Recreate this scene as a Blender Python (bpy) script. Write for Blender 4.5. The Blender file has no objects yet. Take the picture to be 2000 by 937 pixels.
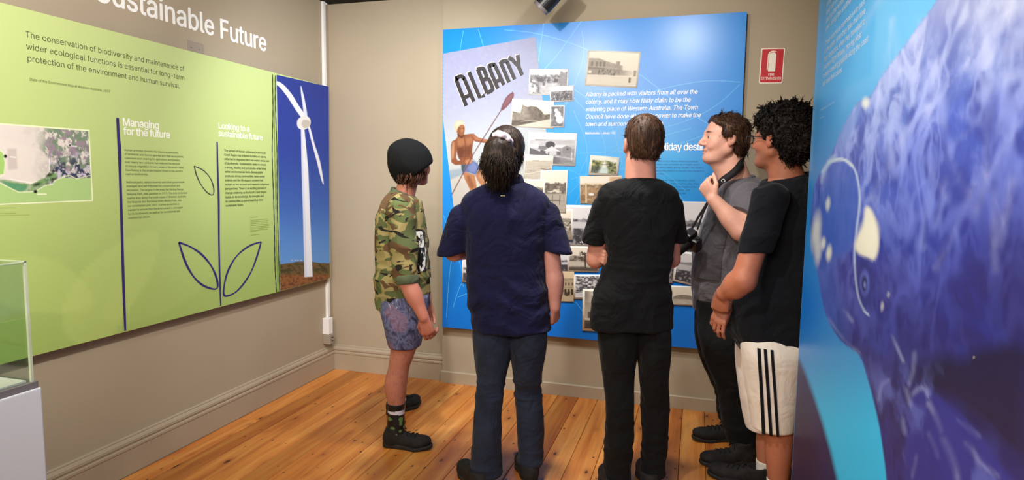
import bpy, math, json
import numpy as np
from mathutils import Vector, Matrix
from mathutils.geometry import delaunay_2d_cdt

C = bpy.context.scene.collection
rng = np.random.default_rng(7)
PI = math.pi

# ------------------------------------------------------------------ camera
EYE = 1.45                     # height of the lens above the floor
FPX, YAW, PIT, ROL = 1227.03, -0.285769, 0.0967020, 0.0131806   # focal length in pixels of a 2000 px wide frame
_cy, _sy, _cp, _sp = math.cos(YAW), math.sin(YAW), math.cos(PIT), math.sin(PIT)
FWD = np.array([_sy * _cp, _cy * _cp, -_sp])
_R = np.array([_cy, -_sy, 0.0])
_U = np.cross(_R, FWD)
RGT = math.cos(ROL) * _R + math.sin(ROL) * _U
UPV = -math.sin(ROL) * _R + math.cos(ROL) * _U
cam_data = bpy.data.cameras.new('camera')
cam_data.sensor_fit = 'HORIZONTAL'
cam_data.sensor_width = 36.0
cam_data.lens = FPX / 2000.0 * 36.0
cam_data.clip_start = 0.02
cam_data.clip_end = 60
cam = bpy.data.objects.new('view_camera', cam_data)
C.objects.link(cam)
cam.matrix_world = Matrix(((RGT[0], UPV[0], -FWD[0], 0), (RGT[1], UPV[1], -FWD[1], 0), (RGT[2], UPV[2], -FWD[2], EYE), (0, 0, 0, 1)))
bpy.context.scene.camera = cam

# ------------------------------------------------------------------ light and exposure
world = bpy.data.worlds.new('world')
bpy.context.scene.world = world
world.use_nodes = True
world.node_tree.nodes['Background'].inputs[0].default_value = (0.9, 0.92, 1.0, 1)
world.node_tree.nodes['Background'].inputs[1].default_value = 0.05
vs = bpy.context.scene.view_settings
vs.view_transform = 'Standard'
vs.look = 'None'
vs.gamma = 1.0
vs.exposure = 1.05
vs.use_curve_mapping = False


def aim(o, target):
    d = Vector(target) - o.location
    o.rotation_euler = d.to_track_quat('-Z', 'Y').to_euler()


def spot(name, loc, target, power, angle, blend=0.6, radius=0.05, col=(1.0, 0.93, 0.84)):
    l = bpy.data.lights.new(name, 'SPOT')
    l.energy = power
    l.spot_size = math.radians(angle)
    l.spot_blend = blend
    l.shadow_soft_size = radius
    l.color = col
    o = bpy.data.objects.new(name, l)
    o.location = loc
    C.objects.link(o)
    aim(o, target)
    return o


def area(name, loc, target, power, sx, sy, col=(1.0, 0.95, 0.9)):
    l = bpy.data.lights.new(name, 'AREA')
    l.energy = power
    l.shape = 'RECTANGLE'
    l.size = sx
    l.size_y = sy
    l.color = col
    o = bpy.data.objects.new(name, l)
    o.location = loc
    C.objects.link(o)
    aim(o, target)
    return o


area('ceiling_wash', (-0.9, -0.7, 2.6), (-0.9, 1.8, 0.6), 66, 1.6, 1.2, (1.0, 0.90, 0.77))
spot('track_light_glare', (-0.126, 2.40, 2.66), (-0.45, 4.02, 1.75), 30, 100, 0.9, 0.05, (1.0, 0.96, 0.92))
spot('track_light_board', (-1.05, 1.75, 2.62), (-0.85, 4.02, 1.35), 52, 90, 0.9, 0.04, (1.0, 0.97, 0.93))
spot('track_light_left', (-0.75, 0.75, 2.62), (-2.6, 1.75, 1.85), 116, 105, 0.9, 0.06, (1.0, 0.94, 0.86))
spot('track_light_corner', (-1.25, 2.6, 2.62), (-2.2, 4.1, 1.3), 70, 105, 0.9, 0.06, (0.93, 0.97, 1.0))
spot('track_light_whale', (-0.80, 1.35, 2.62), (0.42, 1.75, 0.65), 53, 100, 0.9, 0.06, (1.0, 0.97, 0.93))
spot('track_light_floor', (-0.55, 2.75, 2.66), (-0.6, 2.95, 0.0), 66, 95, 1.0, 0.08, (1.0, 0.95, 0.88))

# ------------------------------------------------------------------ geometry helpers
def ray(px, py):
    return FWD + RGT * ((px - 1000.0) / FPX) - UPV * ((py - 468.5) / FPX)


CAMP = np.array([0, 0, EYE])


def on_x(px, py, x):           # point of the plane X = x seen at a photograph pixel
    r = ray(px, py)
    return CAMP + r * (x / r[0])


def on_y(px, py, y):
    r = ray(px, py)
    return CAMP + r * (y / r[1])


def on_z(px, py, z=0.0):
    r = ray(px, py)
    return CAMP + r * ((z - EYE) / r[2])


def to_px(P):
    d = np.asarray(P, float) - CAMP
    z = d @ FWD
    return 1000 + FPX * (d @ RGT) / z, 468.5 - FPX * (d @ UPV) / z


def lin(*c):                   # sRGB 0-255 to linear
    c = np.asarray(c, float) / 255.0
    return np.where(c <= 0.04045, c / 12.92, ((c + 0.055) / 1.055) ** 2.4)


def link(o, parent=None):
    C.objects.link(o)
    if parent is not None:
        o.parent = parent
    return o


def tag(o, label=None, cat=None, group=None, kind=None):
    for k, v in (('label', label), ('category', cat), ('group', group), ('kind', kind)):
        if v:
            o[k] = v
    return o


def empty(name, loc, label=None, cat=None, group=None):
    o = bpy.data.objects.new(name, None)
    o.location = loc
    o.empty_display_size = 0.1
    C.objects.link(o)
    return tag(o, label, cat, group)


def mesh(name, V, F, mat=None, parent=None, smooth=False, origin=(0, 0, 0), col=None, extra=None):
    """V (n,3) world points, F a list of (m,k) integer arrays; origin is subtracted (the object or its parent stands there)."""
    me = bpy.data.meshes.new(name)
    V = np.asarray(V, np.float32) - np.asarray(origin, np.float32)
    if not isinstance(F, (list, tuple)) or (len(F) and np.asarray(F[0]).ndim == 1):
        F = [np.asarray(F)]
    F = [np.asarray(f, np.int32) for f in F if len(f)]
    me.vertices.add(len(V))
    me.vertices.foreach_set('co', V.ravel())
    idx = np.concatenate([f.ravel() for f in F])
    tot = np.concatenate([np.full(len(f), f.shape[1], np.int32) for f in F])
    st = np.concatenate([[0], np.cumsum(tot)[:-1]]).astype(np.int32)
    me.loops.add(len(idx))
    me.loops.foreach_set('vertex_index', idx)
    me.polygons.add(len(tot))
    me.polygons.foreach_set('loop_start', st)
    me.polygons.foreach_set('loop_total', tot)
    if smooth:
        me.polygons.foreach_set('use_smooth', np.ones(len(tot), bool))
    me.update(calc_edges=True)
    if col is not None:
        a = me.color_attributes.new('Col', 'FLOAT_COLOR', 'POINT')
        c4 = np.ones((len(V), 4), np.float32)
        c4[:, :3] = col
        a.data.foreach_set('color', c4.ravel())
    if extra is not None:
        for k, arr in extra.items():
            a = me.attributes.new(k, 'FLOAT', 'POINT')
            a.data.foreach_set('value', np.asarray(arr, np.float32))
    if mat is not None:
        me.materials.append(mat)
    o = bpy.data.objects.new(name, me)
    link(o, parent)
    if parent is None:
        o.location = origin
    return o


class MB:                      # collects simple solids into one mesh
    def __init__(s):
        s.V, s.F, s.n = [], [], 0

    def add(s, V, F):
        s.V.append(np.asarray(V, float))
        for f in F:
            s.F.append([i + s.n for i in f])
        s.n += len(V)
        return s

    def box(s, a, b, bev=0.0):
        a, b = np.minimum(a, b), np.maximum(a, b)
        if bev <= 0:
            V = [[(a, b)[i][0], (a, b)[j][1], (a, b)[k][2]] for i in (0, 1) for j in (0, 1) for k in (0, 1)]
            return s.add(V, [(0, 1, 3, 2), (4, 6, 7, 5), (0, 4, 5, 1), (2, 3, 7, 6), (0, 2, 6, 4), (1, 5, 7, 3)])
        bm = _bm_box(a, b, bev)
        return s.add(*bm)

    def tube(s, pts, r, n=8, cap=True):
        pts = np.asarray(pts, float)
        r = np.broadcast_to(r, (len(pts),))
        V, F = [], []
        prev = None
        for i, p in enumerate(pts):
            t = pts[min(i + 1, len(pts) - 1)] - pts[max(i - 1, 0)]
            t = t / (np.linalg.norm(t) + 1e-9)
            if prev is None:
                a = np.cross(t, [0, 0, 1.0])
                if np.linalg.norm(a) < 0.1:
                    a = np.cross(t, [1.0, 0, 0])
            else:
                a = prev - t * (prev @ t)
            a /= np.linalg.norm(a)
            prev = a
            b = np.cross(t, a)
            for k in range(n):
                w = 2 * PI * k / n
                V.append(p + r[i] * (math.cos(w) * a + math.sin(w) * b))
        m = len(pts)
        for i in range(m - 1):
            for k in range(n):
                F.append((i * n + k, i * n + (k + 1) % n, (i + 1) * n + (k + 1) % n, (i + 1) * n + k))
        if cap:
            F.append(tuple(range(n))[::-1])
            F.append(tuple((m - 1) * n + k for k in range(n)))
        return s.add(V, F)

    def prism(s, prof, axis, a, b):
        """profile of 2-D points swept along an axis (0 or 1) from a to b; profile is (other horizontal, z)"""
        n = len(prof)
        V = []
        for t in (a, b):
            for (u, z) in prof:
                V.append((t, u, z) if axis == 0 else (u, t, z))
        F = [(k, (k + 1) % n, n + (k + 1) % n, n + k) for k in range(n)]
        F += [tuple(range(n))[::-1], tuple(range(n, 2 * n))]
        return s.add(V, F)

    def build(s, name, mat, parent=None, origin=(0, 0, 0), smooth=False):
        V = np.concatenate(s.V)
        me = bpy.data.meshes.new(name)
        me.from_pydata([tuple(v) for v in (V - np.asarray(origin, float))], [], s.F)
        import bmesh
        bm = bmesh.new()
        bm.from_mesh(me)
        bmesh.ops.recalc_face_normals(bm, faces=bm.faces)
        bm.to_mesh(me)
        bm.free()
        if smooth:
            me.polygons.foreach_set('use_smooth', np.ones(len(me.polygons), bool))
        me.materials.append(mat)
        o = bpy.data.objects.new(name, me)
        link(o, parent)
        if parent is None:
            o.location = origin
        return o


def _bm_box(a, b, bev):
    import bmesh
    bm = bmesh.new()
    bmesh.ops.create_cube(bm, size=1.0)
    for v in bm.verts:
        for i in range(3):
            v.co[i] = a[i] + (v.co[i] + 0.5) * (b[i] - a[i])
    bmesh.ops.bevel(bm, geom=list(bm.edges), offset=bev, segments=2, affect='EDGES', profile=0.6)
    bm.verts.index_update()
    V = [tuple(v.co) for v in bm.verts]
    F = [tuple(v.index for v in f.verts) for f in bm.faces]
    bm.free()
    return V, F


# ------------------------------------------------------------------ numeric noise
_T = np.random.default_rng(11).random(4096).astype(np.float32)


def _h(ix, iy, iz, seed):
    return _T[(ix * 73 + iy * 911 + iz * 2663 + seed * 131 + (ix * iy) * 7 + (iy * iz) * 13 + (ix * iz) * 29) & 4095]


def noise3(x, y, z, seed=0):
    ix, iy, iz = np.floor(x).astype(int), np.floor(y).astype(int), np.floor(z).astype(int)
    fx, fy, fz = x - ix, y - iy, z - iz
    fx, fy, fz = [f * f * (3 - 2 * f) for f in (fx, fy, fz)]
    r = 0
    for a in (0, 1):
        for b in (0, 1):
            for c in (0, 1):
                r = r + _h(ix + a, iy + b, iz + c, seed) * (fx if a else 1 - fx) * (fy if b else 1 - fy) * (fz if c else 1 - fz)
    return r


def noise2(x, y, seed=0):
    return noise3(x, y, np.zeros_like(x) + 0.5, seed)


def fbm2(x, y, seed=0, oct=4, gain=0.5):
    r, a, t = 0, 1.0, 0
    for k in range(oct):
        r = r + a * noise2(x * 2 ** k, y * 2 ** k, seed + 17 * k)
        t += a
        a *= gain
    return r / t


def sstep(a, b, x):
    t = np.clip((x - a) / (b - a), 0, 1)
    return t * t * (3 - 2 * t)


# ------------------------------------------------------------------ materials
def material(name, base, rough=0.6, spec=0.4, metal=0.0, build=None):
    m = bpy.data.materials.new(name)
    m.use_nodes = True
    b = m.node_tree.nodes['Principled BSDF']
    b.inputs['Base Color'].default_value = (*base, 1)
    b.inputs['Roughness'].default_value = rough
    b.inputs['Specular IOR Level'].default_value = spec
    b.inputs['Metallic'].default_value = metal
    if build:
        build(m.node_tree, b)
    return m


def nd(t, typ, **kw):
    n = t.nodes.new(typ)
    for k, v in kw.items():
        if k.startswith('i_'):
            key = k[2:]
            n.inputs[int(key) if key.isdigit() else key].default_value = v
        else:
            setattr(n, k, v)
    return n


def ramp(t, fac, stops, interp='LINEAR'):
    n = t.nodes.new('ShaderNodeValToRGB')
    n.color_ramp.interpolation = interp
    e = n.color_ramp.elements
    while len(e) < len(stops):
        e.new(0.5)
    for i, (p, c) in enumerate(stops):
        e[i].position = p
        e[i].color = (*c, 1)
    t.links.new(fac, n.inputs[0])
    return n.outputs[0]


def coords(t, scale=(1, 1, 1), kind='Object'):
    tc = nd(t, 'ShaderNodeTexCoord')
    mp = nd(t, 'ShaderNodeMapping')
    mp.inputs['Scale'].default_value = scale
    t.links.new(tc.outputs[kind], mp.inputs[0])
    return mp.outputs[0]


def noise_node(t, vec, scale, detail=3, rough=0.5, dist=0.0):
    n = nd(t, 'ShaderNodeTexNoise', i_Scale=scale, i_Detail=detail, i_Roughness=rough, i_Distortion=dist)
    t.links.new(vec, n.inputs['Vector'])
    return n.outputs[0]


def bump(t, b, h, strength=0.2, dist=0.01):
    n = nd(t, 'ShaderNodeBump', i_Strength=strength, i_Distance=dist)
    t.links.new(h, n.inputs['Height'])
    t.links.new(n.outputs[0], b.inputs['Normal'])


def mixc(t, fac, a, c, mode='MIX'):
    n = nd(t, 'ShaderNodeMix', data_type='RGBA', blend_type=mode)
    for s, v in ((0, fac), (6, a), (7, c)):
        if hasattr(v, 'is_output'):
            t.links.new(v, n.inputs[s])
        else:
            n.inputs[s].default_value = v if s == 0 else (*v, 1)
    return n.outputs[2]


def mottled(name, c1, c2, scale, rough=0.6, spec=0.3, bumps=0.0, bscale=80, stretch=(1, 1, 1)):
    def f(t, b):
        v = coords(t, stretch)
        n = noise_node(t, v, scale, 4)
        t.links.new(ramp(t, n, [(0.3, c1), (0.7, c2)]), b.inputs['Base Color'])
        if bumps:
            bump(t, b, noise_node(t, v, bscale, 3), bumps, 0.004)
    return material(name, c1, rough, spec, 0, f)


def _wood(t, b):
    v = coords(t, (1, 1, 1))
    oi = nd(t, 'ShaderNodeObjectInfo')
    off = nd(t, 'ShaderNodeVectorMath', operation='MULTIPLY_ADD')
    t.links.new(v, off.inputs[0])
    off.inputs[1].default_value = (1, 1, 1)
    sc = nd(t, 'ShaderNodeVectorMath', operation='SCALE', i_Scale=37.0)
    cx = nd(t, 'ShaderNodeCombineXYZ')
    for k in range(3):
        t.links.new(oi.outputs['Random'], cx.inputs[k])
    t.links.new(cx.outputs[0], sc.inputs[0])
    t.links.new(sc.outputs[0], off.inputs[2])
    p = off.outputs[0]

    def mapped(s):
        mp = nd(t, 'ShaderNodeMapping')
        mp.inputs['Scale'].default_value = s
        t.links.new(p, mp.inputs[0])
        return mp.outputs[0]
    # knots
    vo = nd(t, 'ShaderNodeTexVoronoi', voronoi_dimensions='2D', i_Scale=1.0, i_Randomness=1.0)
    t.links.new(mapped((7.0, 3.2, 1.0)), vo.inputs['Vector'])
    vo2 = nd(t, 'ShaderNodeTexVoronoi', voronoi_dimensions='2D', i_Scale=1.0, i_Randomness=1.0)
    t.links.new(mapped((15.0, 9.0, 1.0)), vo2.inputs['Vector'])
    sep = nd(t, 'ShaderNodeSeparateColor')
    t.links.new(vo.outputs['Color'], sep.inputs[0])
    sep2 = nd(t, 'ShaderNodeSeparateColor')
    t.links.new(vo2.outputs['Color'], sep2.inputs[0])

    def math_(op, a, c=None):
        n = nd(t, 'ShaderNodeMath', operation=op)
        for i, q in enumerate((a, c)):
            if q is None:
                continue
            if hasattr(q, 'is_output'):
                t.links.new(q, n.inputs[i])
            else:
                n.inputs[i].default_value = q
        return n.outputs[0]
    size1 = math_('MULTIPLY', math_('SUBTRACT', sep.outputs[0], 0.52), 0.22)
    k1 = math_('SUBTRACT', size1, vo.outputs['Distance'])
    kn1 = ramp(t, k1, [(0.0, (0, 0, 0)), (0.045, (1, 1, 1))])
    halo = ramp(t, math_('ADD', k1, 0.16), [(0.0, (0, 0, 0)), (0.17, (1, 1, 1))])
    size2 = math_('MULTIPLY', math_('SUBTRACT', sep2.outputs[1], 0.74), 0.50)
    kn2 = ramp(t, math_('SUBTRACT', size2, vo2.outputs['Distance']), [(0.0, (0, 0, 0)), (0.05, (1, 1, 1))])
    # grain bends round the knots
    g = nd(t, 'ShaderNodeTexNoise', i_Scale=1.0, i_Detail=5.0, i_Roughness=0.6, i_Distortion=0.6)
    t.links.new(mapped((46.0, 1.5, 1.0)), g.inputs['Vector'])
    g2 = nd(t, 'ShaderNodeTexNoise', i_Scale=1.0, i_Detail=3.0, i_Roughness=0.5, i_Distortion=1.2)
    t.links.new(mapped((10.0, 0.9, 1.0)), g2.inputs['Vector'])
    base = ramp(t, g2.outputs[0], [(0.25, WOOD[0]), (0.5, WOOD[1]), (0.75, WOOD[2])])
    fine = ramp(t, g.outputs[0], [(0.3, (0.72, 0.66, 0.58)), (0.62, (1.0, 1.0, 1.0))])
    c = mixc(t, 0.75, base, fine, 'MULTIPLY')
    tone = ramp(t, oi.outputs['Random'], [(0.0, (0.70, 0.62, 0.50)), (0.35, (0.95, 0.90, 0.84)), (0.7, (1.05, 1.02, 1.0)), (1.0, (1.2, 1.25, 1.3))])
    c = mixc(t, 1.0, c, tone, 'MULTIPLY')
    c = mixc(t, math_('MULTIPLY', halo, 0.45), c, WOOD[3])
    c = mixc(t, math_('MULTIPLY', kn1, 0.92), c, WOOD[4])
    c = mixc(t, math_('MULTIPLY', kn2, 0.85), c, WOOD[4])
    t.links.new(c, b.inputs['Base Color'])
    bump(t, b, g.outputs[0], 0.05, 0.003)


WOOD = [lin(180, 98, 40), lin(207, 132, 60), lin(222, 160, 86), lin(142, 66, 26), lin(46, 20, 13)]


def _wall(t, b):
    v = coords(t, (1, 1, 1))
    n = noise_node(t, v, 1.2, 4)
    n2 = noise_node(t, v, 260, 2)
    t.links.new(ramp(t, n, [(0.3, lin(166, 151, 129)), (0.7, lin(173, 158, 136))]), b.inputs['Base Color'])
    bump(t, b, n2, 0.08, 0.002)


M = {}
M['wall'] = material('wall_paint', lin(168, 156, 138), 0.7, 0.25, 0, _wall)
M['skirting'] = mottled('skirting_paint', lin(164, 148, 127), lin(172, 156, 134), 3, 0.42, 0.4)
M['wood'] = material('pine_floor', (0.5, 0.2, 0.05), 0.34, 0.42, 0, _wood)
M['gap'] = material('dark_floor_void', lin(40, 24, 14), 0.9, 0.1)
M['ceiling'] = mottled('dark_ceiling_paint', lin(34, 31, 33), lin(40, 37, 38), 4, 0.8, 0.2)
M['white'] = mottled('white_plastic', lin(232, 230, 228), lin(238, 236, 233), 5, 0.4, 0.4)
M['greyplastic'] = mottled('painted_socket', lin(150, 138, 124), lin(158, 145, 130), 8, 0.5, 0.35)
M['blackmetal'] = mottled('black_metal', lin(24, 23, 25), lin(32, 31, 33), 20, 0.4, 0.5)
M['greymetal'] = mottled('grey_metal', lin(120, 112, 116), lin(130, 122, 126), 20, 0.45, 0.5)
M['darkedge'] = mottled('dark_board_edge', lin(38, 36, 40), lin(46, 44, 48), 9, 0.6, 0.3)
M['plinth'] = mottled('white_plinth_paint', lin(228, 231, 238), lin(235, 237, 242), 2, 0.5, 0.35)


def _print(t, b):
    a = nd(t, 'ShaderNodeVertexColor', layer_name='Col')
    t.links.new(a.outputs[0], b.inputs['Base Color'])
    n = noise_node(t, coords(t), 300, 2)
    bump(t, b, n, 0.03, 0.001)


M['print'] = material('satin_print', (1, 1, 1), 0.38, 0.35, 0, _print)
M['gloss_print'] = material('gloss_print', (1, 1, 1), 0.31, 0.5, 0, _print)
M['paper'] = material('photo_print', (1, 1, 1), 0.42, 0.3, 0, _print)
INKS = {}


def ink(r, g, b_):
    k = (r, g, b_)
    if k not in INKS:
        c1, c2 = lin(*k), np.clip(lin(*k) * 1.06, 0, 1)
        INKS[k] = mottled('ink_%02x%02x%02x' % k, tuple(c1), tuple(c2), 30, 0.42, 0.35)
    return INKS[k]


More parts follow.
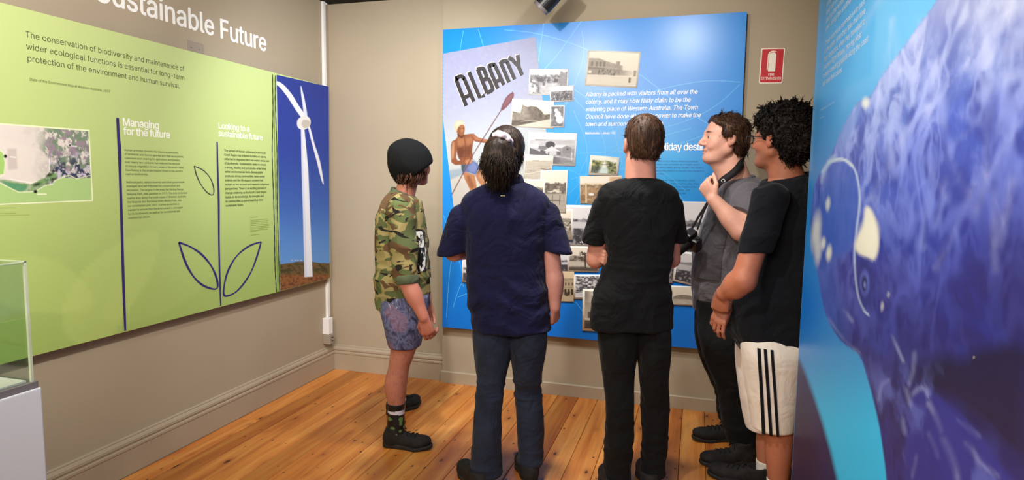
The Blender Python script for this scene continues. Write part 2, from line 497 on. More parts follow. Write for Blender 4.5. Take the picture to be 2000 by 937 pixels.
# ------------------------------------------------------------------ drawn alphabet (plain grotesque outlines, 500 units to the em)
GLYPHS = json.loads(r'''{"A":[240,[[8,0,101,254,138,254,231,0,198,0,144,151,132,186,116,239,123,239,106,185,95,151,43,0],[55,71,55,99,185,99,185,71]]],"B":[228,[[30,0,30,254,121,254,145,252,164,245,180,235,190,221,197,205,199,187,198,172,193,160,178,143,157,133,170,129,182,123,192,114,201,102,207,86,209,68,207,50,200,33,189,20,172,9,151,2,123,0],[62,29,122,29,148,31,165,40,175,53,178,68,176,81,171,92,163,102,153,109,140,114,124,115,62,115],[62,143,119,143,144,148,154,155,162,163,166,174,168,186,165,202,156,214,141,223,120,226,62,226]]],"C":[255,[[134,-3,103,1,75,12,52,32,35,58,24,90,20,127,24,165,35,197,52,223,75,242,103,254,134,258,170,252,186,245,201,236,214,224,224,209,232,193,236,174,204,174,195,197,179,214,158,224,134,228,111,225,92,216,75,202,62,182,54,157,52,127,54,97,63,72,75,53,92,38,112,29,134,26,158,30,179,40,195,57,204,80,236,80,232,62,224,45,214,31,201,19,187,9,170,2,153,-2]]],"D":[251,[[109,0,48,0,48,29,107,29,136,31,159,40,177,55,189,75,197,99,200,128,197,156,190,180,177,200,160,214,138,223,110,226,47,226,47,254,113,254,147,251,176,239,200,221,217,196,227,164,231,128,227,91,217,59,199,34,175,15,145,4],[62,254,62,0,30,0,30,254]]],"E":[209,[[30,0,30,254,186,254,186,226,62,226,62,143,178,143,178,114,62,114,62,29,188,29,188,0]]],"F":[205,[[30,0,30,254,185,254,185,226,62,226,62,139,173,139,173,111,62,111,62,0]]],"G":[260,[[134,-3,102,1,75,13,52,32,35,58,24,90,20,127,24,165,35,197,52,223,74,242,102,254,132,258,152,256,170,252,187,245,202,235,214,222,225,208,232,192,237,174,204,174,194,197,178,213,158,224,133,228,111,225,92,216,75,202,62,182,54,157,52,127,54,97,63,72,75,53,92,38,112,29,134,26,155,29,172,36,187,47,198,62,205,80,207,101,217,100,141,100,141,128,239,128,239,100,236,71,225,45,209,25,188,9,163,0]]],"H":[258,[[30,0,30,254,62,254,62,144,196,144,196,254,228,254,228,0,196,0,196,116,62,116,62,0]]],"I":[150,[[16,0,16,29,59,29,59,226,16,226,16,254,135,254,135,226,91,226,91,29,135,29,135,0]]],"J":[198,[[93,-3,62,2,38,16,22,40,17,73,17,86,49,86,49,73,52,52,61,37,75,28,93,25,110,28,124,37,133,52,136,73,136,254,168,254,168,73,163,40,147,16,123,2]]],"K":[233,[[52,73,52,108,70,131,87,152,106,172,182,254,224,254,116,138],[30,0,30,254,62,254,62,167,62,112,62,97,62,0],[186,0,94,130,114,155,224,0]]],"L":[197,[[30,0,30,254,62,254,62,29,181,29,181,0]]],"M":[314,[[30,0,30,254,76,254,139,94,144,79,150,61,156,42,161,24,154,24,159,41,165,61,171,79,176,94,238,254,284,254,284,0,252,0,252,145,252,163,253,184,253,207,253,229,249,205,241,181,234,161,228,145,171,0,143,0,85,145,80,160,72,181,65,204,56,229,59,229,60,208,60,186,61,164,61,145,61,0]]],"N":[262,[[30,0,30,254,68,254,172,91,181,75,194,53,207,27,202,27,200,54,200,79,199,97,199,254,232,254,232,0,193,0,101,145,89,165,74,191,54,226,60,227,61,192,62,164,62,145,62,0]]],"O":[267,[[133,-3,103,1,75,12,52,32,35,58,24,90,20,127,24,165,35,197,52,223,75,242,103,254,133,258,164,254,192,242,215,223,232,197,243,165,247,127,243,90,232,58,215,32,192,12,164,1],[133,26,155,29,175,38,191,52,204,72,212,97,215,127,212,157,204,182,191,202,175,216,155,225,133,228,112,225,92,216,75,202,63,182,54,157,52,127,54,97,63,72,75,52,92,38,112,29]]],"P":[222,[[30,0,30,254,118,254,144,252,166,244,183,231,195,215,202,195,204,174,202,152,195,133,183,116,166,104,144,96,118,93,55,93,55,121,116,121,134,123,149,128,159,136,167,147,171,160,172,174,171,188,167,201,159,211,148,219,134,224,116,226,62,226,62,0]]],"Q":[267,[[123,80,156,80,185,42,192,32,234,-24,200,-24,173,13,166,23],[133,-3,103,1,75,12,52,32,35,58,24,90,20,127,24,165,35,197,52,223,75,242,103,254,133,258,164,254,192,242,215,223,232,197,243,165,247,127,243,90,232,58,215,32,192,12,164,1],[133,26,155,29,175,38,191,52,204,72,212,97,215,127,212,157,204,182,191,202,175,216,155,225,133,228,112,225,92,216,75,202,63,182,54,157,52,127,54,97,63,72,75,52,92,38,112,29]]],"R":[225,[[30,0,30,254,118,254,145,252,167,244,183,232,195,217,202,198,205,176,202,154,195,136,183,120,166,109,145,101,118,99,48,99,48,128,117,128,135,129,149,133,160,141,167,150,171,162,173,176,171,190,167,202,159,212,149,220,134,224,116,226,62,226,62,0],[177,0,115,115,151,115,214,0]]],"S":[223,[[112,-4,86,-2,64,5,46,15,32,30,23,48,19,68,52,68,55,55,62,44,71,35,83,29,112,25,128,26,143,30,155,37,165,46,171,57,173,70,171,81,166,89,148,102,122,111,92,120,64,130,43,145,30,163,26,186,29,206,37,224,51,238,69,249,90,256,114,258,137,256,158,249,175,238,189,224,197,208,200,189,169,189,163,206,151,219,134,227,112,229,97,228,84,224,73,218,64,209,59,199,58,188,60,176,65,167,85,154,106,147,132,140,156,132,179,119,197,99,202,85,204,69,201,50,193,32,180,17,162,5,139,-2]]],"T":[224,[[16,226,16,254,208,254,208,226,128,226,128,0,96,0,96,226]]],"U":[259,[[129,-4,101,-1,77,8,57,22,42,40,33,62,30,87,30,254,62,254,62,89,64,72,70,57,80,44,94,34,110,28,129,26,149,28,165,34,179,44,188,57,194,72,196,89,196,254,229,254,229,87,226,62,216,40,201,22,182,8,157,-1]]],"V":[240,[[102,0,8,254,42,254,96,103,108,69,124,15,117,15,133,69,145,103,197,254,231,254,139,0]]],"W":[343,[[78,0,8,254,41,254,82,98,88,73,93,47,98,20,95,20,100,47,106,73,112,98,153,254,190,254,231,98,237,73,243,47,249,20,244,20,249,47,255,73,261,98,302,254,335,254,265,0,228,0,184,161,176,196,168,237,175,237,167,197,159,161,115,0]]],"X":[237,[[9,0,109,142,109,118,15,254,52,254,89,200,102,181,112,164,122,146,116,146,126,164,136,181,149,200,187,254,223,254,129,119,129,143,228,0,191,0,146,65,134,83,125,98,115,116,122,116,113,98,103,83,91,65,46,0]]],"Y":[236,[[102,0,102,104,8,254,46,254,96,172,111,146,125,115,112,115,126,146,140,172,191,254,228,254,134,104,134,0]]],"Z":[219,[[21,0,21,23,137,193,153,215,170,238,174,227,143,226,111,226,20,226,20,254,198,254,198,231,84,64,67,40,49,17,45,27,76,28,107,29,200,29,200,0]]],"a":[195,[[80,-4,63,-3,47,2,34,11,24,22,17,37,15,54,17,69,22,80,29,90,39,97,63,105,89,110,117,113,133,117,136,121,138,127,133,148,120,161,98,165,75,161,59,150,50,137,20,146,29,161,39,173,52,182,66,188,97,192,119,190,143,180,153,172,161,160,167,145,168,126,168,0,138,0,138,26,126,12,108,1],[85,23,101,24,114,29,124,37,132,47,136,57,138,69,138,95,130,91,116,88,100,86,88,84,67,79,52,70,47,62,46,52,51,36,65,26]]],"b":[212,[[115,-4,99,-3,86,2,69,16,59,29,56,29,56,0,26,0,26,254,57,254,57,160,69,173,86,186,98,191,115,192,137,189,156,180,173,166,185,146,193,122,195,94,193,66,185,42,173,23,157,8,137,-1],[110,23,126,26,140,33,150,44,158,58,163,75,164,95,163,114,158,131,150,145,140,156,126,163,110,165,94,163,81,156,70,145,62,131,58,114,56,95,58,75,63,58,70,43,81,32,94,26]]],"c":[198,[[104,-4,79,-1,58,8,41,23,28,43,20,66,17,94,20,122,28,146,41,165,58,180,79,189,104,192,130,189,153,178,170,161,181,138,151,131,145,145,135,155,121,162,104,165,86,162,73,155,62,144,54,129,50,112,48,94,50,75,54,59,62,44,73,33,86,26,104,23,121,26,135,33,146,44,152,59,181,51,171,28,153,11,130,0]]],"d":[212,[[98,-4,75,-1,56,8,40,23,27,42,20,66,17,94,20,122,27,146,40,166,56,180,75,189,98,192,114,191,126,186,144,173,153,160,155,254,186,254,186,0,156,0,156,29,153,29,143,16,126,2,114,-3],[102,23,118,26,132,32,142,43,150,58,154,75,156,95,154,114,150,131,142,145,132,156,118,163,102,165,86,163,72,156,62,145,54,131,50,114,48,95,50,75,54,58,62,44,73,33,86,26]]],"e":[202,[[106,-4,80,-1,58,8,41,23,28,42,20,66,17,93,20,121,28,145,40,165,58,180,78,189,103,192,133,187,147,180,160,170,170,157,179,141,184,121,186,97,186,85,37,85,37,110,169,110,155,101,153,119,149,134,141,147,131,157,118,163,103,165,87,163,73,157,62,147,54,135,50,121,48,105,48,89,50,69,55,53,64,40,76,31,90,25,106,23,127,26,143,36,153,53,182,45,177,32,168,20,156,10,141,2,125,-3]]],"f":[127,[[114,190,114,164,3,164,3,190],[40,0,40,216,42,231,48,243,57,252,68,259,94,265,111,263,121,260,114,234,107,236,97,237,85,235,77,230,72,221,71,209,71,0]]],"g":[213,[[103,-75,84,-74,67,-70,41,-55,25,-35,51,-20,61,-33,77,-44,103,-49,124,-46,141,-38,152,-23,156,-3,156,34,143,21,126,8,114,4,97,2,76,5,56,13,40,27,28,45,20,68,17,96,20,123,27,147,40,166,56,180,76,189,98,192,114,191,127,186,144,173,154,159,157,190,186,190,186,-4,183,-27,175,-45,162,-59,145,-68,125,-73],[102,30,118,32,132,38,142,47,150,61,155,77,156,96,155,115,150,132,142,146,132,156,119,163,102,165,86,163,73,156,62,145,54,131,50,115,48,96,50,78,54,61,62,48,73,38,86,32]]],"h":[205,[[57,113,57,0,26,0,26,254,57,254,57,144,51,144,62,166,76,181,94,189,114,192,132,190,148,184,161,174,170,160,177,142,179,120,179,0,148,0,148,118,145,137,136,152,123,161,105,165,92,163,80,159,71,151,63,141,58,129]]],"i":[83,[[26,0,26,190,57,190,57,0],[42,221,34,223,27,227,22,234,21,242,22,249,27,256,34,260,42,262,50,260,57,256,62,249,63,242,62,234,57,227,50,223]]],"j":[83,[[26,190,57,190,57,-15,55,-31,51,-45,43,-56,32,-65,19,-70,2,-71,-5,-71,-5,-43,1,-43,12,-42,20,-36,25,-27,26,-15],[42,221,34,223,27,227,22,234,20,242,22,249,27,256,34,260,42,262,50,260,57,256,61,249,63,242,61,234,57,227,50,223]]],"k":[190,[[55,68,55,106,60,106,142,190,180,190,92,100,89,100],[26,0,26,254,57,254,57,0],[147,0,74,93,96,114,186,0]]],"l":[95,[[70,-1,50,2,37,10,29,24,26,42,26,254,57,254,57,49,60,31,65,27,73,26,80,26,85,27,90,1,81,0]]],"m":[305,[[26,0,26,190,56,190,56,148,59,162,66,173,86,188,110,193,129,190,144,180,154,166,160,147,156,147,161,160,169,172,190,187,218,193,234,191,249,186,261,177,270,164,276,148,278,128,278,0,248,0,248,127,245,145,236,156,224,163,209,165,197,164,187,160,173,145,168,124,168,0,137,0,137,130,134,144,126,156,115,163,100,165,79,160,70,154,63,145,58,133,57,119,57,0]]],"n":[205,[[57,113,57,0,26,0,26,190,56,190,56,144,51,144,62,166,76,181,94,189,114,192,132,190,147,184,160,174,170,160,176,142,179,120,179,0,148,0,148,118,145,137,136,152,123,161,105,165,92,163,80,159,71,151,63,141,58,129]]],"o":[208,[[104,-4,79,-1,58,8,41,23,28,43,20,66,17,94,20,122,28,146,41,165,58,180,79,189,104,192,128,189,149,180,167,165,180,146,188,122,191,94,188,66,180,43,167,23,149,8,128,-1],[104,23,121,26,135,33,146,44,154,59,158,75,160,94,158,112,154,129,146,144,135,155,121,162,104,165,86,162,73,155,62,144,54,129,50,112,48,94,50,75,54,59,62,44,73,33,86,26]]],"p":[212,[[26,-71,26,190,56,190,56,160,59,160,69,173,86,186,98,191,115,192,137,189,156,180,173,166,185,146,193,122,195,94,193,66,185,42,173,23,157,8,137,-1,115,-4,99,-3,86,2,69,16,59,29,57,-71],[110,23,126,26,140,33,150,44,158,58,163,75,164,95,163,114,158,131,150,145,140,156,126,163,110,165,94,163,81,156,70,145,62,131,58,114,56,95,58,75,63,58,70,43,81,32,94,26]]],"q":[212,[[186,-71,155,-71,155,29,143,16,126,2,114,-3,98,-4,75,-1,56,8,40,23,27,42,20,66,17,94,20,122,27,146,40,166,56,180,75,189,98,192,114,191,126,186,144,173,153,160,156,160,156,190,186,190],[102,23,118,26,132,32,142,43,150,58,154,75,156,95,154,114,150,131,142,145,132,156,118,163,102,165,86,163,72,156,62,145,54,131,50,114,48,95,50,75,54,58,62,44,73,33,86,26]]],"r":[130,[[26,0,26,190,56,190,56,160,65,173,76,184,90,190,107,192,115,192,122,192,122,161,115,162,103,163,91,161,80,157,70,151,63,142,58,131,57,118,57,0]]],"s":[183,[[91,-4,72,-3,56,2,42,9,31,19,23,32,18,47,47,53,53,40,62,30,75,25,91,23,108,25,122,31,131,40,134,51,132,60,127,68,118,74,106,78,75,85,52,93,36,104,27,119,23,137,26,152,33,166,43,177,58,185,74,190,94,192,112,191,127,186,140,179,149,170,162,145,134,139,129,149,121,158,110,164,94,166,78,164,65,158,57,150,54,139,56,129,62,122,86,111,115,105,137,97,153,86,162,71,166,53,163,37,156,24,145,12,130,3,112,-2]]],"t":[114,[[102,190,102,164,3,164,3,190],[32,236,63,236,63,49,64,38,68,31,75,26,85,25,93,26,101,27,107,1,96,-1,84,-2,62,1,46,11,36,26,32,46]]],"u":[205,[[91,-3,73,-1,57,5,44,15,35,29,28,47,26,69,26,190,57,190,57,72,60,52,68,37,82,28,100,25,113,27,125,31,134,38,142,48,146,61,148,76,148,190,179,190,179,0,149,0,149,46,154,46,143,23,129,8,111,0]]],"v":[195,[[81,0,9,190,42,190,83,78,93,43,103,10,92,10,101,43,112,78,152,190,186,190,113,0]]],"w":[284,[[69,0,11,190,44,190,67,107,77,68,88,21,82,21,93,67,103,107,126,190,158,190,181,107,191,68,201,21,196,21,206,68,217,107,240,190,272,190,215,0,184,0,159,86,152,112,145,140,138,169,145,169,138,140,131,112,124,86,99,0]]],"x":[189,[[10,0,86,109,86,86,14,190,50,190,74,153,90,127,104,103,88,103,101,127,117,153,141,190,176,190,104,84,104,107,179,0,143,0,115,43,100,68,86,91,102,91,89,68,74,43,46,0]]],"y":[195,[[24,-69,31,-43,36,-44,52,-44,65,-37,75,-18,81,-1,9,190,42,190,83,78,93,43,103,10,92,10,101,43,112,78,153,190,186,190,102,-29,88,-54,70,-68,46,-73,32,-72]]],"z":[190,[[21,0,21,23,127,160,24,161,24,190,166,190,166,165,63,30,169,28,169,0]]],"0":[227,[[113,-3,87,0,65,12,47,31,34,57,27,89,24,127,27,165,35,197,48,223,65,242,87,254,113,258,139,254,161,242,179,223,192,197,200,165,203,127,200,89,192,57,179,31,162,12,140,0],[113,25,131,28,145,37,157,52,165,72,170,97,172,127,170,157,165,182,157,203,145,218,131,227,113,230,96,227,82,218,70,203,62,182,56,157,55,127,56,97,62,72,70,52,82,37,96,28]]],"1":[227,[[38,0,38,27,195,27,195,0],[138,254,138,0,106,0,106,224,43,179,43,213,99,254]]],"2":[227,[[32,0,32,24,117,114,141,141,155,163,160,186,159,198,154,209,146,218,137,224,112,230,98,228,86,224,77,216,69,207,65,195,64,181,33,181,35,202,43,221,55,237,72,248,91,255,112,258,134,255,153,248,169,237,181,223,188,205,191,186,185,159,168,129,133,90,76,30,195,28,195,0]]],"3":[227,[[109,-3,87,-1,66,5,49,15,35,29,26,46,22,66,55,66,57,54,63,44,72,35,83,30,109,25,138,30,149,37,157,46,163,58,165,72,163,86,158,98,150,109,137,117,121,122,101,124,78,124,78,150,144,224,35,226,35,254,186,254,186,230,106,139,106,144,132,144,154,138,172,127,185,111,194,93,196,72,194,51,185,33,172,18,154,6,133,-1]]],"4":[227,[[20,53,20,79,123,254,155,254,54,83,207,81,207,53],[141,0,141,61,141,73,141,159,171,159,171,0]]],"5":[227,[[111,-3,89,-1,70,6,54,16,41,30,33,47,30,65,61,65,64,54,69,44,87,30,111,25,125,27,138,32,149,41,157,52,162,66,164,81,162,97,157,111,148,122,137,131,124,137,109,138,84,134,64,123,34,126,48,254,183,254,183,226,75,226,67,151,89,162,115,167,131,165,147,160,161,153,172,143,182,130,189,116,194,99,195,82,193,58,184,38,171,21,154,8,134,-1]]],"6":[227,[[113,-3,91,-1,71,7,55,20,42,37,34,58,32,81,34,100,40,119,69,170,126,254,161,254,75,131,83,144,98,153,117,157,139,155,158,147,173,136,185,120,192,101,194,79,192,56,184,36,171,20,155,7,135,-1],[113,24,127,26,139,31,149,40,157,51,162,64,164,79,162,94,157,107,149,118,139,126,127,131,113,133,99,131,87,126,77,118,69,107,64,94,62,79,64,64,69,51,77,40,87,31,99,26]]],"7":[227,[[48,0,162,224,31,226,31,254,195,254,195,224,82,0]]],"8":[227,[[113,-3,89,-1,68,6,50,17,37,31,29,48,26,68,28,83,33,98,40,110,51,121,63,128,76,132,59,141,46,154,38,171,35,190,38,209,45,225,57,239,73,249,92,256,113,258,134,256,153,249,169,239,181,225,188,209,191,190,188,171,180,154,167,141,150,133,164,128,176,121,186,110,194,98,199,83,200,68,198,48,189,31,176,17,158,6,137,-1],[113,25,129,26,142,30,153,37,161,46,167,57,168,69,167,83,161,94,153,104,141,111,128,116,113,118,98,116,85,111,73,104,65,94,59,83,58,69,59,57,64,46,73,37,84,30,97,26],[113,145,137,150,146,157,154,165,158,176,160,188,158,200,154,210,147,218,138,225,113,230,89,225,79,218,72,210,68,200,66,188,68,176,72,165,79,157,89,150]]],"9":[227,[[113,258,135,255,155,247,171,234,184,217,192,197,194,173,192,155,186,135,158,84,100,0,65,0,151,124,144,111,128,101,109,97,87,100,69,107,53,119,41,134,34,154,32,176,34,198,42,218,55,235,71,247,91,255],[113,230,99,228,87,223,77,215,69,204,64,191,63,176,64,161,69,148,77,137,87,129,99,123,113,122,127,123,139,129,149,137,157,147,162,160,164,175,162,190,157,204,150,215,139,223,127,228]]],".":[94,[[48,-2,39,-1,31,4,26,12,25,20,26,29,31,37,39,42,48,43,56,42,64,37,69,29,71,20,69,12,64,4,56,-1]]],",":[94,[[19,-60,34,36,68,36,42,-60]]],"'":[103,[[39,159,35,254,68,254,64,159]]],"-":[227,[[168,122,168,94,57,94,57,122]]]," ":[94,[]]}''')
_gc = {}


def glyph(ch, bold):
    k = (ch, bold)
    if k in _gc:
        return _gc[k]
    adv, loops = GLYPHS.get(ch, GLYPHS['-'])
    polys = []
    for l in loops:
        p = np.array(l, float).reshape(-1, 2)
        polys.append(p)
    if polys:
        pts = np.concatenate(polys)
        ed, n0 = [], 0
        for p in polys:
            ed += [(n0 + q, n0 + (q + 1) % len(p)) for q in range(len(p))]
            n0 += len(p)
        out = delaunay_2d_cdt([Vector(p) for p in pts], ed, [], 0, 1e-4)
        V = np.array([tuple(v) for v in out[0]])
        T = np.array([t for t in out[2] if len(t) == 3], np.int32)
        cen = V[T].mean(1)
        wind = np.zeros(len(T))
        for p in polys:                      # winding number of each triangle's centre
            a_, c_ = p, np.roll(p, -1, 0)
            for (x0, y0), (x1, y1) in zip(a_, c_):
                side = (x1 - x0) * (cen[:, 1] - y0) - (cen[:, 0] - x0) * (y1 - y0)
                wind += ((y0 <= cen[:, 1]) & (y1 > cen[:, 1]) & (side > 0)).astype(int)
                wind -= ((y0 > cen[:, 1]) & (y1 <= cen[:, 1]) & (side < 0)).astype(int)
        T = T[wind != 0]
    else:
        V, T = np.zeros((0, 2)), np.zeros((0, 3), np.int32)
    # heavier weights are struck several times, each strike a hair above the last
    st = [(0, 0)] if not bold else ([(-bold * 0.6, 0), (bold * 0.6, 0)] if bold < 5 else [(-bold, 0), (bold, 0), (0, -bold * 0.8), (0, bold * 0.8)])
    n0 = len(V)
    V = np.concatenate([np.column_stack([V + np.array(o), np.full(n0, float(k_))]) for k_, o in enumerate(st)])
    T = np.concatenate([T + n0 * k_ for k_ in range(len(st))])
    _gc[k] = (adv, V, T)
    return _gc[k]


def line_geo(s, bold=0, shear=0.0, track=0):
    Vs, Ts, x, n = [], [], 0.0, 0
    for ch in s:
        adv, V, T = glyph(ch, bold)
        if len(V):
            W = V.copy()
            W[:, 0] += x + shear * V[:, 1]
            Vs.append(W)
            Ts.append(T + n)
            n += len(W)
        x += adv + track
    return np.concatenate(Vs), np.concatenate(Ts), x


CAP = 254.0


def lettering(name, lines, plane, p_first, p_last, p_right, ref, mat, parent, origin, cap_ratio=0.62, bold=0, shear=0.0, track=0, cap_px=None, lift=0.0008):
    """lines of text on a plane.  p_first / p_last: pixels of the left end of the first and last baselines,
    p_right: pixel of the right end of line number ref.  plane = ('x', value) or ('y', value)."""
    f = on_x if plane[0] == 'x' else on_y
    k = 1 if plane[0] == 'x' else 0
    h = lambda q: np.array([f(q[0], q[1], plane[1])[k], f(q[0], q[1], plane[1])[2]])
    A, B, R_ = h(p_first), h(p_last), h(p_right)
    n = len(lines)
    step = (A[1] - B[1]) / (n - 1) if n > 1 else None
    cap = step * cap_ratio if cap_px is None else abs(h((p_first[0], p_first[1] - cap_px))[1] - A[1])
    sz = cap / CAP
    starts = [A + (B - A) * (i / max(n - 1, 1)) for i in range(n)]
    w = line_geo(lines[ref], bold, shear, track)[2]
    sgn = 1.0 if R_[0] > starts[ref][0] else -1.0
    sx = (R_[0] - starts[ref][0]) / w
    slope = 0.0
    for i, s in enumerate(lines):
        if not s.strip():
            continue
        V, T, _ = line_geo(s, bold, shear, track)
        P = np.zeros((len(V), 3))
        P[:, k] = starts[i][0] + V[:, 0] * sx
        P[:, 2] = starts[i][1] + V[:, 1] * sz
        lf = lift + 0.00006 * V[:, 2]
        P[:, 1 - k] = plane[1] + (lf if plane[0] == 'x' and plane[1] < 0 else -lf)
        mesh(name, P, [T], mat, parent, origin=origin)


def stroke(name, pts, w, plane, mat, parent, origin, lift=0.0006, close=False):
    """painted line on a plane through pixels pts, w in pixels (number or list)"""
    f = on_x if plane[0] == 'x' else on_y
    k = 1 if plane[0] == 'x' else 0
    pts = np.array(pts, float)
    if close:
        pts = np.vstack([pts, pts[:1]])
    w = np.broadcast_to(np.asarray(w, float), (len(pts),))
    P = np.array([f(x, y, plane[1]) for x, y in pts])
    sc = np.linalg.norm(P - CAMP, axis=1) / FPX
    Q = P[:, [k, 2]]
    t = np.gradient(Q, axis=0)
    t /= np.linalg.norm(t, axis=1, keepdims=True) + 1e-9
    nrm = np.stack([-t[:, 1], t[:, 0]], 1) * (w * sc / 2)[:, None]
    if k == 1:
        nrm[:, 0] *= 1.5
    L, Rr = Q + nrm, Q - nrm
    n = len(Q)
    V = np.zeros((2 * n, 3))
    V[:n, k], V[:n, 2], V[n:, k], V[n:, 2] = L[:, 0], L[:, 1], Rr[:, 0], Rr[:, 1]
    V[:, 1 - k] = plane[1] + (lift if plane[0] == 'x' and plane[1] < 0 else -lift)
    F = np.array([(i, i + 1, n + i + 1, n + i) for i in range(n - 1)], np.int32)
    if name is None:
        return V, F
    return mesh(name, V, [F], mat, parent, origin=origin)


def spline(pts, n=24, close=False):
    p = np.array(pts, float)
    if close:
        p = np.vstack([p[-1:], p, p[:2]])
    else:
        p = np.vstack([2 * p[:1] - p[1:2], p, 2 * p[-1:] - p[-2:-1]])
    out = []
    for i in range(1, len(p) - 2):
        for t in np.linspace(0, 1, n, endpoint=False):
            a, b, c, d = p[i - 1:i + 3]
            out.append(0.5 * ((2 * b) + (-a + c) * t + (2 * a - 5 * b + 4 * c - d) * t * t + (-a + 3 * b - 3 * c + d) * t ** 3))
    if not close:
        out.append(p[-2])
    return np.array(out)


# ------------------------------------------------------------------ printed pictures: a fine grid of coloured cells on a real plane
class Canvas:
    def __init__(s, P, base):
        s.P = P                                     # (nv,nu,3) world points
        s.nv, s.nu = P.shape[:2]
        s.x, s.y = to_px(P.reshape(-1, 3))          # plan coordinates in which the picture was measured
        s.c = np.tile(lin(*base), (len(s.x), 1))
        s.v, s.u = [g.ravel() for g in np.meshgrid(np.linspace(0, 1, s.nv), np.linspace(0, 1, s.nu), indexing='ij')]
        s.frame('px')

    def frame(s, kind):
        s.X, s.Y = (s.x, s.y) if kind == 'px' else (s.u, s.v)   # u to the right, v downwards
        return s

    def mix(s, a, col):
        a = np.clip(a, 0, 1)[:, None]
        col = lin(*col) if np.ndim(col[0]) == 0 else col
        s.c = s.c * (1 - a) + a * col

    def poly(s, pts, col, soft=1.0, a=1.0, tex=None):
        pts = np.array(pts, float)
        lo, hi = pts.min(0) - 3 * soft, pts.max(0) + 3 * soft
        I = np.nonzero((s.X > lo[0]) & (s.X < hi[0]) & (s.Y > lo[1]) & (s.Y < hi[1]))[0]
        if not len(I):
            return
        X, Y = s.X[I], s.Y[I]
        ins = np.zeros(len(I), bool)
        dist = np.full(len(I), 1e9)
        for i in range(len(pts)):
            p, q = pts[i - 1], pts[i]
            if p[1] != q[1]:
                ins ^= ((p[1] > Y) != (q[1] > Y)) & (X < (q[0] - p[0]) * (Y - p[1]) / (q[1] - p[1]) + p[0])
            d = q - p
            t = np.clip(((X - p[0]) * d[0] + (Y - p[1]) * d[1]) / (d @ d + 1e-12), 0, 1)
            dist = np.minimum(dist, np.hypot(X - p[0] - t * d[0], Y - p[1] - t * d[1]))
        al = np.clip(0.5 - np.where(ins, -dist, dist) / soft, 0, 1) * a
        if tex is not None:
            al = al * tex(X, Y)
        col = lin(*col)
        s.c[I] = s.c[I] * (1 - al[:, None]) + al[:, None] * col

    def line(s, pts, w, col, soft=1.0, a=1.0):
        pts = np.array(pts, float)
        dist = np.full(len(s.X), 1e9)
        for p, q in zip(pts[:-1], pts[1:]):
            d = q - p
            t = np.clip(((s.X - p[0]) * d[0] + (s.Y - p[1]) * d[1]) / (d @ d + 1e-12), 0, 1)
            dist = np.minimum(dist, np.hypot(s.X - p[0] - t * d[0], s.Y - p[1] - t * d[1]))
        s.mix(np.clip(0.5 - (dist - w / 2) / soft, 0, 1) * a, col)

    def ell(s, c, rx, ry, col, ang=0.0, soft=0.3, a=1.0):
        ca, sa = math.cos(ang), math.sin(ang)
        X, Y = s.X - c[0], s.Y - c[1]
        d = np.hypot((ca * X + sa * Y) / rx, (-sa * X + ca * Y) / ry)
        s.mix(np.clip((1 + soft - d) / (2 * soft) , 0, 1) * a, col)

    def build(s, name, mat, parent, origin, keep=None):
        idx = np.arange(s.nv * s.nu).reshape(s.nv, s.nu)
        F = np.stack([idx[:-1, :-1], idx[1:, :-1], idx[1:, 1:], idx[:-1, 1:]], -1).reshape(-1, 4)
        if keep is not None:
            k = keep.reshape(s.nv, s.nu)
            kk = (k[:-1, :-1] & k[1:, :-1] & k[1:, 1:] & k[:-1, 1:]).ravel()
            F = F[kk]
        return mesh(name, s.P.reshape(-1, 3), [F], mat, parent, origin=origin, col=s.c)


def quad_grid(corners, plane, nu, nv, lift):
    """grid over a quad given by its pixel corners TL TR BR BL on a plane"""
    f = on_x if plane[0] == 'x' else on_y
    q = np.array([f(x, y, plane[1]) for x, y in corners])
    v, u = np.meshgrid(np.linspace(0, 1, nv), np.linspace(0, 1, nu), indexing='ij')
    v, u = v[..., None], u[..., None]
    P = q[0] * (1 - u) * (1 - v) + q[1] * u * (1 - v) + q[2] * u * v + q[3] * (1 - u) * v
    ax = 0 if plane[0] == 'x' else 1
    P[..., ax] += lift if (plane[0] == 'x' and plane[1] < 0) else -lift
    return P

# ------------------------------------------------------------------ the room
LX, BY, CY, RX, FY, CZ = -2.606, 4.10, 4.065, 2.6, -2.6, 2.683


def structure(name, mb, mat, parent=None, origin=(0, 0, 0)):
    return tag(mb.build(name, mat, parent, origin), kind='structure')


floor = structure('floor', MB().box((LX - 0.1, FY - 0.1, -0.12), (RX + 0.1, BY + 0.1, -0.022)), M['gap'])
structure('wall_left', MB().box((LX - 0.12, FY - 0.12, -0.02), (LX, BY + 0.12, CZ)), M['wall'])
structure('wall_back', MB().box((LX, BY, -0.02), (RX + 0.12, BY + 0.12, CZ)), M['wall'])
structure('wall_right', MB().box((RX, FY, -0.02), (RX + 0.12, BY, CZ)), M['wall'])
structure('wall_front', MB().box((LX, FY - 0.12, -0.02), (RX + 0.12, FY, CZ)), M['wall'])
structure('ceiling', MB().box((LX - 0.12, FY - 0.12, CZ), (RX + 0.12, BY + 0.12, CZ + 0.1)), M['ceiling'])
structure('wall_lining', MB().box((-1.70, CY, 0), (RX, BY, CZ)), M['wall'])

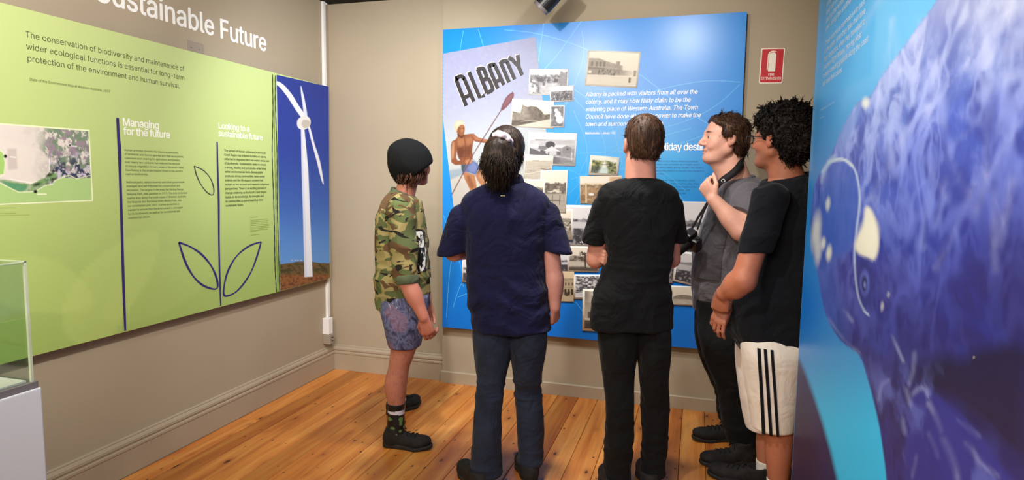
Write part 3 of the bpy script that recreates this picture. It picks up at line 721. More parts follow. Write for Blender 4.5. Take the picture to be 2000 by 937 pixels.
# floor boards, each with its eased edges
pw = 0.134
x = LX + 0.02
k = 0
r_ = np.random.default_rng(3)
while x < RX:
    w = pw * (0.96 + 0.08 * r_.random())
    x1 = min(x + w, RX)
    ys = [FY]
    y = FY + 1.2 + 2.4 * r_.random()
    while y < BY - 1.0:
        ys.append(y)
        y += 2.6 + 1.6 * r_.random()
    ys.append(BY)
    for ya, yb in zip(ys[:-1], ys[1:]):
        g, e = 0.0011, 0.0022
        dz = -0.0006 * r_.random()
        xa, xb, ya_, yb_ = x + g, x1 - g, ya + g, yb - g
        V = [(xa, ya_, -0.022), (xb, ya_, -0.022), (xb, yb_, -0.022), (xa, yb_, -0.022),
             (xa, ya_, dz - e), (xb, ya_, dz - e), (xb, yb_, dz - e), (xa, yb_, dz - e),
             (xa + e, ya_ + e, dz), (xb - e, ya_ + e, dz), (xb - e, yb_ - e, dz), (xa + e, yb_ - e, dz)]
        F = [(0, 1, 5, 4), (1, 2, 6, 5), (2, 3, 7, 6), (3, 0, 4, 7), (4, 5, 9, 8), (5, 6, 10, 9), (6, 7, 11, 10), (7, 4, 8, 11), (8, 9, 10, 11)]
        o = MB().add(V, F).build('plank', M['wood'], floor, origin=(0, 0, 0))
    x = x1
    k += 1

# skirting boards: tall moulded ones on the old walls, a plain low one on the lining
prof = [(0, 0), (0.020, 0), (0.020, 0.122), (0.0235, 0.126), (0.0235, 0.137), (0.018, 0.141), (0.018, 0.148), (0.0225, 0.153), (0.0215, 0.165),
        (0.016, 0.173), (0.0115, 0.178), (0.0115, 0.184), (0.006, 0.189), (0, 0.189)]
structure('baseboard_left', MB().prism([(LX + u, z) for u, z in prof], 1, FY, BY - 0.0236), M['skirting'])
structure('baseboard_back', MB().prism([(BY - u, z) for u, z in prof], 0, LX, -1.70), M['skirting'])
low = [(0, 0), (0.016, 0), (0.016, 0.078), (0.012, 0.084), (0, 0.084)]
structure('baseboard_lining', MB().prism([(CY - u, z) for u, z in low], 0, -1.705, RX), M['skirting'])

# ------------------------------------------------------------------ wall lettering, switch plate, trunking
PX = ('x', LX)
A, E_ = on_x(428, 73, LX), on_x(520.5, 101, LX)
cap = on_x(430, 36.5, LX)[2] - A[2]
sz = cap / CAP
w = line_geo('Future', 6)[2]
sx = (E_[1] - A[1]) / w
full = 'Sustainable Future'
y0 = A[1] - line_geo('Sustainable ', 6)[2] * sx + sx * 4
let = empty('wall_lettering', (LX, y0, A[2]), 'white stick-on lettering reading Sustainable Future, high on the left wall above the green panel', 'lettering')
yy = y0
for ch in full:
    adv, V, T = glyph(ch, 6)
    if len(V):
        n = len(V)
        P = np.zeros((2 * n, 3))
        P[:, 1] = np.tile(yy + V[:, 0] * sx, 2)
        P[:, 2] = np.tile(A[2] + V[:, 1] * sz, 2)
        P[:n, 0] = LX + 0.0003 + 0.00008 * V[:, 2]
        P[n:, 0] = LX + 0.0022 + 0.00008 * V[:, 2]
        mesh('letter', P, [np.concatenate([T, T + n])], ink(244, 242, 238), let, origin=(LX, y0, A[2]))
    yy += adv * sx

p = on_x(361, 77, LX)
sw = empty('switch_plate', (LX, p[1], p[2] - 0.1), 'beige painted switch plate half hidden by the top edge of the green panel', 'switch plate')
MB().box((LX, p[1], p[2] - 0.115), (LX + 0.011, p[1] + 0.115, p[2]), 0.003).build('plate', M['greyplastic'], sw, (LX, p[1], p[2] - 0.1))
for dy in (0.03, 0.085):
    MB().tube([(LX + 0.0105, p[1] + dy, p[2] - 0.035), (LX + 0.0125, p[1] + dy, p[2] - 0.035)], 0.004, 10).build('screw', M['greymetal'], sw, (LX, p[1], p[2] - 0.1))

p = on_x(630, 640, LX)
q = on_x(635.5, 560, LX)
tb, bb_, sb = on_x(630, 621, LX)[2], on_x(630, 653, LX)[2], on_x(630, 672, LX)[2]
tr = empty('cable_trunking', (LX, q[1], sb), 'white vertical cable trunking in the room corner ending in a small white box', 'cable trunking')
og = (LX, q[1], sb)
MB().box((LX, q[1], tb), (LX + 0.018, q[1] + 0.030, CZ - 0.001), 0.002).build('trunking', M['white'], tr, og)
MB().box((LX, q[1] + 0.030, CZ - 0.014), (LX + 0.012, q[1] + 0.062, CZ - 0.002), 0.002).build('elbow', M['white'], tr, og)
MB().box((LX, p[1], bb_), (LX + 0.052, p[1] + 0.055, tb), 0.004).build('junction_box', M['white'], tr, og)
so = empty('power_socket', (LX, p[1], sb), 'grey beige power socket under the white junction box by the skirting', 'power socket')
og = (LX, p[1], sb)
MB().box((LX, p[1] + 0.002, sb), (LX + 0.060, p[1] + 0.062, bb_ - 0.002), 0.004).build('socket_body', M['greyplastic'], so, og)
for dz in (0.3, 0.62):
    z = sb + (bb_ - sb) * dz
    MB().box((LX + 0.0595, p[1] + 0.022, z), (LX + 0.0612, p[1] + 0.046, z + 0.006)).build('socket_slot', M['darkedge'], so, og)

# ------------------------------------------------------------------ the green panel on the left wall
GX = -2.556
G = ('x', GX)
gt, gb = 2.0885, 0.711
gy1 = 0.5 * (on_x(641.5, 169, GX)[1] + on_x(643.5, 543, GX)[1])
gy0 = 0.55
GO = (GX, (gy0 + gy1) / 2, gb)
gp = empty('green_display_panel', GO, 'long lime green panel with leaf drawings, a map and a wind turbine picture', 'display panel')
MB().box((LX + 0.022, gy0, gb), (GX - 0.0004, gy1, gt)).build('backing_board', M['darkedge'], gp, GO)
# printed face
nu, nv = 150, 90
vv, uu = np.meshgrid(np.linspace(gt, gb, nv), np.linspace(gy0, gy1, nu), indexing='ij')
cv = Canvas(np.stack([np.full_like(uu, GX), uu, vv], -1), (190, 207, 132))
cv.frame('uv')
cv.mix(sstep(0.25, 1.0, cv.v) * 0.75, (152, 178, 88))
cv.mix(sstep(0.35, 0.0, cv.v) * 0.5, (198, 212, 146))
cv.frame('px')
big = spline([(120, 640), (150, 545), (230, 475), (305, 452), (300, 520), (255, 600), (190, 680)], 8, True)
cv.poly(big, (200, 218, 128), 3, 0.28)
cv.poly(spline([(-60, 560), (20, 500), (110, 510), (170, 560), (182, 600), (120, 612), (20, 600)], 8, True), (200, 218, 128), 3, 0.25)
cv.poly(spline([(205, 620), (235, 530), (320, 490), (420, 500), (395, 560), (300, 620)], 8, True), (200, 218, 128), 3, 0.14)
cv.build('printed_face', M['print'], gp, GO)

# map with its pale frame
mq = [(-150, 232), (172, 256), (179, 390), (-150, 403.5)]
fr = quad_grid([(-154, 228.8), (174.5, 253.2), (181.8, 392.6), (-154, 406.5)], G, 2, 2, 0.0006)
mesh('map_frame', fr.reshape(-1, 3), [np.array([[0, 2, 3, 1]])], ink(232, 240, 196), gp, origin=GO)
cv = Canvas(quad_grid(mq, G, 230, 110, 0.0012), (222, 212, 204))
n = fbm2(cv.X / 26, cv.Y / 22, 3, 5, 0.6)
cv.mix(sstep(0.5, 0.75, n) * 0.5, (196, 184, 180))
right = sstep(60, 100, cv.X + 26 * (fbm2(cv.X / 30, cv.Y / 30, 9) - 0.5) + (cv.Y - 300) * 0.05)
n1 = fbm2(cv.X / 9, cv.Y / 12, 21, 5, 0.65)
cv.mix(right * sstep(0.42, 0.5, n1), (118, 138, 112))
cv.mix(right * sstep(0.52, 0.6, fbm2(cv.X / 8, cv.Y / 10, 33, 4, 0.6)), (154, 134, 148))
dark = right * sstep(285, 330, cv.Y + 0.2 * (cv.X - 120))
cv.mix(dark * sstep(0.46, 0.54, fbm2(cv.X / 7, cv.Y / 9, 41, 4, 0.6)), (56, 62, 84))
cv.mix(dark * sstep(0.56, 0.62, fbm2(cv.X / 5, cv.Y / 6, 47, 3)), (196, 190, 204))
cv.poly([(0, 268), (40, 282), (80, 292), (97, 310), (95, 335), (80, 352), (60, 358), (30, 352), (0, 348), (-60, 330), (-60, 275)], (226, 216, 206), 4, 0.85, lambda X, Y: 0.75 + 0.25 * fbm2(X / 6, Y / 6, 5))
cv.line([(97, 310), (96, 335), (82, 351), (62, 357), (20, 350)], 1.4, (246, 240, 232), 1.2)
cv.poly([(14, 290), (32, 290), (34, 330), (16, 332)], (196, 182, 178), 4, 0.8)
cv.poly([(-160, 346), (0, 350), (20, 352), (60, 360), (96, 342), (112, 336), (110, 346), (92, 360), (76, 372), (40, 376), (20, 368), (0, 357), (-160, 353)], (120, 158, 96), 2, 1, lambda X, Y: 0.55 + 0.45 * sstep(0.35, 0.6, fbm2(X / 7, Y / 6, 15)))
cv.poly([(0, 352), (30, 358), (55, 362), (50, 372), (35, 374), (18, 366)], (86, 148, 108), 3, 0.9)
for bx, by, rr in ((96, 342, 7), (104, 350, 6), (72, 360, 8)):
    cv.ell((bx, by), rr, 3, (40, 52, 26), -0.3, 0.5, 0.9)
sea = [(-160, 356), (0, 357), (20, 367), (36, 375), (68, 374), (88, 362), (102, 360), (108, 352), (122, 346), (150, 349), (182, 346), (184, 396), (-160, 410)]
cv.poly(sea, (172, 202, 130), 1.5)
cv.line([(-160, 356), (0, 357), (20, 367), (36, 375), (68, 374), (88, 362), (102, 360), (108, 352), (122, 346), (135, 342), (150, 349), (182, 341)], 1.4, (236, 240, 206), 1.2)
cv.poly([(-160, 285), (-10, 285), (6, 298), (10, 318), (8, 340), (-160, 348)], (164, 204, 112), 1.5)
cv.line([(-10, 285), (6, 298), (10, 318), (8, 340), (0, 346)], 1.4, (236, 240, 206), 1.2)
for bx, by, rr in ((10.5, 305, 3.4), (69, 374, 3.4), (137, 284, 2.0), (104, 334, 2)):
    cv.ell((bx, by), rr, rr, (18, 16, 24), 0, 0.25)
cv.line([(20, 306), (30, 307)], 2.2, (240, 238, 226))
cv.line([(73, 379), (90, 379)], 2.4, (232, 240, 196))
cv.line([(139, 285), (150, 286)], 2.0, (240, 238, 230))
cv.build('map_print', M['paper'], gp, GO)
for y, x1 in ((405.5, 31), (416, 31), (419.5, 57)):
    V, F = stroke(None, [(-80, y + 2.5), (x1, y)], 1.1, G, None, None, None)
    mesh('caption_line', V, [F], ink(158, 176, 92), gp, origin=GO)

# purple stems and leaf outlines
PUR = ink(52, 40, 104)
stroke('painted_stem', spline([(229.5, 230), (231, 262), (233.5, 300), (234.5, 345), (237, 420), (239.5, 510), (242, 580), (244.5, 646)], 8), spline([(3.4, 0), (3.8, 0), (4.6, 0), (3.6, 0), (3.6, 0), (3.6, 0), (3.4, 0), (2.6, 0)], 8)[:, 0], G, PUR, gp, GO)
stroke('painted_stem', spline([(424, 277), (425, 330), (427, 390), (427.5, 470), (429, 540), (431, 597)], 8), spline([(2.4, 0), (2.8, 0), (3.4, 0), (2.8, 0), (2.8, 0), (2.2, 0)], 8)[:, 0], G, PUR, gp, GO)
for pts, w, c in (([(349, 473), (362, 512), (378, 540), (398, 558), (422, 564), (424, 548), (414, 522), (395, 498), (372, 482), (349, 473)], 3.2, PUR),
                  ([(510, 472), (487, 480), (463, 499), (446, 527), (438, 556), (438, 577), (456, 573), (474, 556), (491, 529), (502, 500), (510, 472)], 3.2, PUR),
                  ([(379, 324), (384, 343), (394, 363), (406, 377), (416, 380), (417, 366), (410, 347), (396, 332), (379, 324)], 1.9, ink(64, 66, 62))):
    s = spline(pts, 5)
    stroke('painted_leaf', s, w * (0.75 + 0.35 * np.abs(np.sin(np.arange(len(s)) * 0.31))), G, c, gp, GO)

DG = ink(74, 84, 52)
lettering('quotation_line', ['The conservation of biodiversity and maintenance of', 'wider ecological functions is essential for long-term', 'protection of the environment and human survival.'],
          G, (48.5, 72), (52.5, 119), (360, 139), 0, DG, gp, GO, 0.52)
lettering('attribution_line', ['State of the Environment Report Western Australia, 2007'], G, (57, 157), (57, 157), (215, 180.5), 0, ink(92, 104, 60), gp, GO, cap_px=5.2, bold=3)
WH = ink(244, 244, 232)
lettering('heading_line', ['Managing', 'for the future'], G, (239, 245), (241, 262.5), (332, 270), 1, WH, gp, GO, 0.86, bold=9, track=-14)
lettering('heading_line', ['Looking to a', 'sustainable future'], G, (426, 250.5), (426, 265.5), (513, 273), 1, WH, gp, GO, 0.78, bold=7, track=-14)
lettering('body_line', ['Human activities threaten the future sustainability', 'of terrestrial and marine species and their ecosystems.', 'Extensive land clearing for agriculture and forestry',
                        'over nearly two centuries has reduced the amount', 'of natural vegetation in many areas of the south-west.', "Overfishing is the single biggest threat to the world's", 'marine biodiversity.', '',
                        'National parks, nature reserves and other government', 'managed land are important for conservation and', 'recreation. The largest in the area, the Stirling Range', 'National Park, was gazetted in 1913. The only protected',
                        'marine area along the south coast of Western Australia,', 'the Walpole and Nornalup Inlets Marine Park, was', 'not established until 2009. Further protection is', 'needed to ensure that the environment is managed',
                        'for its biodiversity as well as its recreational and', 'commercial values.'],
          G, (242.3, 294.5), (250.3, 427.5), (360, 356.5), 8, ink(84, 96, 52), gp, GO, 0.52, bold=4)
lettering('body_line', ['The spread of human settlement in the South', 'Coast Region has inflicted burdens on nature,', 'reflected in degraded land and waters and a loss', 'of biodiversity. Sustainability seeks to ensure',
                        'a strong, healthy and just society while living', 'within environmental limits. Sustainability', 'produces strong communities, takes sound', 'science and the life support systems that',
                        'sustain us into account and respects indigenous', 'perspectives. There is an exciting process of', 'change underway as the South Coast Region', 'builds on its knowledge, its strengths and', 'its communities to move towards a more', 'sustainable future.'],
          G, (437.5, 295.5), (440.5, 403.5), (519, 299), 0, ink(66, 74, 40), gp, GO, 0.52, bold=7)
V, F, n = [], [], 0
for i, y in enumerate([424.5, 430.5, 433.8, 437.1, 440.4, 443.7, 447, 450.3, 452.6, 459.5]):
    x1 = [503, 522, 524, 523, 525, 524, 526, 523, 502, 506][i]
    v, f = stroke(None, [(488.5, y), (x1, y - 0.09 * (x1 - 488))], 1.0, G, None, None, None)
    V.append(v)
    F.append(f + n)
    n += len(v)
mesh('credit_text', np.concatenate(V), [np.concatenate(F)], ink(138, 156, 78), gp, origin=GO)

# wavy border and the wind turbine picture
for pts, w, c in (([(532, 145), (533, 220), (531.5, 300), (534, 380), (536, 450), (537, 520), (540, 570)], 1.6, ink(40, 48, 60)),
                  ([(535, 146), (536, 250), (537, 330), (538.5, 400), (540, 480), (543, 569)], 1.6, ink(120, 150, 60)),
                  ([(538, 147), (538, 210), (541, 300), (541, 380), (543, 460), (546, 568)], 1.8, ink(52, 60, 84))):
    s = spline(pts, 12)
    stroke('border_line', s, w * (0.8 + 0.5 * np.sin(np.arange(len(s)) * 0.9) ** 2), G, c, gp, GO)
cv = Canvas(quad_grid([(540, 146), (641.6, 169), (643.8, 542.6), (547.5, 567.5)], G, 104, 400, 0.0012), (38, 62, 150))
t = (cv.Y - 146) / 400
cv.mix(sstep(0.3, 0.98, t), (70, 120, 196))
cv.mix(sstep(0.62, 1.02, t) * 0.8, (104, 156, 212))
cv.mix(sstep(0.35, 0.0, t) * 0.6, (36, 52, 136))
hill = 515 + 6 * (fbm2(cv.X / 22, cv.X * 0, 4) - 0.5) - 5 * sstep(560, 600, cv.X) + 4 * sstep(600, 645, cv.X)
land = sstep(-0.8, 0.8, cv.Y - hill)
cv.mix(land, (104, 82, 48))
cv.mix(land * sstep(0.42, 0.6, fbm2(cv.X / 5, cv.Y / 3, 8, 4)), (62, 58, 34))
near = sstep(533, 540, cv.Y + 3 * (fbm2(cv.X / 8, cv.Y / 5, 14) - 0.5))
cv.mix(near * land, (142, 88, 50))
cv.mix(near * land * sstep(0.45, 0.65, fbm2(cv.X / 3, cv.Y / 3, 18, 3)), (96, 58, 36))
TW = (232, 232, 240)
cv.poly([(587.8, 250), (594.2, 250), (602, 330), (606, 430), (610.5, 540), (594.5, 541), (592.5, 440), (589.5, 340)], TW, 0.9)
cv.poly([(587.8, 250), (589.8, 250), (593, 340), (597, 440), (599.5, 541), (594.5, 541), (592.5, 440), (589.5, 340)], (206, 212, 232), 1.2, 0.8)
cv.poly(spline([(538, 158), (552, 164), (569, 183), (584, 207), (598, 228), (592, 233), (578, 215), (562, 190), (548, 172), (538, 163)], 4, True), TW, 0.9)
cv.poly(spline([(587.5, 167), (592, 182), (596, 200), (600, 226), (594.5, 228), (590.5, 200), (588, 182)], 4, True), (222, 226, 238), 0.9)
cv.poly(spline([(600, 240), (606, 250), (614, 280), (625, 315), (632, 357), (628, 352), (618, 312), (608, 275)], 4, True), TW, 0.9)
cv.poly(spline([(580, 240), (584, 231), (597, 226), (606, 233), (605, 246), (594, 253), (583, 250)], 4, True), (226, 224, 222), 0.9)
cv.poly(spline([(589, 243), (593, 234), (604, 236), (604, 246), (595, 250)], 4, True), (196, 186, 172), 1.2)
for hx in (577, 582, 588, 570):
    cv.ell((hx, 508.5), 1.6, 1.1, (190, 196, 202))
cv.build('turbine_picture', M['paper'], gp, GO)

# ------------------------------------------------------------------ showcase in the near left corner
zp = 0.95
p = on_z(81, 752.5, zp)
sx0, sy1 = p[0], p[1]
sy0, sxw = 0.25, sx0 - 0.70
zt = 1.45 + (on_x(62.5, 510, sx0)[2] - 1.45)
O = ((sx0 + sxw) / 2, (sy0 + sy1) / 2, 0)
sc_ = empty('showcase', O, 'white museum plinth under a clear acrylic cover, cut off at the bottom left corner', 'showcase')
MB().box((sxw, sy0, 0), (sx0, sy1, zp - 0.004), 0.003).build('plinth', M['plinth'], sc_, O)
MB().box((sxw + 0.004, sy0 + 0.004, zp - 0.004), (sx0 - 0.004, sy1 - 0.004, zp + 0.012)).build('base_tray', M['greymetal'], sc_, O)
MB().box((sxw + 0.02, sy0 + 0.02, zp + 0.012), (sx0 - 0.02, sy1 - 0.02, zp + 0.016)).build('base_board', M['white'], sc_, O)


def _acryl(t, b):
    out = t.nodes['Material Output']
    tr_ = nd(t, 'ShaderNodeBsdfTransparent')
    tr_.inputs[0].default_value = (0.93, 0.96, 0.93, 1)
    gl = nd(t, 'ShaderNodeBsdfGlossy', i_Roughness=0.03)
    lw = nd(t, 'ShaderNodeLayerWeight', i_Blend=0.15)
    ad = nd(t, 'ShaderNodeMath', operation='MULTIPLY_ADD', i_1=0.35, i_2=0.035)
    t.links.new(lw.outputs['Facing'], ad.inputs[0])
    mx = nd(t, 'ShaderNodeMixShader')
    t.links.new(ad.outputs[0], mx.inputs[0])
    t.links.new(tr_.outputs[0], mx.inputs[1])
    t.links.new(gl.outputs[0], mx.inputs[2])
    t.links.new(mx.outputs[0], out.inputs[0])


M['acrylic'] = material('clear_acrylic', (0.9, 0.95, 0.9), 0.05, 0.5, 0, _acryl)
M['acryledge'] = mottled('acrylic_edge', lin(196, 206, 176), lin(214, 222, 196), 20, 0.25, 0.5)
cov = MB()
a_, z0 = 0.006, zp + 0.012
i0, i1, j0, j1 = sxw + 0.010, sx0 - 0.010, sy0 + 0.010, sy1 - 0.010
cov.box((i0, j0, z0), (i0 + a_, j1, zt)).box((i1 - a_, j0, z0), (i1, j1, zt)).box((i0 + a_, j0, z0), (i1 - a_, j0 + a_, zt)).box((i0 + a_, j1 - a_, z0), (i1 - a_, j1, zt)).box((i0 + a_, j0 + a_, zt - a_), (i1 - a_, j1 - a_, zt))
cvr = cov.build('acrylic_cover', M['acrylic'], sc_, O)
eg = MB().box((i1 - 0.0055, j1 - 0.0055, z0), (i1 + 0.0004, j1 + 0.0004, zt)).box((i0, j1 - 0.003, zt - 0.003), (i1, j1 + 0.0004, zt + 0.0004)).box((i1 - 0.003, j0, zt - 0.002), (i1 + 0.0004, j1, zt + 0.0004))
eg.build('polished_edge', M['acryledge'], cvr, O)
mo = empty('landscape_model', (O[0], O[1], zp + 0.016), 'green flat landscape model lying inside the acrylic showcase', 'model')
MB().box((sxw + 0.07, sy0 + 0.08, zp + 0.016), (sx0 - 0.085, sy1 - 0.085, zp + 0.026), 0.004).build('model_base', mottled('model_green', lin(60, 150, 84), lin(84, 172, 96), 12, 0.6, 0.2), mo, (O[0], O[1], zp + 0.016))
vx, vy = np.meshgrid(np.linspace(sxw + 0.09, sx0 - 0.2, 26), np.linspace(sy0 + 0.12, sy1 - 0.2, 26), indexing='ij')
hz = zp + 0.024 + 0.03 * np.maximum(fbm2(vx * 6, vy * 6, 5) - 0.42, 0)
idx = np.arange(676).reshape(26, 26)
mesh('model_hills', np.stack([vx, vy, hz], -1).reshape(-1, 3), [np.stack([idx[:-1, :-1], idx[1:, :-1], idx[1:, 1:], idx[:-1, 1:]], -1).reshape(-1, 4)], mottled('model_hill_green', lin(72, 140, 70), lin(120, 170, 90), 16, 0.7, 0.2), mo, smooth=True, origin=(O[0], O[1], zp + 0.016))

# ------------------------------------------------------------------ the blue holiday board on the lining
BPY = 4.02
B = ('y', BPY)
bt, bb, bx0, bx1 = 2.4415, 0.4095, -1.683, 0.234
BO = ((bx0 + bx1) / 2, BPY, bb)
bd = empty('blue_display_board', BO, 'big blue board with old photographs, white text and an ALBANY poster on the back wall', 'display board')
MB().box((bx0, BPY + 0.0004, bb), (bx1, CY - 0.004, bt)).build('backing_board', M['darkedge'], bd, BO)
nu, nv = 170, 180
vv, uu = np.meshgrid(np.linspace(bt, bb, nv), np.linspace(bx0, bx1, nu), indexing='ij')
cv = Canvas(np.stack([uu, np.full_like(uu, BPY), vv], -1), (22, 134, 222))
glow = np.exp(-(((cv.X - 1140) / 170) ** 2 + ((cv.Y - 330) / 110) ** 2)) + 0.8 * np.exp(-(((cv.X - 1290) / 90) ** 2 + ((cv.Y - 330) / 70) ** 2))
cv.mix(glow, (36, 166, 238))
cv.mix(sstep(430, 660, cv.Y) * 0.9, (0, 112, 214))
cv.mix(sstep(200, 40, cv.Y) * sstep(1250, 900, cv.X) * 0.5, (16, 128, 218))
cv.build('printed_face', M['gloss_print'], bd, BO)

# fine pale arcs drawn over the blue
LN = material('pale_line_ink', lin(84, 178, 240), 0.32, 0.5)
arcs = [[(985, 58), (1050, 66), (1130, 90), (1240, 140), (1320, 200)], [(1062, 46), (1050, 130), (1046, 160)], [(1136, 41), (1090, 105), (1040, 160)],
        [(905, 60), (898, 100)], [(934, 57), (946, 96)], [(1137, 60), (1140, 110), (1120, 170), (1098, 220)], [(1446, 160), (1380, 158), (1300, 172), (1210, 200)],
        [(1446, 164), (1400, 205), (1340, 236), (1250, 262)], [(1320, 200), (1380, 240), (1440, 262)], [(1120, 190), (1170, 250), (1180, 320), (1130, 400)],
        [(1120, 215), (1145, 280), (1142, 350), (1115, 420)], [(1060, 150), (1130, 180), (1190, 240), (1215, 320)], [(1118, 300), (1200, 296), (1290, 292), (1330, 280), (1380, 262)],
        [(1115, 350), (1150, 340), (1220, 330)], [(1110, 380), (1190, 300), (1280, 270), (1350, 250)], [(1150, 300), (1130, 350), (1140, 400)], [(1110, 330), (1160, 360), (1200, 420)],
        [(1180, 330), (1280, 330), (1340, 372)], [(1240, 310), (1300, 350), (1350, 410)], [(1125, 590), (1140, 610), (1165, 640)], [(895, 580), (915, 572)], [(885, 600), (898, 560), (906, 552)], [(900, 420), (880, 520), (872, 620)], [(866, 420), (900, 520), (905, 560)]]
for i_, a_ in enumerate(arcs):
    stroke('drawn_line', spline(a_, 8), 1.25, B, LN, bd, BO, 0.0003 + 0.00002 * i_)

# the tourism poster
PQ = [(850.3, 107.7), (1046, 72), (1083, 400), (890, 436)]
P = quad_grid(PQ, B, 200, 330, 0.0010)
cv = Canvas(P, (176, 178, 206))
t = cv.v
cv.mix(sstep(0.25, 0.6, t), (206, 212, 216))
cv.mix(sstep(0.0, 0.25, t) * 0.0 + sstep(0.3, 0.0, t) * 0.5, (160, 160, 200))
cv.mix(sstep(0.5, 0.8, t) * 0.5, (214, 210, 204))
cv.mix((fbm2(cv.X / 6, cv.Y / 6, 4, 4) - 0.5) * 0.5, (225, 220, 225))
cv.poly([(875, 333), (905, 328), (960, 330), (1000, 320), (1000, 345), (940, 345), (905, 341), (876, 352)], (150, 170, 188), 4, 0.9, lambda X, Y: 0.6 + 0.4 * fbm2(X / 12, Y / 3, 6))
cv.poly([(870, 356), (905, 341), (940, 345), (1010, 338), (1095, 420), (880, 450)], (224, 212, 200), 5, 0.95, lambda X, Y: 0.7 + 0.3 * fbm2(X / 10, Y / 4, 16))


def z6(*q):          # coordinates measured on an enlarged detail
    return [(860 + a / 5.207, 220 + b / 5.207) for a, b in q]


SK, SKD, SKL, SKH = (150, 88, 58), (104, 54, 38), (196, 132, 92), (226, 172, 132)
cv.poly(z6((240, 600), (262, 605), (352, 635), (368, 740), (380, 850), (320, 850), (290, 760), (250, 680), (232, 625)), SKL)
cv.poly(z6((268, 640), (300, 640), (345, 745), (330, 770), (300, 760), (275, 690)), SK, 3, 0.7)
cv.poly(z6((358, 640), (398, 560), (425, 590), (470, 640), (510, 720), (560, 800), (500, 840), (430, 760), (380, 690)), SKL)
cv.poly(z6((390, 590), (430, 620), (470, 690), (440, 700), (400, 660)), SKH, 4, 0.6)
cv.poly(z6((212, 530), (330, 478), (360, 490), (402, 555), (360, 632), (300, 610), (255, 602), (232, 626), (218, 580)), (104, 118, 168))
cv.poly(z6((280, 560), (340, 500), (385, 555), (350, 610), (300, 600)), (132, 146, 196), 4, 0.8)
cv.poly(z6((212, 530), (262, 520), (250, 560), (226, 610), (216, 575)), (70, 90, 96), 2)
cv.poly(z6((160, 268), (180, 232), (246, 222), (300, 214), (330, 218), (345, 260), (330, 330), (322, 395), (332, 440), (330, 478), (250, 520), (210, 500), (180, 450), (165, 380), (150, 310)), SK)
cv.poly(z6((165, 350), (235, 345), (255, 390), (235, 440), (200, 470), (175, 420)), SKD, 6, 0.8)
cv.poly(z6((255, 345), (320, 330), (322, 395), (300, 440), (262, 440)), SKD, 6, 0.65)
cv.poly(z6((180, 262), (240, 262), (250, 320), (200, 345), (172, 320)), SKL, 6, 0.55)
cv.poly(z6((262, 262), (320, 250), (330, 300), (280, 330), (258, 310)), SKL, 6, 0.55)
cv.line(z6((244, 240), (252, 300), (256, 380), (250, 470)), 1.2, SKD, 1.5, 0.8)
for yy in (380, 410, 440):
    cv.line(z6((205, yy + 8), (250, yy), (300, yy + 8)), 0.9, SKD, 1.5, 0.7)
cv.poly(z6((300, 214), (340, 212), (380, 250), (440, 266), (540, 276), (560, 300), (530, 316), (430, 306), (350, 292), (325, 262)), SK)
cv.poly(z6((330, 222), (380, 256), (440, 274), (530, 284), (520, 296), (430, 288), (355, 272)), SKL, 3, 0.8)
cv.poly(z6((118, 292), (160, 268), (176, 310), (166, 380), (160, 455), (175, 485), (260, 492), (300, 470), (325, 480), (300, 525), (240, 528), (150, 532), (112, 505), (106, 420), (106, 330)), SK)
cv.poly(z6((124, 310), (138, 300), (140, 380), (134, 460), (118, 470), (114, 400)), SKH, 4, 0.7)
cv.poly(z6((255, 485), (300, 468), (330, 478), (318, 512), (270, 526), (256, 510)), SKL, 2)
cv.poly(z6((176, 190), (235, 200), (246, 232), (220, 262), (185, 245), (172, 225)), SKD)
cv.poly(z6((160, 130), (240, 122), (250, 160), (246, 195), (236, 228), (205, 236), (176, 210), (158, 180)), SK)
cv.poly(z6((200, 140), (240, 130), (248, 170), (240, 212), (216, 220)), SKL, 3, 0.7)
for a_, b_ in (((196, 160), (214, 158)), ((226, 156), (242, 156)), ((218, 208), (238, 205))):
    cv.line(z6(a_, b_), 1.0, (70, 36, 28))
cv.line(z6((232, 160), (240, 190), (228, 193)), 0.8, SKD)
cv.poly(z6((140, 130), (160, 90), (200, 75), (235, 90), (244, 130), (225, 118), (200, 130), (180, 150), (165, 195), (148, 180)), (222, 200, 160))
cv.poly(z6((160, 110), (200, 85), (225, 100), (190, 120), (168, 150)), (244, 232, 204), 3, 0.8)
cv.line(z6((330, 478), (430, 545), (520, 530)), 0.7, (120, 140, 130))
cv.line(z6((320, 480), (400, 520), (540, 510)), 0.7, (220, 224, 220))
cv.line([(1001, 180), (993, 196), (980, 213), (925, 300), (886, 373), (880, 384)], 1.9, (122, 68, 72), 0.9)
cv.poly(spline([(978, 215), (982, 202), (990, 188), (999, 181), (1003.5, 182), (1003, 190), (996, 202), (984, 214)], 4, True), (118, 66, 78), 1.0)
cv.poly(spline([(982, 210), (988, 194), (999, 184), (1001, 187), (994, 200)], 4, True), (146, 92, 100), 1.2, 0.7)
cv.c *= 0.74
cv.build('tourism_poster', M['paper'], bd, BO, keep=(cv.P.reshape(-1, 3)[:, 0] > bx0 + 0.001))


def z7(q, dx=0, dy=0):
    return [(880 + (a + dx) / 7.806, 100 + (b + dy) / 7.806) for a, b in q]


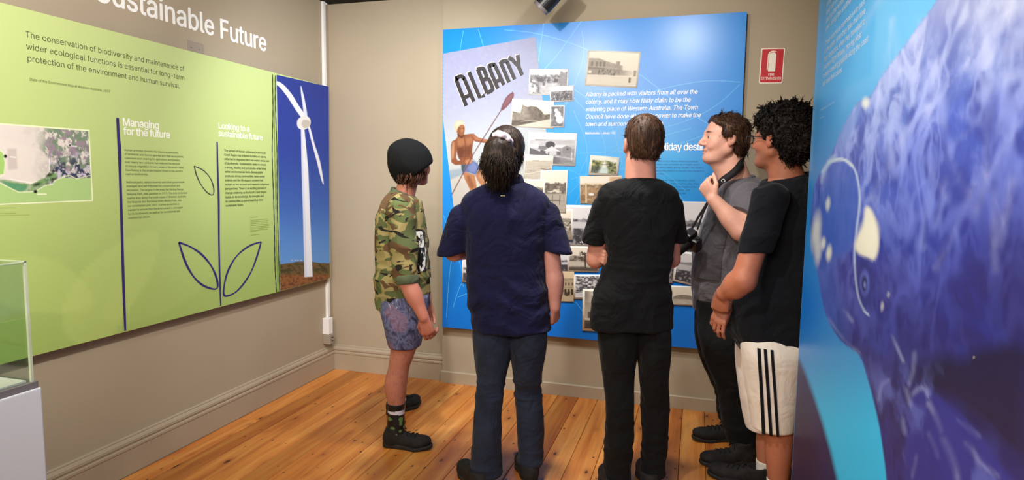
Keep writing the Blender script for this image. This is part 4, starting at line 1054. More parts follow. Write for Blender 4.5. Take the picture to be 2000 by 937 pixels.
letters = [[[(240, 832), (98, 462), (100, 420), (122, 394), (165, 384), (200, 410), (222, 452), (356, 768)], [(188, 716), (312, 662)]],
           [[(282, 320), (446, 704), (522, 668)]],
           [[(412, 272), (560, 640)], [(400, 284), (480, 262), (512, 290), (548, 392), (528, 424), (478, 442)], [(478, 442), (560, 424), (596, 452), (640, 560), (620, 604), (548, 636)]],
           [[(722, 568), (596, 262), (612, 218), (650, 206), (682, 232), (812, 514)], [(672, 470), (780, 428)]],
           [[(892, 474), (756, 156)], [(762, 172), (828, 146), (858, 162), (876, 196), (978, 430)]],
           [[(886, 96), (940, 130), (1040, 236)], [(1022, 56), (1034, 140), (1040, 236), (1092, 366)]]]
CREAM, CHAR = ink(232, 214, 204), ink(44, 38, 42)
for li, col, dx, dy, wd, lift in ((0, CREAM, -11, -8, 8.0, 0.0014), (1, CHAR, 0, 0, 7.7, 0.0018)):
    for lt in letters:
        V, F, n = [], [], 0
        for pth in lt:
            v, f = stroke(None, spline(z7(pth, dx, dy), 6) if len(pth) > 3 else z7(pth, dx, dy), wd, B, None, None, None, lift)
            V.append(v)
            F.append(f + n)
            n += len(v)
            lift += 0.00004
        mesh('poster_letter', np.concatenate(V), [np.concatenate(F)], col, bd, origin=BO)


# ---- the old photographs, drawn from scratch
def tone(c, k, warm):
    """grey value field k to a warm or cold print tone"""
    k = np.clip(k, 0, 1)[:, None]
    lo = np.array([[40, 37, 42], [44, 34, 28], [36, 30, 26]][warm], float)
    hi = np.array([[240, 236, 238], [247, 236, 218], [240, 214, 174]][warm], float)
    return lin(*np.moveaxis(lo + (hi - lo) * k, -1, 0)).T if False else np.where((lo + (hi - lo) * k) / 255 <= 0.04045, (lo + (hi - lo) * k) / 255 / 12.92, (((lo + (hi - lo) * k) / 255 + 0.055) / 1.055) ** 2.4)


def paint(cv, kind, warm, asp, seed):
    u, v = cv.u, cv.v
    N = lambda a, b, s=0, o=4: fbm2(u * a * asp, v * b, seed + s, o, 0.58)
    sky = 0.93 - 0.12 * v
    k = sky.copy()

    def put(al, val):
        nonlocal k
        al = np.clip(al, 0, 1)
        k = k * (1 - al) + al * val

    def rect(a, b, c, d, val, s=0.012):
        put(sstep(a - s, a + s, u) * sstep(c + s, c - s, u) * sstep(b - s, b + s, v) * sstep(d + s, d - s, v), val)
    trees = lambda h, amp, fr, s: sstep(-0.02, 0.02, v - (h + amp * (fbm2(u * fr, u * 0 + 3, seed + s, 4, 0.65) - 0.5)))
    if kind == 'street':
        rect(-0.1, 0.72, 1.1, 1.1, 0.78 + 0.1 * N(3, 18))
        top = 0.19 + 0.36 * np.clip(u - 0.22, 0, 1) ** 0.8
        put(sstep(-0.01, 0.01, v - top) * sstep(0.66, 0.62, v) * sstep(0.72, 0.68, u), 0.58 + 0.25 * (N(20, 14) - 0.5))
        put(sstep(-0.01, 0.01, v - 0.45 - 0.1 * u) * sstep(0.7, 0.68, v) * sstep(0.98, 0.6, u), 0.5 + 0.5 * (N(20, 12, 3) - 0.5))
        for a in (0.05, 0.145, 0.225, 0.3):
            rect(a, 0.29, a + 0.05, 0.44, 0.36)
        for a in np.linspace(0.38, 0.64, 8):
            rect(a, 0.34 + 0.3 * (a - 0.36), a + 0.015, 0.43 + 0.2 * (a - 0.36), 0.42, 0.008)
        rect(0, 0.48, 0.35, 0.52, 0.35)
        rect(0, 0.52, 0.34, 0.70, 0.5)
        rect(0.01, 0.57, 0.08, 0.66, 0.85)
        put(sstep(0.5, 0.62, N(26, 18, 5)) * sstep(0.2, 0.24, u) * sstep(0.6, 0.55, u) * sstep(0.52, 0.55, v) * sstep(0.72, 0.69, v), 0.15)
        rect(0.57, 0.26, 0.64, 0.4, 0.5)
        rect(0.845, 0.74, 0.885, 0.9, 0.28)
        rect(0.86, 0.66, 0.9, 0.74, 0.86)
        rect(0.93, 0.52, 0.98, 0.7, 0.5)
    elif kind in ('village', 'harbour', 'trees', 'crowd', 'rocks', 'pine', 'wharf', 'hillside'):
        h = dict(village=0.2, harbour=0.28, trees=0.3, crowd=0.28, rocks=0.02, pine=0.36, wharf=0.3, hillside=0.35)[kind]
        put(trees(h, 0.16, 9 * asp, 1), 0.5 + 0.9 * (N(14, 14, 2) - 0.5))
        put(trees(h + 0.05, 0.2, 14 * asp, 7) * sstep(0.48, 0.54, N(9, 9, 3)), 0.2)
        if kind == 'village':
            put(sstep(0.46, 0.6, v + 0.1 * (N(4, 4, 5) - 0.5)) * sstep(0.2, 0.35, u), 0.72 + 0.5 * (N(10, 10, 6) - 0.5))
            put(sstep(0.05, 0.0, np.abs(u - 0.38)) * sstep(0.5, 0.52, v) * sstep(0.7, 0.62, v), 0.25)
            rect(0.45, 0.22, 0.55, 0.27, 0.92)
            put(sstep(0.78, 0.84, u) * trees(0.06, 0.3, 12, 11), 0.3 + 0.4 * N(20, 20, 8))
            put(sstep(0.26, 0.1, u) * sstep(0.4, 0.5, v) * sstep(0.45, 0.55, N(9, 9, 12)), 0.85)
        if kind == 'crowd':
            put(sstep(0.4, 0.5, v) * sstep(0.46, 0.56, N(12, 8, 9)), 0.2)
            put(sstep(0.5, 0.56, v) * sstep(0.6, 0.66, N(16, 10, 19)), 0.9)
        if kind == 'pine':
            put(sstep(0.58, 0.62, v) * sstep(0.9, 0.86, v), 0.74)
            put(sstep(0.035, 0.015, np.abs(u - 0.55 - 0.05 * (v - 0.5))) * sstep(0.2, 0.24, v), 0.12)
            put(sstep(0.26, 0.1, np.abs(u - 0.55)) * sstep(0.12, 0.2, v) * sstep(0.66, 0.5, v) * sstep(0.46, 0.52, N(12, 14, 9)), 0.12)
            put(sstep(0.8, 0.9, v + 0.1 * (N(6, 4, 3) - 0.5)), 0.2)
        if kind == 'rocks':
            put(sstep(0.44, 0.56, N(8, 14, 4)), 0.85)
            put(sstep(0.52, 0.6, N(12, 18, 14)), 0.12)
            rect(-0.1, 0.8, 1.1, 1.1, 0.9 - 0.2 * (np.sin(v * 90) > 0.6))
        if kind == 'harbour':
            put(sstep(0.4, 0.44, v) * sstep(0.66, 0.6, v) * sstep(0.45, 0.56, N(10, 16, 4)), 0.88)
            put(sstep(0.74, 0.86, v), 0.45 + 0.5 * (N(8, 8, 5) - 0.5))
        if kind == 'wharf':
            put(sstep(0.36, 0.4, v) * sstep(0.58, 0.54, v), 0.8)
            put(sstep(0.54, 0.6, v) * sstep(0.46, 0.54, N(9, 12, 4)), 0.1)
            put(sstep(0.62, 0.7, v) * sstep(0.58, 0.64, N(16, 8, 5)), 0.9)
        if kind == 'hillside':
            put(sstep(0.44, 0.48, v) * sstep(0.64, 0.58, v), 0.8 + 0.2 * (N(4, 24, 3) - 0.5))
            put(sstep(0.6, 0.66, v + 0.14 * (N(5, 5, 6) - 0.5)), 0.14 + 0.5 * sstep(0.6, 0.7, N(14, 16, 7)))
    elif kind == 'rock':
        put(sstep(0.42, 0.46, v - 0.1 * np.sin(u * 3)), 0.24 + 0.25 * (N(12, 12, 1) - 0.5))
        body = np.interp(u, [0.0, 0.2, 0.235, 0.25, 0.32, 0.38, 0.46, 0.6, 0.72, 0.8, 1.0], [0.48, 0.5, 0.26, 0.16, 0.22, 0.24, 0.2, 0.22, 0.36, 0.52, 0.56])
        put(sstep(-0.012, 0.012, v - body) * sstep(0.82, 0.78, v + 0.1 * u), 0.3 + 0.5 * (N(9, 7, 2) - 0.5) + 0.16 * sstep(0.5, 0.2, u))
        put(sstep(0.24, 0.27, u) * sstep(0.4, 0.34, u) * sstep(0.22, 0.3, v) * sstep(0.7, 0.6, v), 0.5 + 0.3 * (N(14, 8, 4) - 0.5))
        put(sstep(-0.02, 0.03, v - (1.05 - 0.42 * u)), 0.78)
        put(sstep(0.02, 0.0, np.abs(v - (0.96 - 0.22 * u - 0.1 * np.sin(u * 4)))) * sstep(0.15, 0.3, u), 0.7)
    elif kind == 'flowers':
        put(v * 0 + 1, 0.42 + 0.9 * (N(8, 9, 1) - 0.5))
        for a, b, r1 in ((0.55, 0.4, 0.2), (0.7, 0.66, 0.24), (0.4, 0.2, 0.12)):
            put(sstep(r1, r1 * 0.7, np.hypot((u - a) * asp, (v - b)) / (1 + 0.3 * (N(6, 6, 3) - 0.5))), 0.9)
    elif kind == 'houses':
        rect(-0.1, 0.17, 1.1, 1.1, 0.74 + 0.3 * (N(4, 26, 1) - 0.5))
        rect(0.12, 0.19, 0.36, 0.215, 0.3)
        rect(-0.1, 0.46, 1.1, 1.1, 0.5 + 0.5 * (N(10, 12, 2) - 0.5))
        for a, b, c, d, val in ((0.02, 0.34, 0.2, 0.5, 0.84), (0.2, 0.4, 0.38, 0.52, 0.4), (0.04, 0.52, 0.24, 0.64, 0.8), (0.24, 0.55, 0.36, 0.66, 0.22), (0.56, 0.36, 0.8, 0.44, 0.88)):
            rect(a, b, c, d, val + 0.1 * (N(20, 20, 3) - 0.5))
        put(sstep(0.13, 0.1, np.hypot((u - 0.46) * 1.1, v - 0.36) / (0.8 + 0.5 * N(14, 14, 5))), 0.14)
        roof = 0.4 + 0.28 * np.abs(u - 0.5) / 0.22 * 0.7
        put(sstep(-0.01, 0.01, v - roof) * sstep(0.58, 0.56, v) * sstep(0.28, 0.3, u) * sstep(0.72, 0.7, u), 0.84)
        rect(0.36, 0.57, 0.6, 0.7, 0.78)
        rect(0.42, 0.62, 0.44, 0.7, 0.12)
        rect(0.62, 0.58, 0.7, 0.7, 0.3)
        put(sstep(-0.01, 0.01, v - (0.38 + 0.5 * np.abs(u - 0.83))) * sstep(0.64, 0.62, v) * sstep(0.73, 0.75, u) * sstep(0.94, 0.92, u), 0.45)
        rect(0.83, 0.46, 0.86, 0.52, 0.1)
        put(sstep(-0.01, 0.02, v - (0.72 + 0.5 * (u - 0.5))) * sstep(0.8, 0.5, u), 0.28)
        put(sstep(0.02, 0.0, np.abs(v - (0.72 + 0.2 * (u - 0.5)))) * sstep(0.5, 0.6, u), 0.85)
        rect(0.94, 0.6, 0.955, 0.88, 0.9, 0.006)
    elif kind == 'sea':
        rect(-0.1, 0.2, 1.1, 1.1, 0.7 + 0.25 * (N(3, 22, 1) - 0.5))
        rect(0.26, 0.2, 0.5, 0.225, 0.2, 0.01)
        for b, a in ((0.55, 0.4), (0.74, 0.7), (0.9, 0.5)):
            put(sstep(0.03, 0.0, np.abs(v - b - 0.03 * np.sin(u * 11 + b * 20))) * sstep(0.4, 0.55, N(4, 3, 9)), 0.32)
        put(sstep(0.02, 0.0, np.abs(v - 0.66 - 0.03 * np.sin(u * 9))), 0.9)
    elif kind == 'pier':
        put(trees(0.28, 0.14, 16, 1) * sstep(0.6, 0.56, v), 0.36 + 0.8 * (N(16, 16, 2) - 0.5))
        put(sstep(0.3, 0.32, v) * sstep(0.6, 0.55, v) * sstep(0.56, 0.62, N(8, 22, 4)), 0.85)
        rect(0.36, 0.25, 0.55, 0.29, 0.9)
        put(sstep(0.52, 0.58, v + 0.03 * (N(8, 3, 3) - 0.5)), 0.62 + 0.15 * (N(6, 30, 6) - 0.5))
        rect(0.3, 0.705, 0.8, 0.725, 0.2, 0.006)
        for a in (0.46, 0.76):
            rect(a, 0.58, a + 0.03, 0.82, 0.22, 0.008)
    elif kind == 'building':
        rect(0.08, 0.2, 1.1, 0.85, 0.7)
        put(sstep(0.012, 0.0, np.abs(v - 0.3 + 0.05 * u)), 0.3)
        for a in np.linspace(0.2, 0.9, 5):
            rect(a, 0.36, a + 0.07, 0.46, 0.25)
            rect(a - 0.02, 0.58, a + 0.08, 0.78, 0.12)
        put(sstep(0.01, 0.0, np.abs(v - 0.52)), 0.2)
        rect(-0.1, 0.8, 1.1, 1.1, 0.72)
        put(sstep(0.5, 0.6, N(10, 8, 2)) * sstep(0.62, 0.66, v) * sstep(0.84, 0.8, v), 0.12)
    elif kind == 'hay':
        rect(-0.1, 0.72, 1.1, 1.1, 0.7 + 0.2 * (N(4, 10, 1) - 0.5))
        put(sstep(0.36, 0.33, np.hypot((u - 0.38) * 1.05, (v - 0.72) * 1.25) + 0.05 * (N(10, 10, 2) - 0.5)) * sstep(0.74, 0.7, v), 0.46 + 0.3 * (N(14, 14, 3) - 0.5))
        put(sstep(0.6, 0.66, v) * sstep(0.78, 0.74, v) * sstep(0.55, 0.6, u) * sstep(0.45, 0.52, N(8, 10, 5)), 0.25)
    elif kind == 'landscape':
        put(sstep(-0.02, 0.02, v - 0.24 - 0.08 * np.sin(u * 4 + 1)), 0.5 + 0.2 * (N(4, 8, 1) - 0.5))
        rect(-0.1, 0.4, 1.1, 0.62, 0.76)
        put(sstep(0.58, 0.64, v + 0.1 * (N(6, 5, 2) - 0.5)), 0.14 + 0.4 * sstep(0.55, 0.62, N(12, 12, 3)))
    elif kind == 'ship':
        put(trees(0.3, 0.1, 6, 1), 0.7)
        rect(0.1, 0.55, 0.4, 0.72, 0.3)
        rect(0.2, 0.1, 0.22, 0.6, 0.3, 0.006)
        put(sstep(0.3, 0.0, u) * sstep(0.2, 0.3, N(8, 20, 4)) * sstep(0.5, 0.1, v), 0.5)
        rect(-0.1, 0.72, 1.1, 0.76, 0.85)
        rect(-0.1, 0.78, 1.1, 1.1, 0.2 + 0.4 * (N(9, 9, 2) - 0.5))
    k = k + 0.05 * (fbm2(u * 60 * asp, v * 60, seed + 77, 2) - 0.5)
    cv.mix(np.ones_like(u), tone(cv, k, warm))


def river(cv):
    u, v = cv.u, cv.v
    cv.mix(np.ones_like(u), (226, 226, 214))
    cv.mix(sstep(0.62, 0.66, v), (176, 196, 190))
    n = fbm2(u * 9, v * 7, 3, 4)
    left = sstep(0.5, 0.34, u + 0.2 * (v - 0.4)) * sstep(0.12, 0.2, v + 0.2 * (n - 0.5))
    rightm = sstep(0.55, 0.66, u - 0.15 * (v - 0.5)) * sstep(0.2, 0.28, v + 0.25 * (n - 0.5) + 0.25 * (0.9 - u))
    cv.mix(left * sstep(0.85, 0.75, v), (136, 140, 84))
    cv.mix(rightm, (128, 134, 88))
    cv.mix((left + rightm) * sstep(0.48, 0.56, fbm2(u * 14, v * 10, 13)), (58, 66, 44))
    cv.mix((left + rightm) * sstep(0.56, 0.62, fbm2(u * 12, v * 9, 23)), (190, 180, 116))
    cv.mix(left * sstep(0.5, 0.6, v) * 0.8, (66, 70, 66))
    cv.mix(sstep(0.05, 0.0, np.abs(v - 0.42)) * sstep(0.36, 0.44, u) * sstep(0.7, 0.6, u), (96, 104, 92))
    cv.mix(sstep(0.45, 0.9, v) * sstep(0.3, 0.45, u) * sstep(0.75, 0.6, u), (200, 214, 208))


def townpaint(cv):
    u, v = cv.u, cv.v
    paint(cv, 'trees', 2, 1.4, 91)
    cv.mix(sstep(0.3, 0.2, v), (232, 224, 210))
    cv.mix(sstep(0.3, 0.5, v) * 0.5 * (1 - 0.5 * v), (212, 160, 108))
    cv.mix(sstep(0.03, 0.01, np.abs(u - 0.14)) * sstep(0.22, 0.26, v), (206, 184, 150))
    cv.mix(sstep(0.2, 0.22, u) * sstep(0.34, 0.32, u) * sstep(0.62, 0.64, v) * sstep(0.72, 0.7, v), (236, 232, 226))
    cv.mix(sstep(0.7, 0.74, u) * sstep(0.28, 0.2, v) * sstep(0.0, 0.05, v), (204, 170, 136))


photos = [  # corners TL TR BR BL, subject, tone (0 grey, 1 warm grey, 2 sepia), border
    ([(1149, 98), (1252, 101.5), (1244.5, 172), (1142, 167)], 'street', 1, 0.03),
    ([(1034.4, 134.6), (1110.7, 134.4), (1108.6, 186.4), (1032.2, 185)], 'village', 0, 0.03),
    ([(1073.6, 169.3), (1120.8, 166.3), (1120.4, 197.6), (1074.6, 200)], 'crowd', 0, 0.05),
    ([(1000.8, 193), (1082.3, 197.6), (1081, 251.5), (997.6, 247)], 'rock', 1, 0.022),
    ([(1074.8, 206), (1103.3, 205.4), (1102.3, 248.8), (1074.3, 248.8)], 'flowers', 0, 0.08),
    ([(1032.5, 258), (1127.6, 260), (1123.7, 324.4), (1031, 321.4)], 'houses', 0, 0.035),
    ([(1027, 301.2), (1081.5, 303.8), (1077, 350), (1022, 358)], 'sea', 1, 0.02),
    ([(1096, 399.5), (1175, 401.5), (1171, 483), (1093, 481)], 'wharf', 0, 0.06),
    ([(1066, 409), (1119.6, 407.6), (1119.2, 467.8), (1064, 468)], 'harbour', 1, 0.07),
    ([(1056.6, 332.2), (1109.6, 332.2), (1105.7, 416.6), (1053, 415.5)], 'pier', 1, 0.045),
    ([(1020, 349.6), (1064.5, 350.4), (1063.5, 398), (1018, 398)], 'trees', 1, 0.06),
    ([(1132.8, 344.2), (1214.6, 342.7), (1214, 400), (1133.5, 396.6)], 'town', 2, 0.012),
    ([(1153.6, 302.8), (1210.4, 307), (1207, 343.4), (1149.4, 341.6)], 'river', 0, 0.08),
    ([(1082, 497), (1110.4, 494.5), (1110, 529.6), (1080, 530)], 'hillside', 0, 0.04),
    ([(1111.4, 480), (1172, 481.6), (1170, 531), (1109.9, 529.4)], 'pine', 1, 0.04),
    ([(1122, 535.4), (1185, 535.6), (1184, 583.5), (1121, 583)], 'rocks', 0, 0.05),
    ([(1084, 529.2), (1121.9, 530), (1121.3, 588.6), (1082, 587.6)], 'building', 2, 0.02),
    ([(1138.6, 563), (1212, 565.6), (1208, 648.5), (1137.9, 644.4)], 'ship', 1, 0.06),
    ([(1288, 392.5), (1396, 394), (1394, 500), (1286, 498)], 'hillside', 0, 0.02),
    ([(1262, 490), (1322, 496), (1314, 553), (1256, 547)], 'trees', 0, 0.03),
    ([(1322.5, 489), (1397, 497), (1390, 566), (1313.5, 547.5)], 'landscape', 0, 0.05),
    ([(1308, 556.6), (1384, 559.6), (1381, 597.6), (1306, 593.6)], 'hay', 1, 0.03),
    ([(1282, 574), (1315, 575.4), (1313, 607), (1280, 605)], 'trees', 1, 0.08),
    ([(904.3, 505), (972, 508), (969, 554), (903.5, 549.6)], 'hillside', 0, 0.035),
]
for i, (q, kind, warm, bd_) in enumerate(photos):
    lift = 0.0022 + 0.0005 * i
    q = np.array(q, float)
    P = quad_grid(q, B, 2, 2, lift)
    w_, h_ = np.linalg.norm(P[0, 1] - P[0, 0]), np.linalg.norm(P[1, 0] - P[0, 0])
    asp = w_ / h_
    bcol = [(246, 244, 242), (248, 243, 232), (238, 222, 192)][warm] if kind != 'river' else (238, 234, 220)
    # backing card with a little thickness, then the picture
    V = np.concatenate([P.reshape(-1, 3), P.reshape(-1, 3) + [0, 0.0004, 0]])
    ph = mesh('photograph', V, [np.array([[0, 2, 3, 1], [4, 5, 7, 6], [0, 1, 5, 4], [1, 3, 7, 5], [3, 2, 6, 7], [2, 0, 4, 6]])], ink(*bcol), bd, origin=BO)
    bu, bv = bd_, bd_ * asp
    f = lambda u, v: q[0] * (1 - u) * (1 - v) + q[1] * u * (1 - v) + q[2] * u * v + q[3] * (1 - u) * v
    cv = Canvas(quad_grid([f(bu, bv), f(1 - bu, bv), f(1 - bu, 1 - bv), f(bu, 1 - bv)], B, int(np.clip(w_ * 300, 24, 110)), int(np.clip(h_ * 300, 20, 90)), lift + 0.0003), (200, 200, 200))
    if kind == 'river':
        river(cv)
    elif kind == 'town':
        townpaint(cv)
    else:
        paint(cv, kind, warm, asp, 100 + 7 * i)
    cv.build('picture', M['paper'], ph, BO)

WT = ink(246, 247, 250)
lettering('quotation_line', ['Albany is packed with visitors from all over the', 'colony, and it may now fairly claim to be the', 'watering place of Western Australia. The Town', 'Council have done all in their power to make the', 'town and surroundings attractive.'],
          B, (1143.5, 188.3), (1143, 246), (1368.5, 230.6), 3, WT, bd, BO, 0.56, bold=6, shear=0.2)
lettering('attribution_line', ['West Australian, 4 January 1902'], B, (1142.5, 262), (1142.5, 262), (1202, 262.5), 0, WT, bd, BO, cap_px=4.2, bold=9, shear=0.2)
lettering('heading_line', ['Holiday destination'], B, (1278, 293.2), (1278, 293.2), (1413, 295.4), 0, WT, bd, BO, cap_px=13.8, bold=8, track=-16)
NV = ink(16, 92, 150)
lettering('body_line', ['Albany held its first Albany Week to promote', 'itself. Albany was promoted as a health resort -', 'a budget with a health giving climate. The Week\'s', 'value, attracting visitors to the port city resulted in', 'great crowds.', '',
                        'Holidays now, as it was in the early 1900s,', 'is a top destination. It has much to offer, from', 'its beaches and scenery to the peaks of the', 'ranges, with many unique natural and', 'cultural places under a strong and', 'growing economy.'],
          B, (1267.5, 316), (1267, 383.5), (1375, 335.6), 3, NV, bd, BO, 0.5, bold=2)

# ------------------------------------------------------------------ fire extinguisher sign on the lining
SP = ('y', CY - 0.003)
c_ = on_y(1507.5, 128.5, CY)
rot = math.radians(1.4)
SO = (c_[0], CY, c_[2])
pc = [on_y(1486, 94.4, CY), on_y(1532.5, 94.4, CY), on_y(1482, 163.5, CY), on_y(1528.5, 163.5, CY)]
sw_, sh_ = 0.5 * (pc[1][0] - pc[0][0] + pc[3][0] - pc[2][0]), 0.5 * (pc[0][2] - pc[2][2] + pc[1][2] - pc[3][2])
sg = empty('safety_sign', SO, 'small red and white FIRE EXTINGUISHER sign on the wall right of the blue board', 'sign')


def rrect(w, h, r, n=5):
    o = []
    for cx, cz, a0 in ((w / 2 - r, h / 2 - r, 0), (-w / 2 + r, h / 2 - r, 90), (-w / 2 + r, -h / 2 + r, 180), (w / 2 - r, -h / 2 + r, 270)):
        for k in range(n):
            a = math.radians(a0 + 90 * k / (n - 1))
            o.append((cx + r * math.cos(a), cz + r * math.sin(a)))
    return o


def plate(name, prof, y0, y1, mat, parent):
    cr, sr = math.cos(rot), math.sin(rot)
    pr = [(c_[0] + cr * a + sr * b, c_[2] - sr * a + cr * b) for a, b in prof]
    n = len(pr)
    V = [(a, y0, b) for a, b in pr] + [(a, y1, b) for a, b in pr]
    F = [(k, (k + 1) % n, n + (k + 1) % n, n + k) for k in range(n)] + [tuple(range(n)), tuple(range(n, 2 * n))]
    return MB().add(V, F).build(name, mat, parent, SO)


SW, SR = ink(236, 228, 214), ink(188, 26, 36)
plate('sign_plate', rrect(sw_, sh_, 0.009), CY - 0.003, CY, SW, sg)
plate('red_field', rrect(sw_ - 0.012, sh_ - 0.012, 0.006), CY - 0.0034, CY - 0.003, SR, sg)
u_ = sw_ / 47.0
cyl = [(-7, -12), (7, -12), (7, 23), (5, 26.5), (1.5, 27.5), (-3, 27), (-7, 23)]
plate('extinguisher_body', [(a * u_ + 0.0, b * u_) for a, b in cyl], CY - 0.0038, CY - 0.0034, SW, sg)
hose = [(-9.4, -8.5), (-7.8, -8.5), (-7.6, 22), (-5.5, 26), (-2, 28.6), (4, 29.3), (7.2, 28), (7.4, 29.2), (2, 31.2), (-3.5, 30.6), (-7.6, 27.5), (-9.4, 23)]
plate('extinguisher_hose', [(a * u_, b * u_) for a, b in hose], CY - 0.0038, CY - 0.0034, SW, sg)
for s, zz, wd, hh in (('FIRE', -20.5, 12.2, 4.6), ('EXTINGUISHER', -28.6, 40, 5.2)):
    V, T, w = line_geo(s, 7)
    P2 = np.zeros((len(V), 3))
    a = (V[:, 0] - w / 2) / w * wd * u_
    b = (zz + V[:, 1] / CAP * hh) * u_
    P2[:, 0] = c_[0] + math.cos(rot) * a + math.sin(rot) * b
    P2[:, 2] = c_[2] - math.sin(rot) * a + math.cos(rot) * b
    P2[:, 1] = CY - 0.0037 - 0.00006 * V[:, 2]
    mesh('sign_lettering', P2, [T], SW, sg, origin=SO)

# ------------------------------------------------------------------ track spotlight just under the ceiling
tip = on_y(1072, 24.5, 3.72)
tl = on_y(1045, 0, 3.72)
trr = on_y(1096, -2, 3.72)
ax_ = np.array(trr) - np.array(tip)          # along the can, up and to the right
dd = np.array(tl) - np.array(tip)
ax_ /= np.linalg.norm(ax_)
side = dd - ax_ * (dd @ ax_)
side /= np.linalg.norm(side)
rad = 0.056
cen0 = np.array(tip) + side * rad
LO = (cen0[0], cen0[1], CZ)
sl = empty('track_spotlight', LO, 'black ceiling spotlight with its can tilted down to the left, above the blue board', 'spotlight')
c1 = cen0 + ax_ * 0.17
MB().tube([cen0, cen0 + ax_ * 0.012, c1 - ax_ * 0.02, c1], [rad, rad, rad, rad * 0.8], 28).build('lamp_can', M['blackmetal'], sl, LO)
MB().tube([cen0 - ax_ * 0.022, cen0 - ax_ * 0.001], [rad * 0.93, rad * 0.95], 28).build('lens_ring', M['greymetal'], sl, LO)
mid = cen0 + ax_ * 0.12
MB().tube([mid, (mid[0], mid[1], CZ - 0.02)], 0.009, 10).build('stem', M['blackmetal'], sl, LO)
MB().box((mid[0] - 0.06, mid[1] - 0.018, CZ - 0.028), (mid[0] + 0.06, mid[1] + 0.018, CZ), 0.003).build('track_adapter', M['blackmetal'], sl, LO)

# ------------------------------------------------------------------ whale panel on the right
WX = 0.4153
W = ('x', WX)
wy0, wy1, wzt = 0.35, 2.70, CZ - 0.004
WO = (WX + 0.03, (wy0 + wy1) / 2, 0)
wp = empty('whale_panel', WO, 'tall blue panel with a huge whale photograph, standing at the right edge', 'display panel')
MB().box((WX + 0.0005, wy0, 0), (WX + 0.06, wy1, wzt)).build('panel_board', M['darkedge'], wp, WO)
ycol = np.unique(np.concatenate([np.array([WX / math.tan(YAW + math.atan((px - 1000) / FPX)) for px in np.linspace(1562, 2010, 224)]), [wy1, 0.8, 0.6, 0.45, wy0]]))
ycol = ycol[(ycol >= wy0) & (ycol <= wy1)]
nu, nv = len(ycol), 440
vv, uu = np.meshgrid(np.linspace(wzt, 0.0, nv), ycol[::-1], indexing='ij')
cv = Canvas(np.stack([np.full_like(uu, WX), uu, vv], -1), (66, 160, 222))
yy_, zz_ = cv.P.reshape(-1, 3)[:, 1], cv.P.reshape(-1, 3)[:, 2]
X, Y = cv.X, cv.Y
cv.mix(sstep(60, 300, Y) * 0.6, (60, 140, 214))
cv.mix(sstep(0, 30, X - 1610 - 60 * sstep(300, 0, Y)) * sstep(330, 60, Y) * 0.8, (112, 192, 238))
cv.mix(np.exp(-((Y - 590) / 110) ** 2) * sstep(1680, 1560, X), (8, 112, 214))
cv.mix(np.exp(-((Y - 420) / 120) ** 2) * 0.7, (34, 128, 210))
cv.mix(sstep(660, 860, Y), (48, 196, 255))
cv.poly([(1540, 690), (1561, 700), (1572, 725), (1588, 768), (1606, 822), (1622, 878), (1636, 937), (1660, 1080), (1500, 1080)], (40, 40, 92), 9)
cv.poly([(1540, 760), (1566, 770), (1590, 850), (1606, 937), (1620, 1080), (1500, 1080)], (40, 30, 62), 30, 0.7)
cv.poly([(1560, -40), (1712, -40), (1709, 60), (1703, 145), (1650, 172), (1590, 205), (1570, 200)], (58, 166, 228), 9, 0.55)
whale = spline([(1850, -60), (1830, 0), (1800, 42), (1768, 88), (1735, 132), (1716, 160), (1700, 188), (1676, 200), (1660, 225), (1642, 262), (1626, 298), (1606, 330), (1592, 362), (1586, 402), (1584, 440), (1588, 490), (1598, 535), (1606, 582), (1617, 622), (1642, 664), (1679, 694), (1696, 742), (1709, 792), (1719, 838), (1726, 886), (1732, 940), (1740, 1080)], 5)
whale = np.vstack([whale, [(2600, 1400), (2600, -400)]])
cv.poly(whale, (70, 84, 190), 4)
ins = Canvas.__new__(Canvas)
ins.X, ins.Y, ins.c = X, Y, np.zeros((len(X), 3))
ins.poly(whale, (255, 255, 255), 4.0)
wm = ins.c[:, 0]
w_ = fbm2(yy_ * 4, zz_ * 4, 5, 3) - 0.5
n3 = fbm2(yy_ * 7 + 2.2 * w_, zz_ * 11 + 2.2 * w_, 9, 6, 0.62)
n1 = fbm2(yy_ * 3 + 1.5 * w_, zz_ * 4.5, 15, 5, 0.6)
rdg = 1 - np.abs(2 * fbm2(yy_ * 5 + 3 * w_ + 1.2 * zz_, zz_ * 4 + 2 * w_, 25, 4, 0.55) - 1)
rd2 = 1 - np.abs(2 * fbm2(yy_ * 9 - 2 * w_ - 1.5 * zz_, zz_ * 7, 35, 4, 0.55) - 1)
shade = np.clip((Y - 50 + 0.25 * (X - 1700)) / 650 + 0.5 * (n1 - 0.5), 0, 1.2)
st_ = np.array([0, 0.18, 0.42, 0.66, 0.9, 1.2])
pal = np.array([lin(*q) for q in ((160, 170, 216), (116, 134, 208), (70, 92, 198), (52, 62, 162), (48, 44, 116), (42, 37, 92))])
cv.mix(wm, np.stack([np.interp(shade, st_, pal[:, k]) for k in range(3)], 1))
hi = np.interp(shade, [0, 0.2, 0.45, 0.7, 1.0], [0.62, 0.64, 0.66, 0.5, 0.3])
hc = np.stack([np.interp(shade, [0, 0.25, 0.5, 0.8, 1.1], lin(*q)) for q in ((210, 176, 124, 84, 66), (218, 190, 144, 96, 70), (248, 246, 230, 190, 150))], 1)
cv.mix(wm * sstep(0.47, 0.63, n3) * hi, hc)
cv.mix(wm * sstep(0.50, 0.36, n3) * np.interp(shade, [0, 0.15, 0.4, 0.8], [0.15, 0.4, 0.75, 0.5]), (50, 56, 152))
cv.mix(wm * sstep(0.86, 0.99, rdg) * hi * 0.75, np.minimum(hc * 1.15, 1))
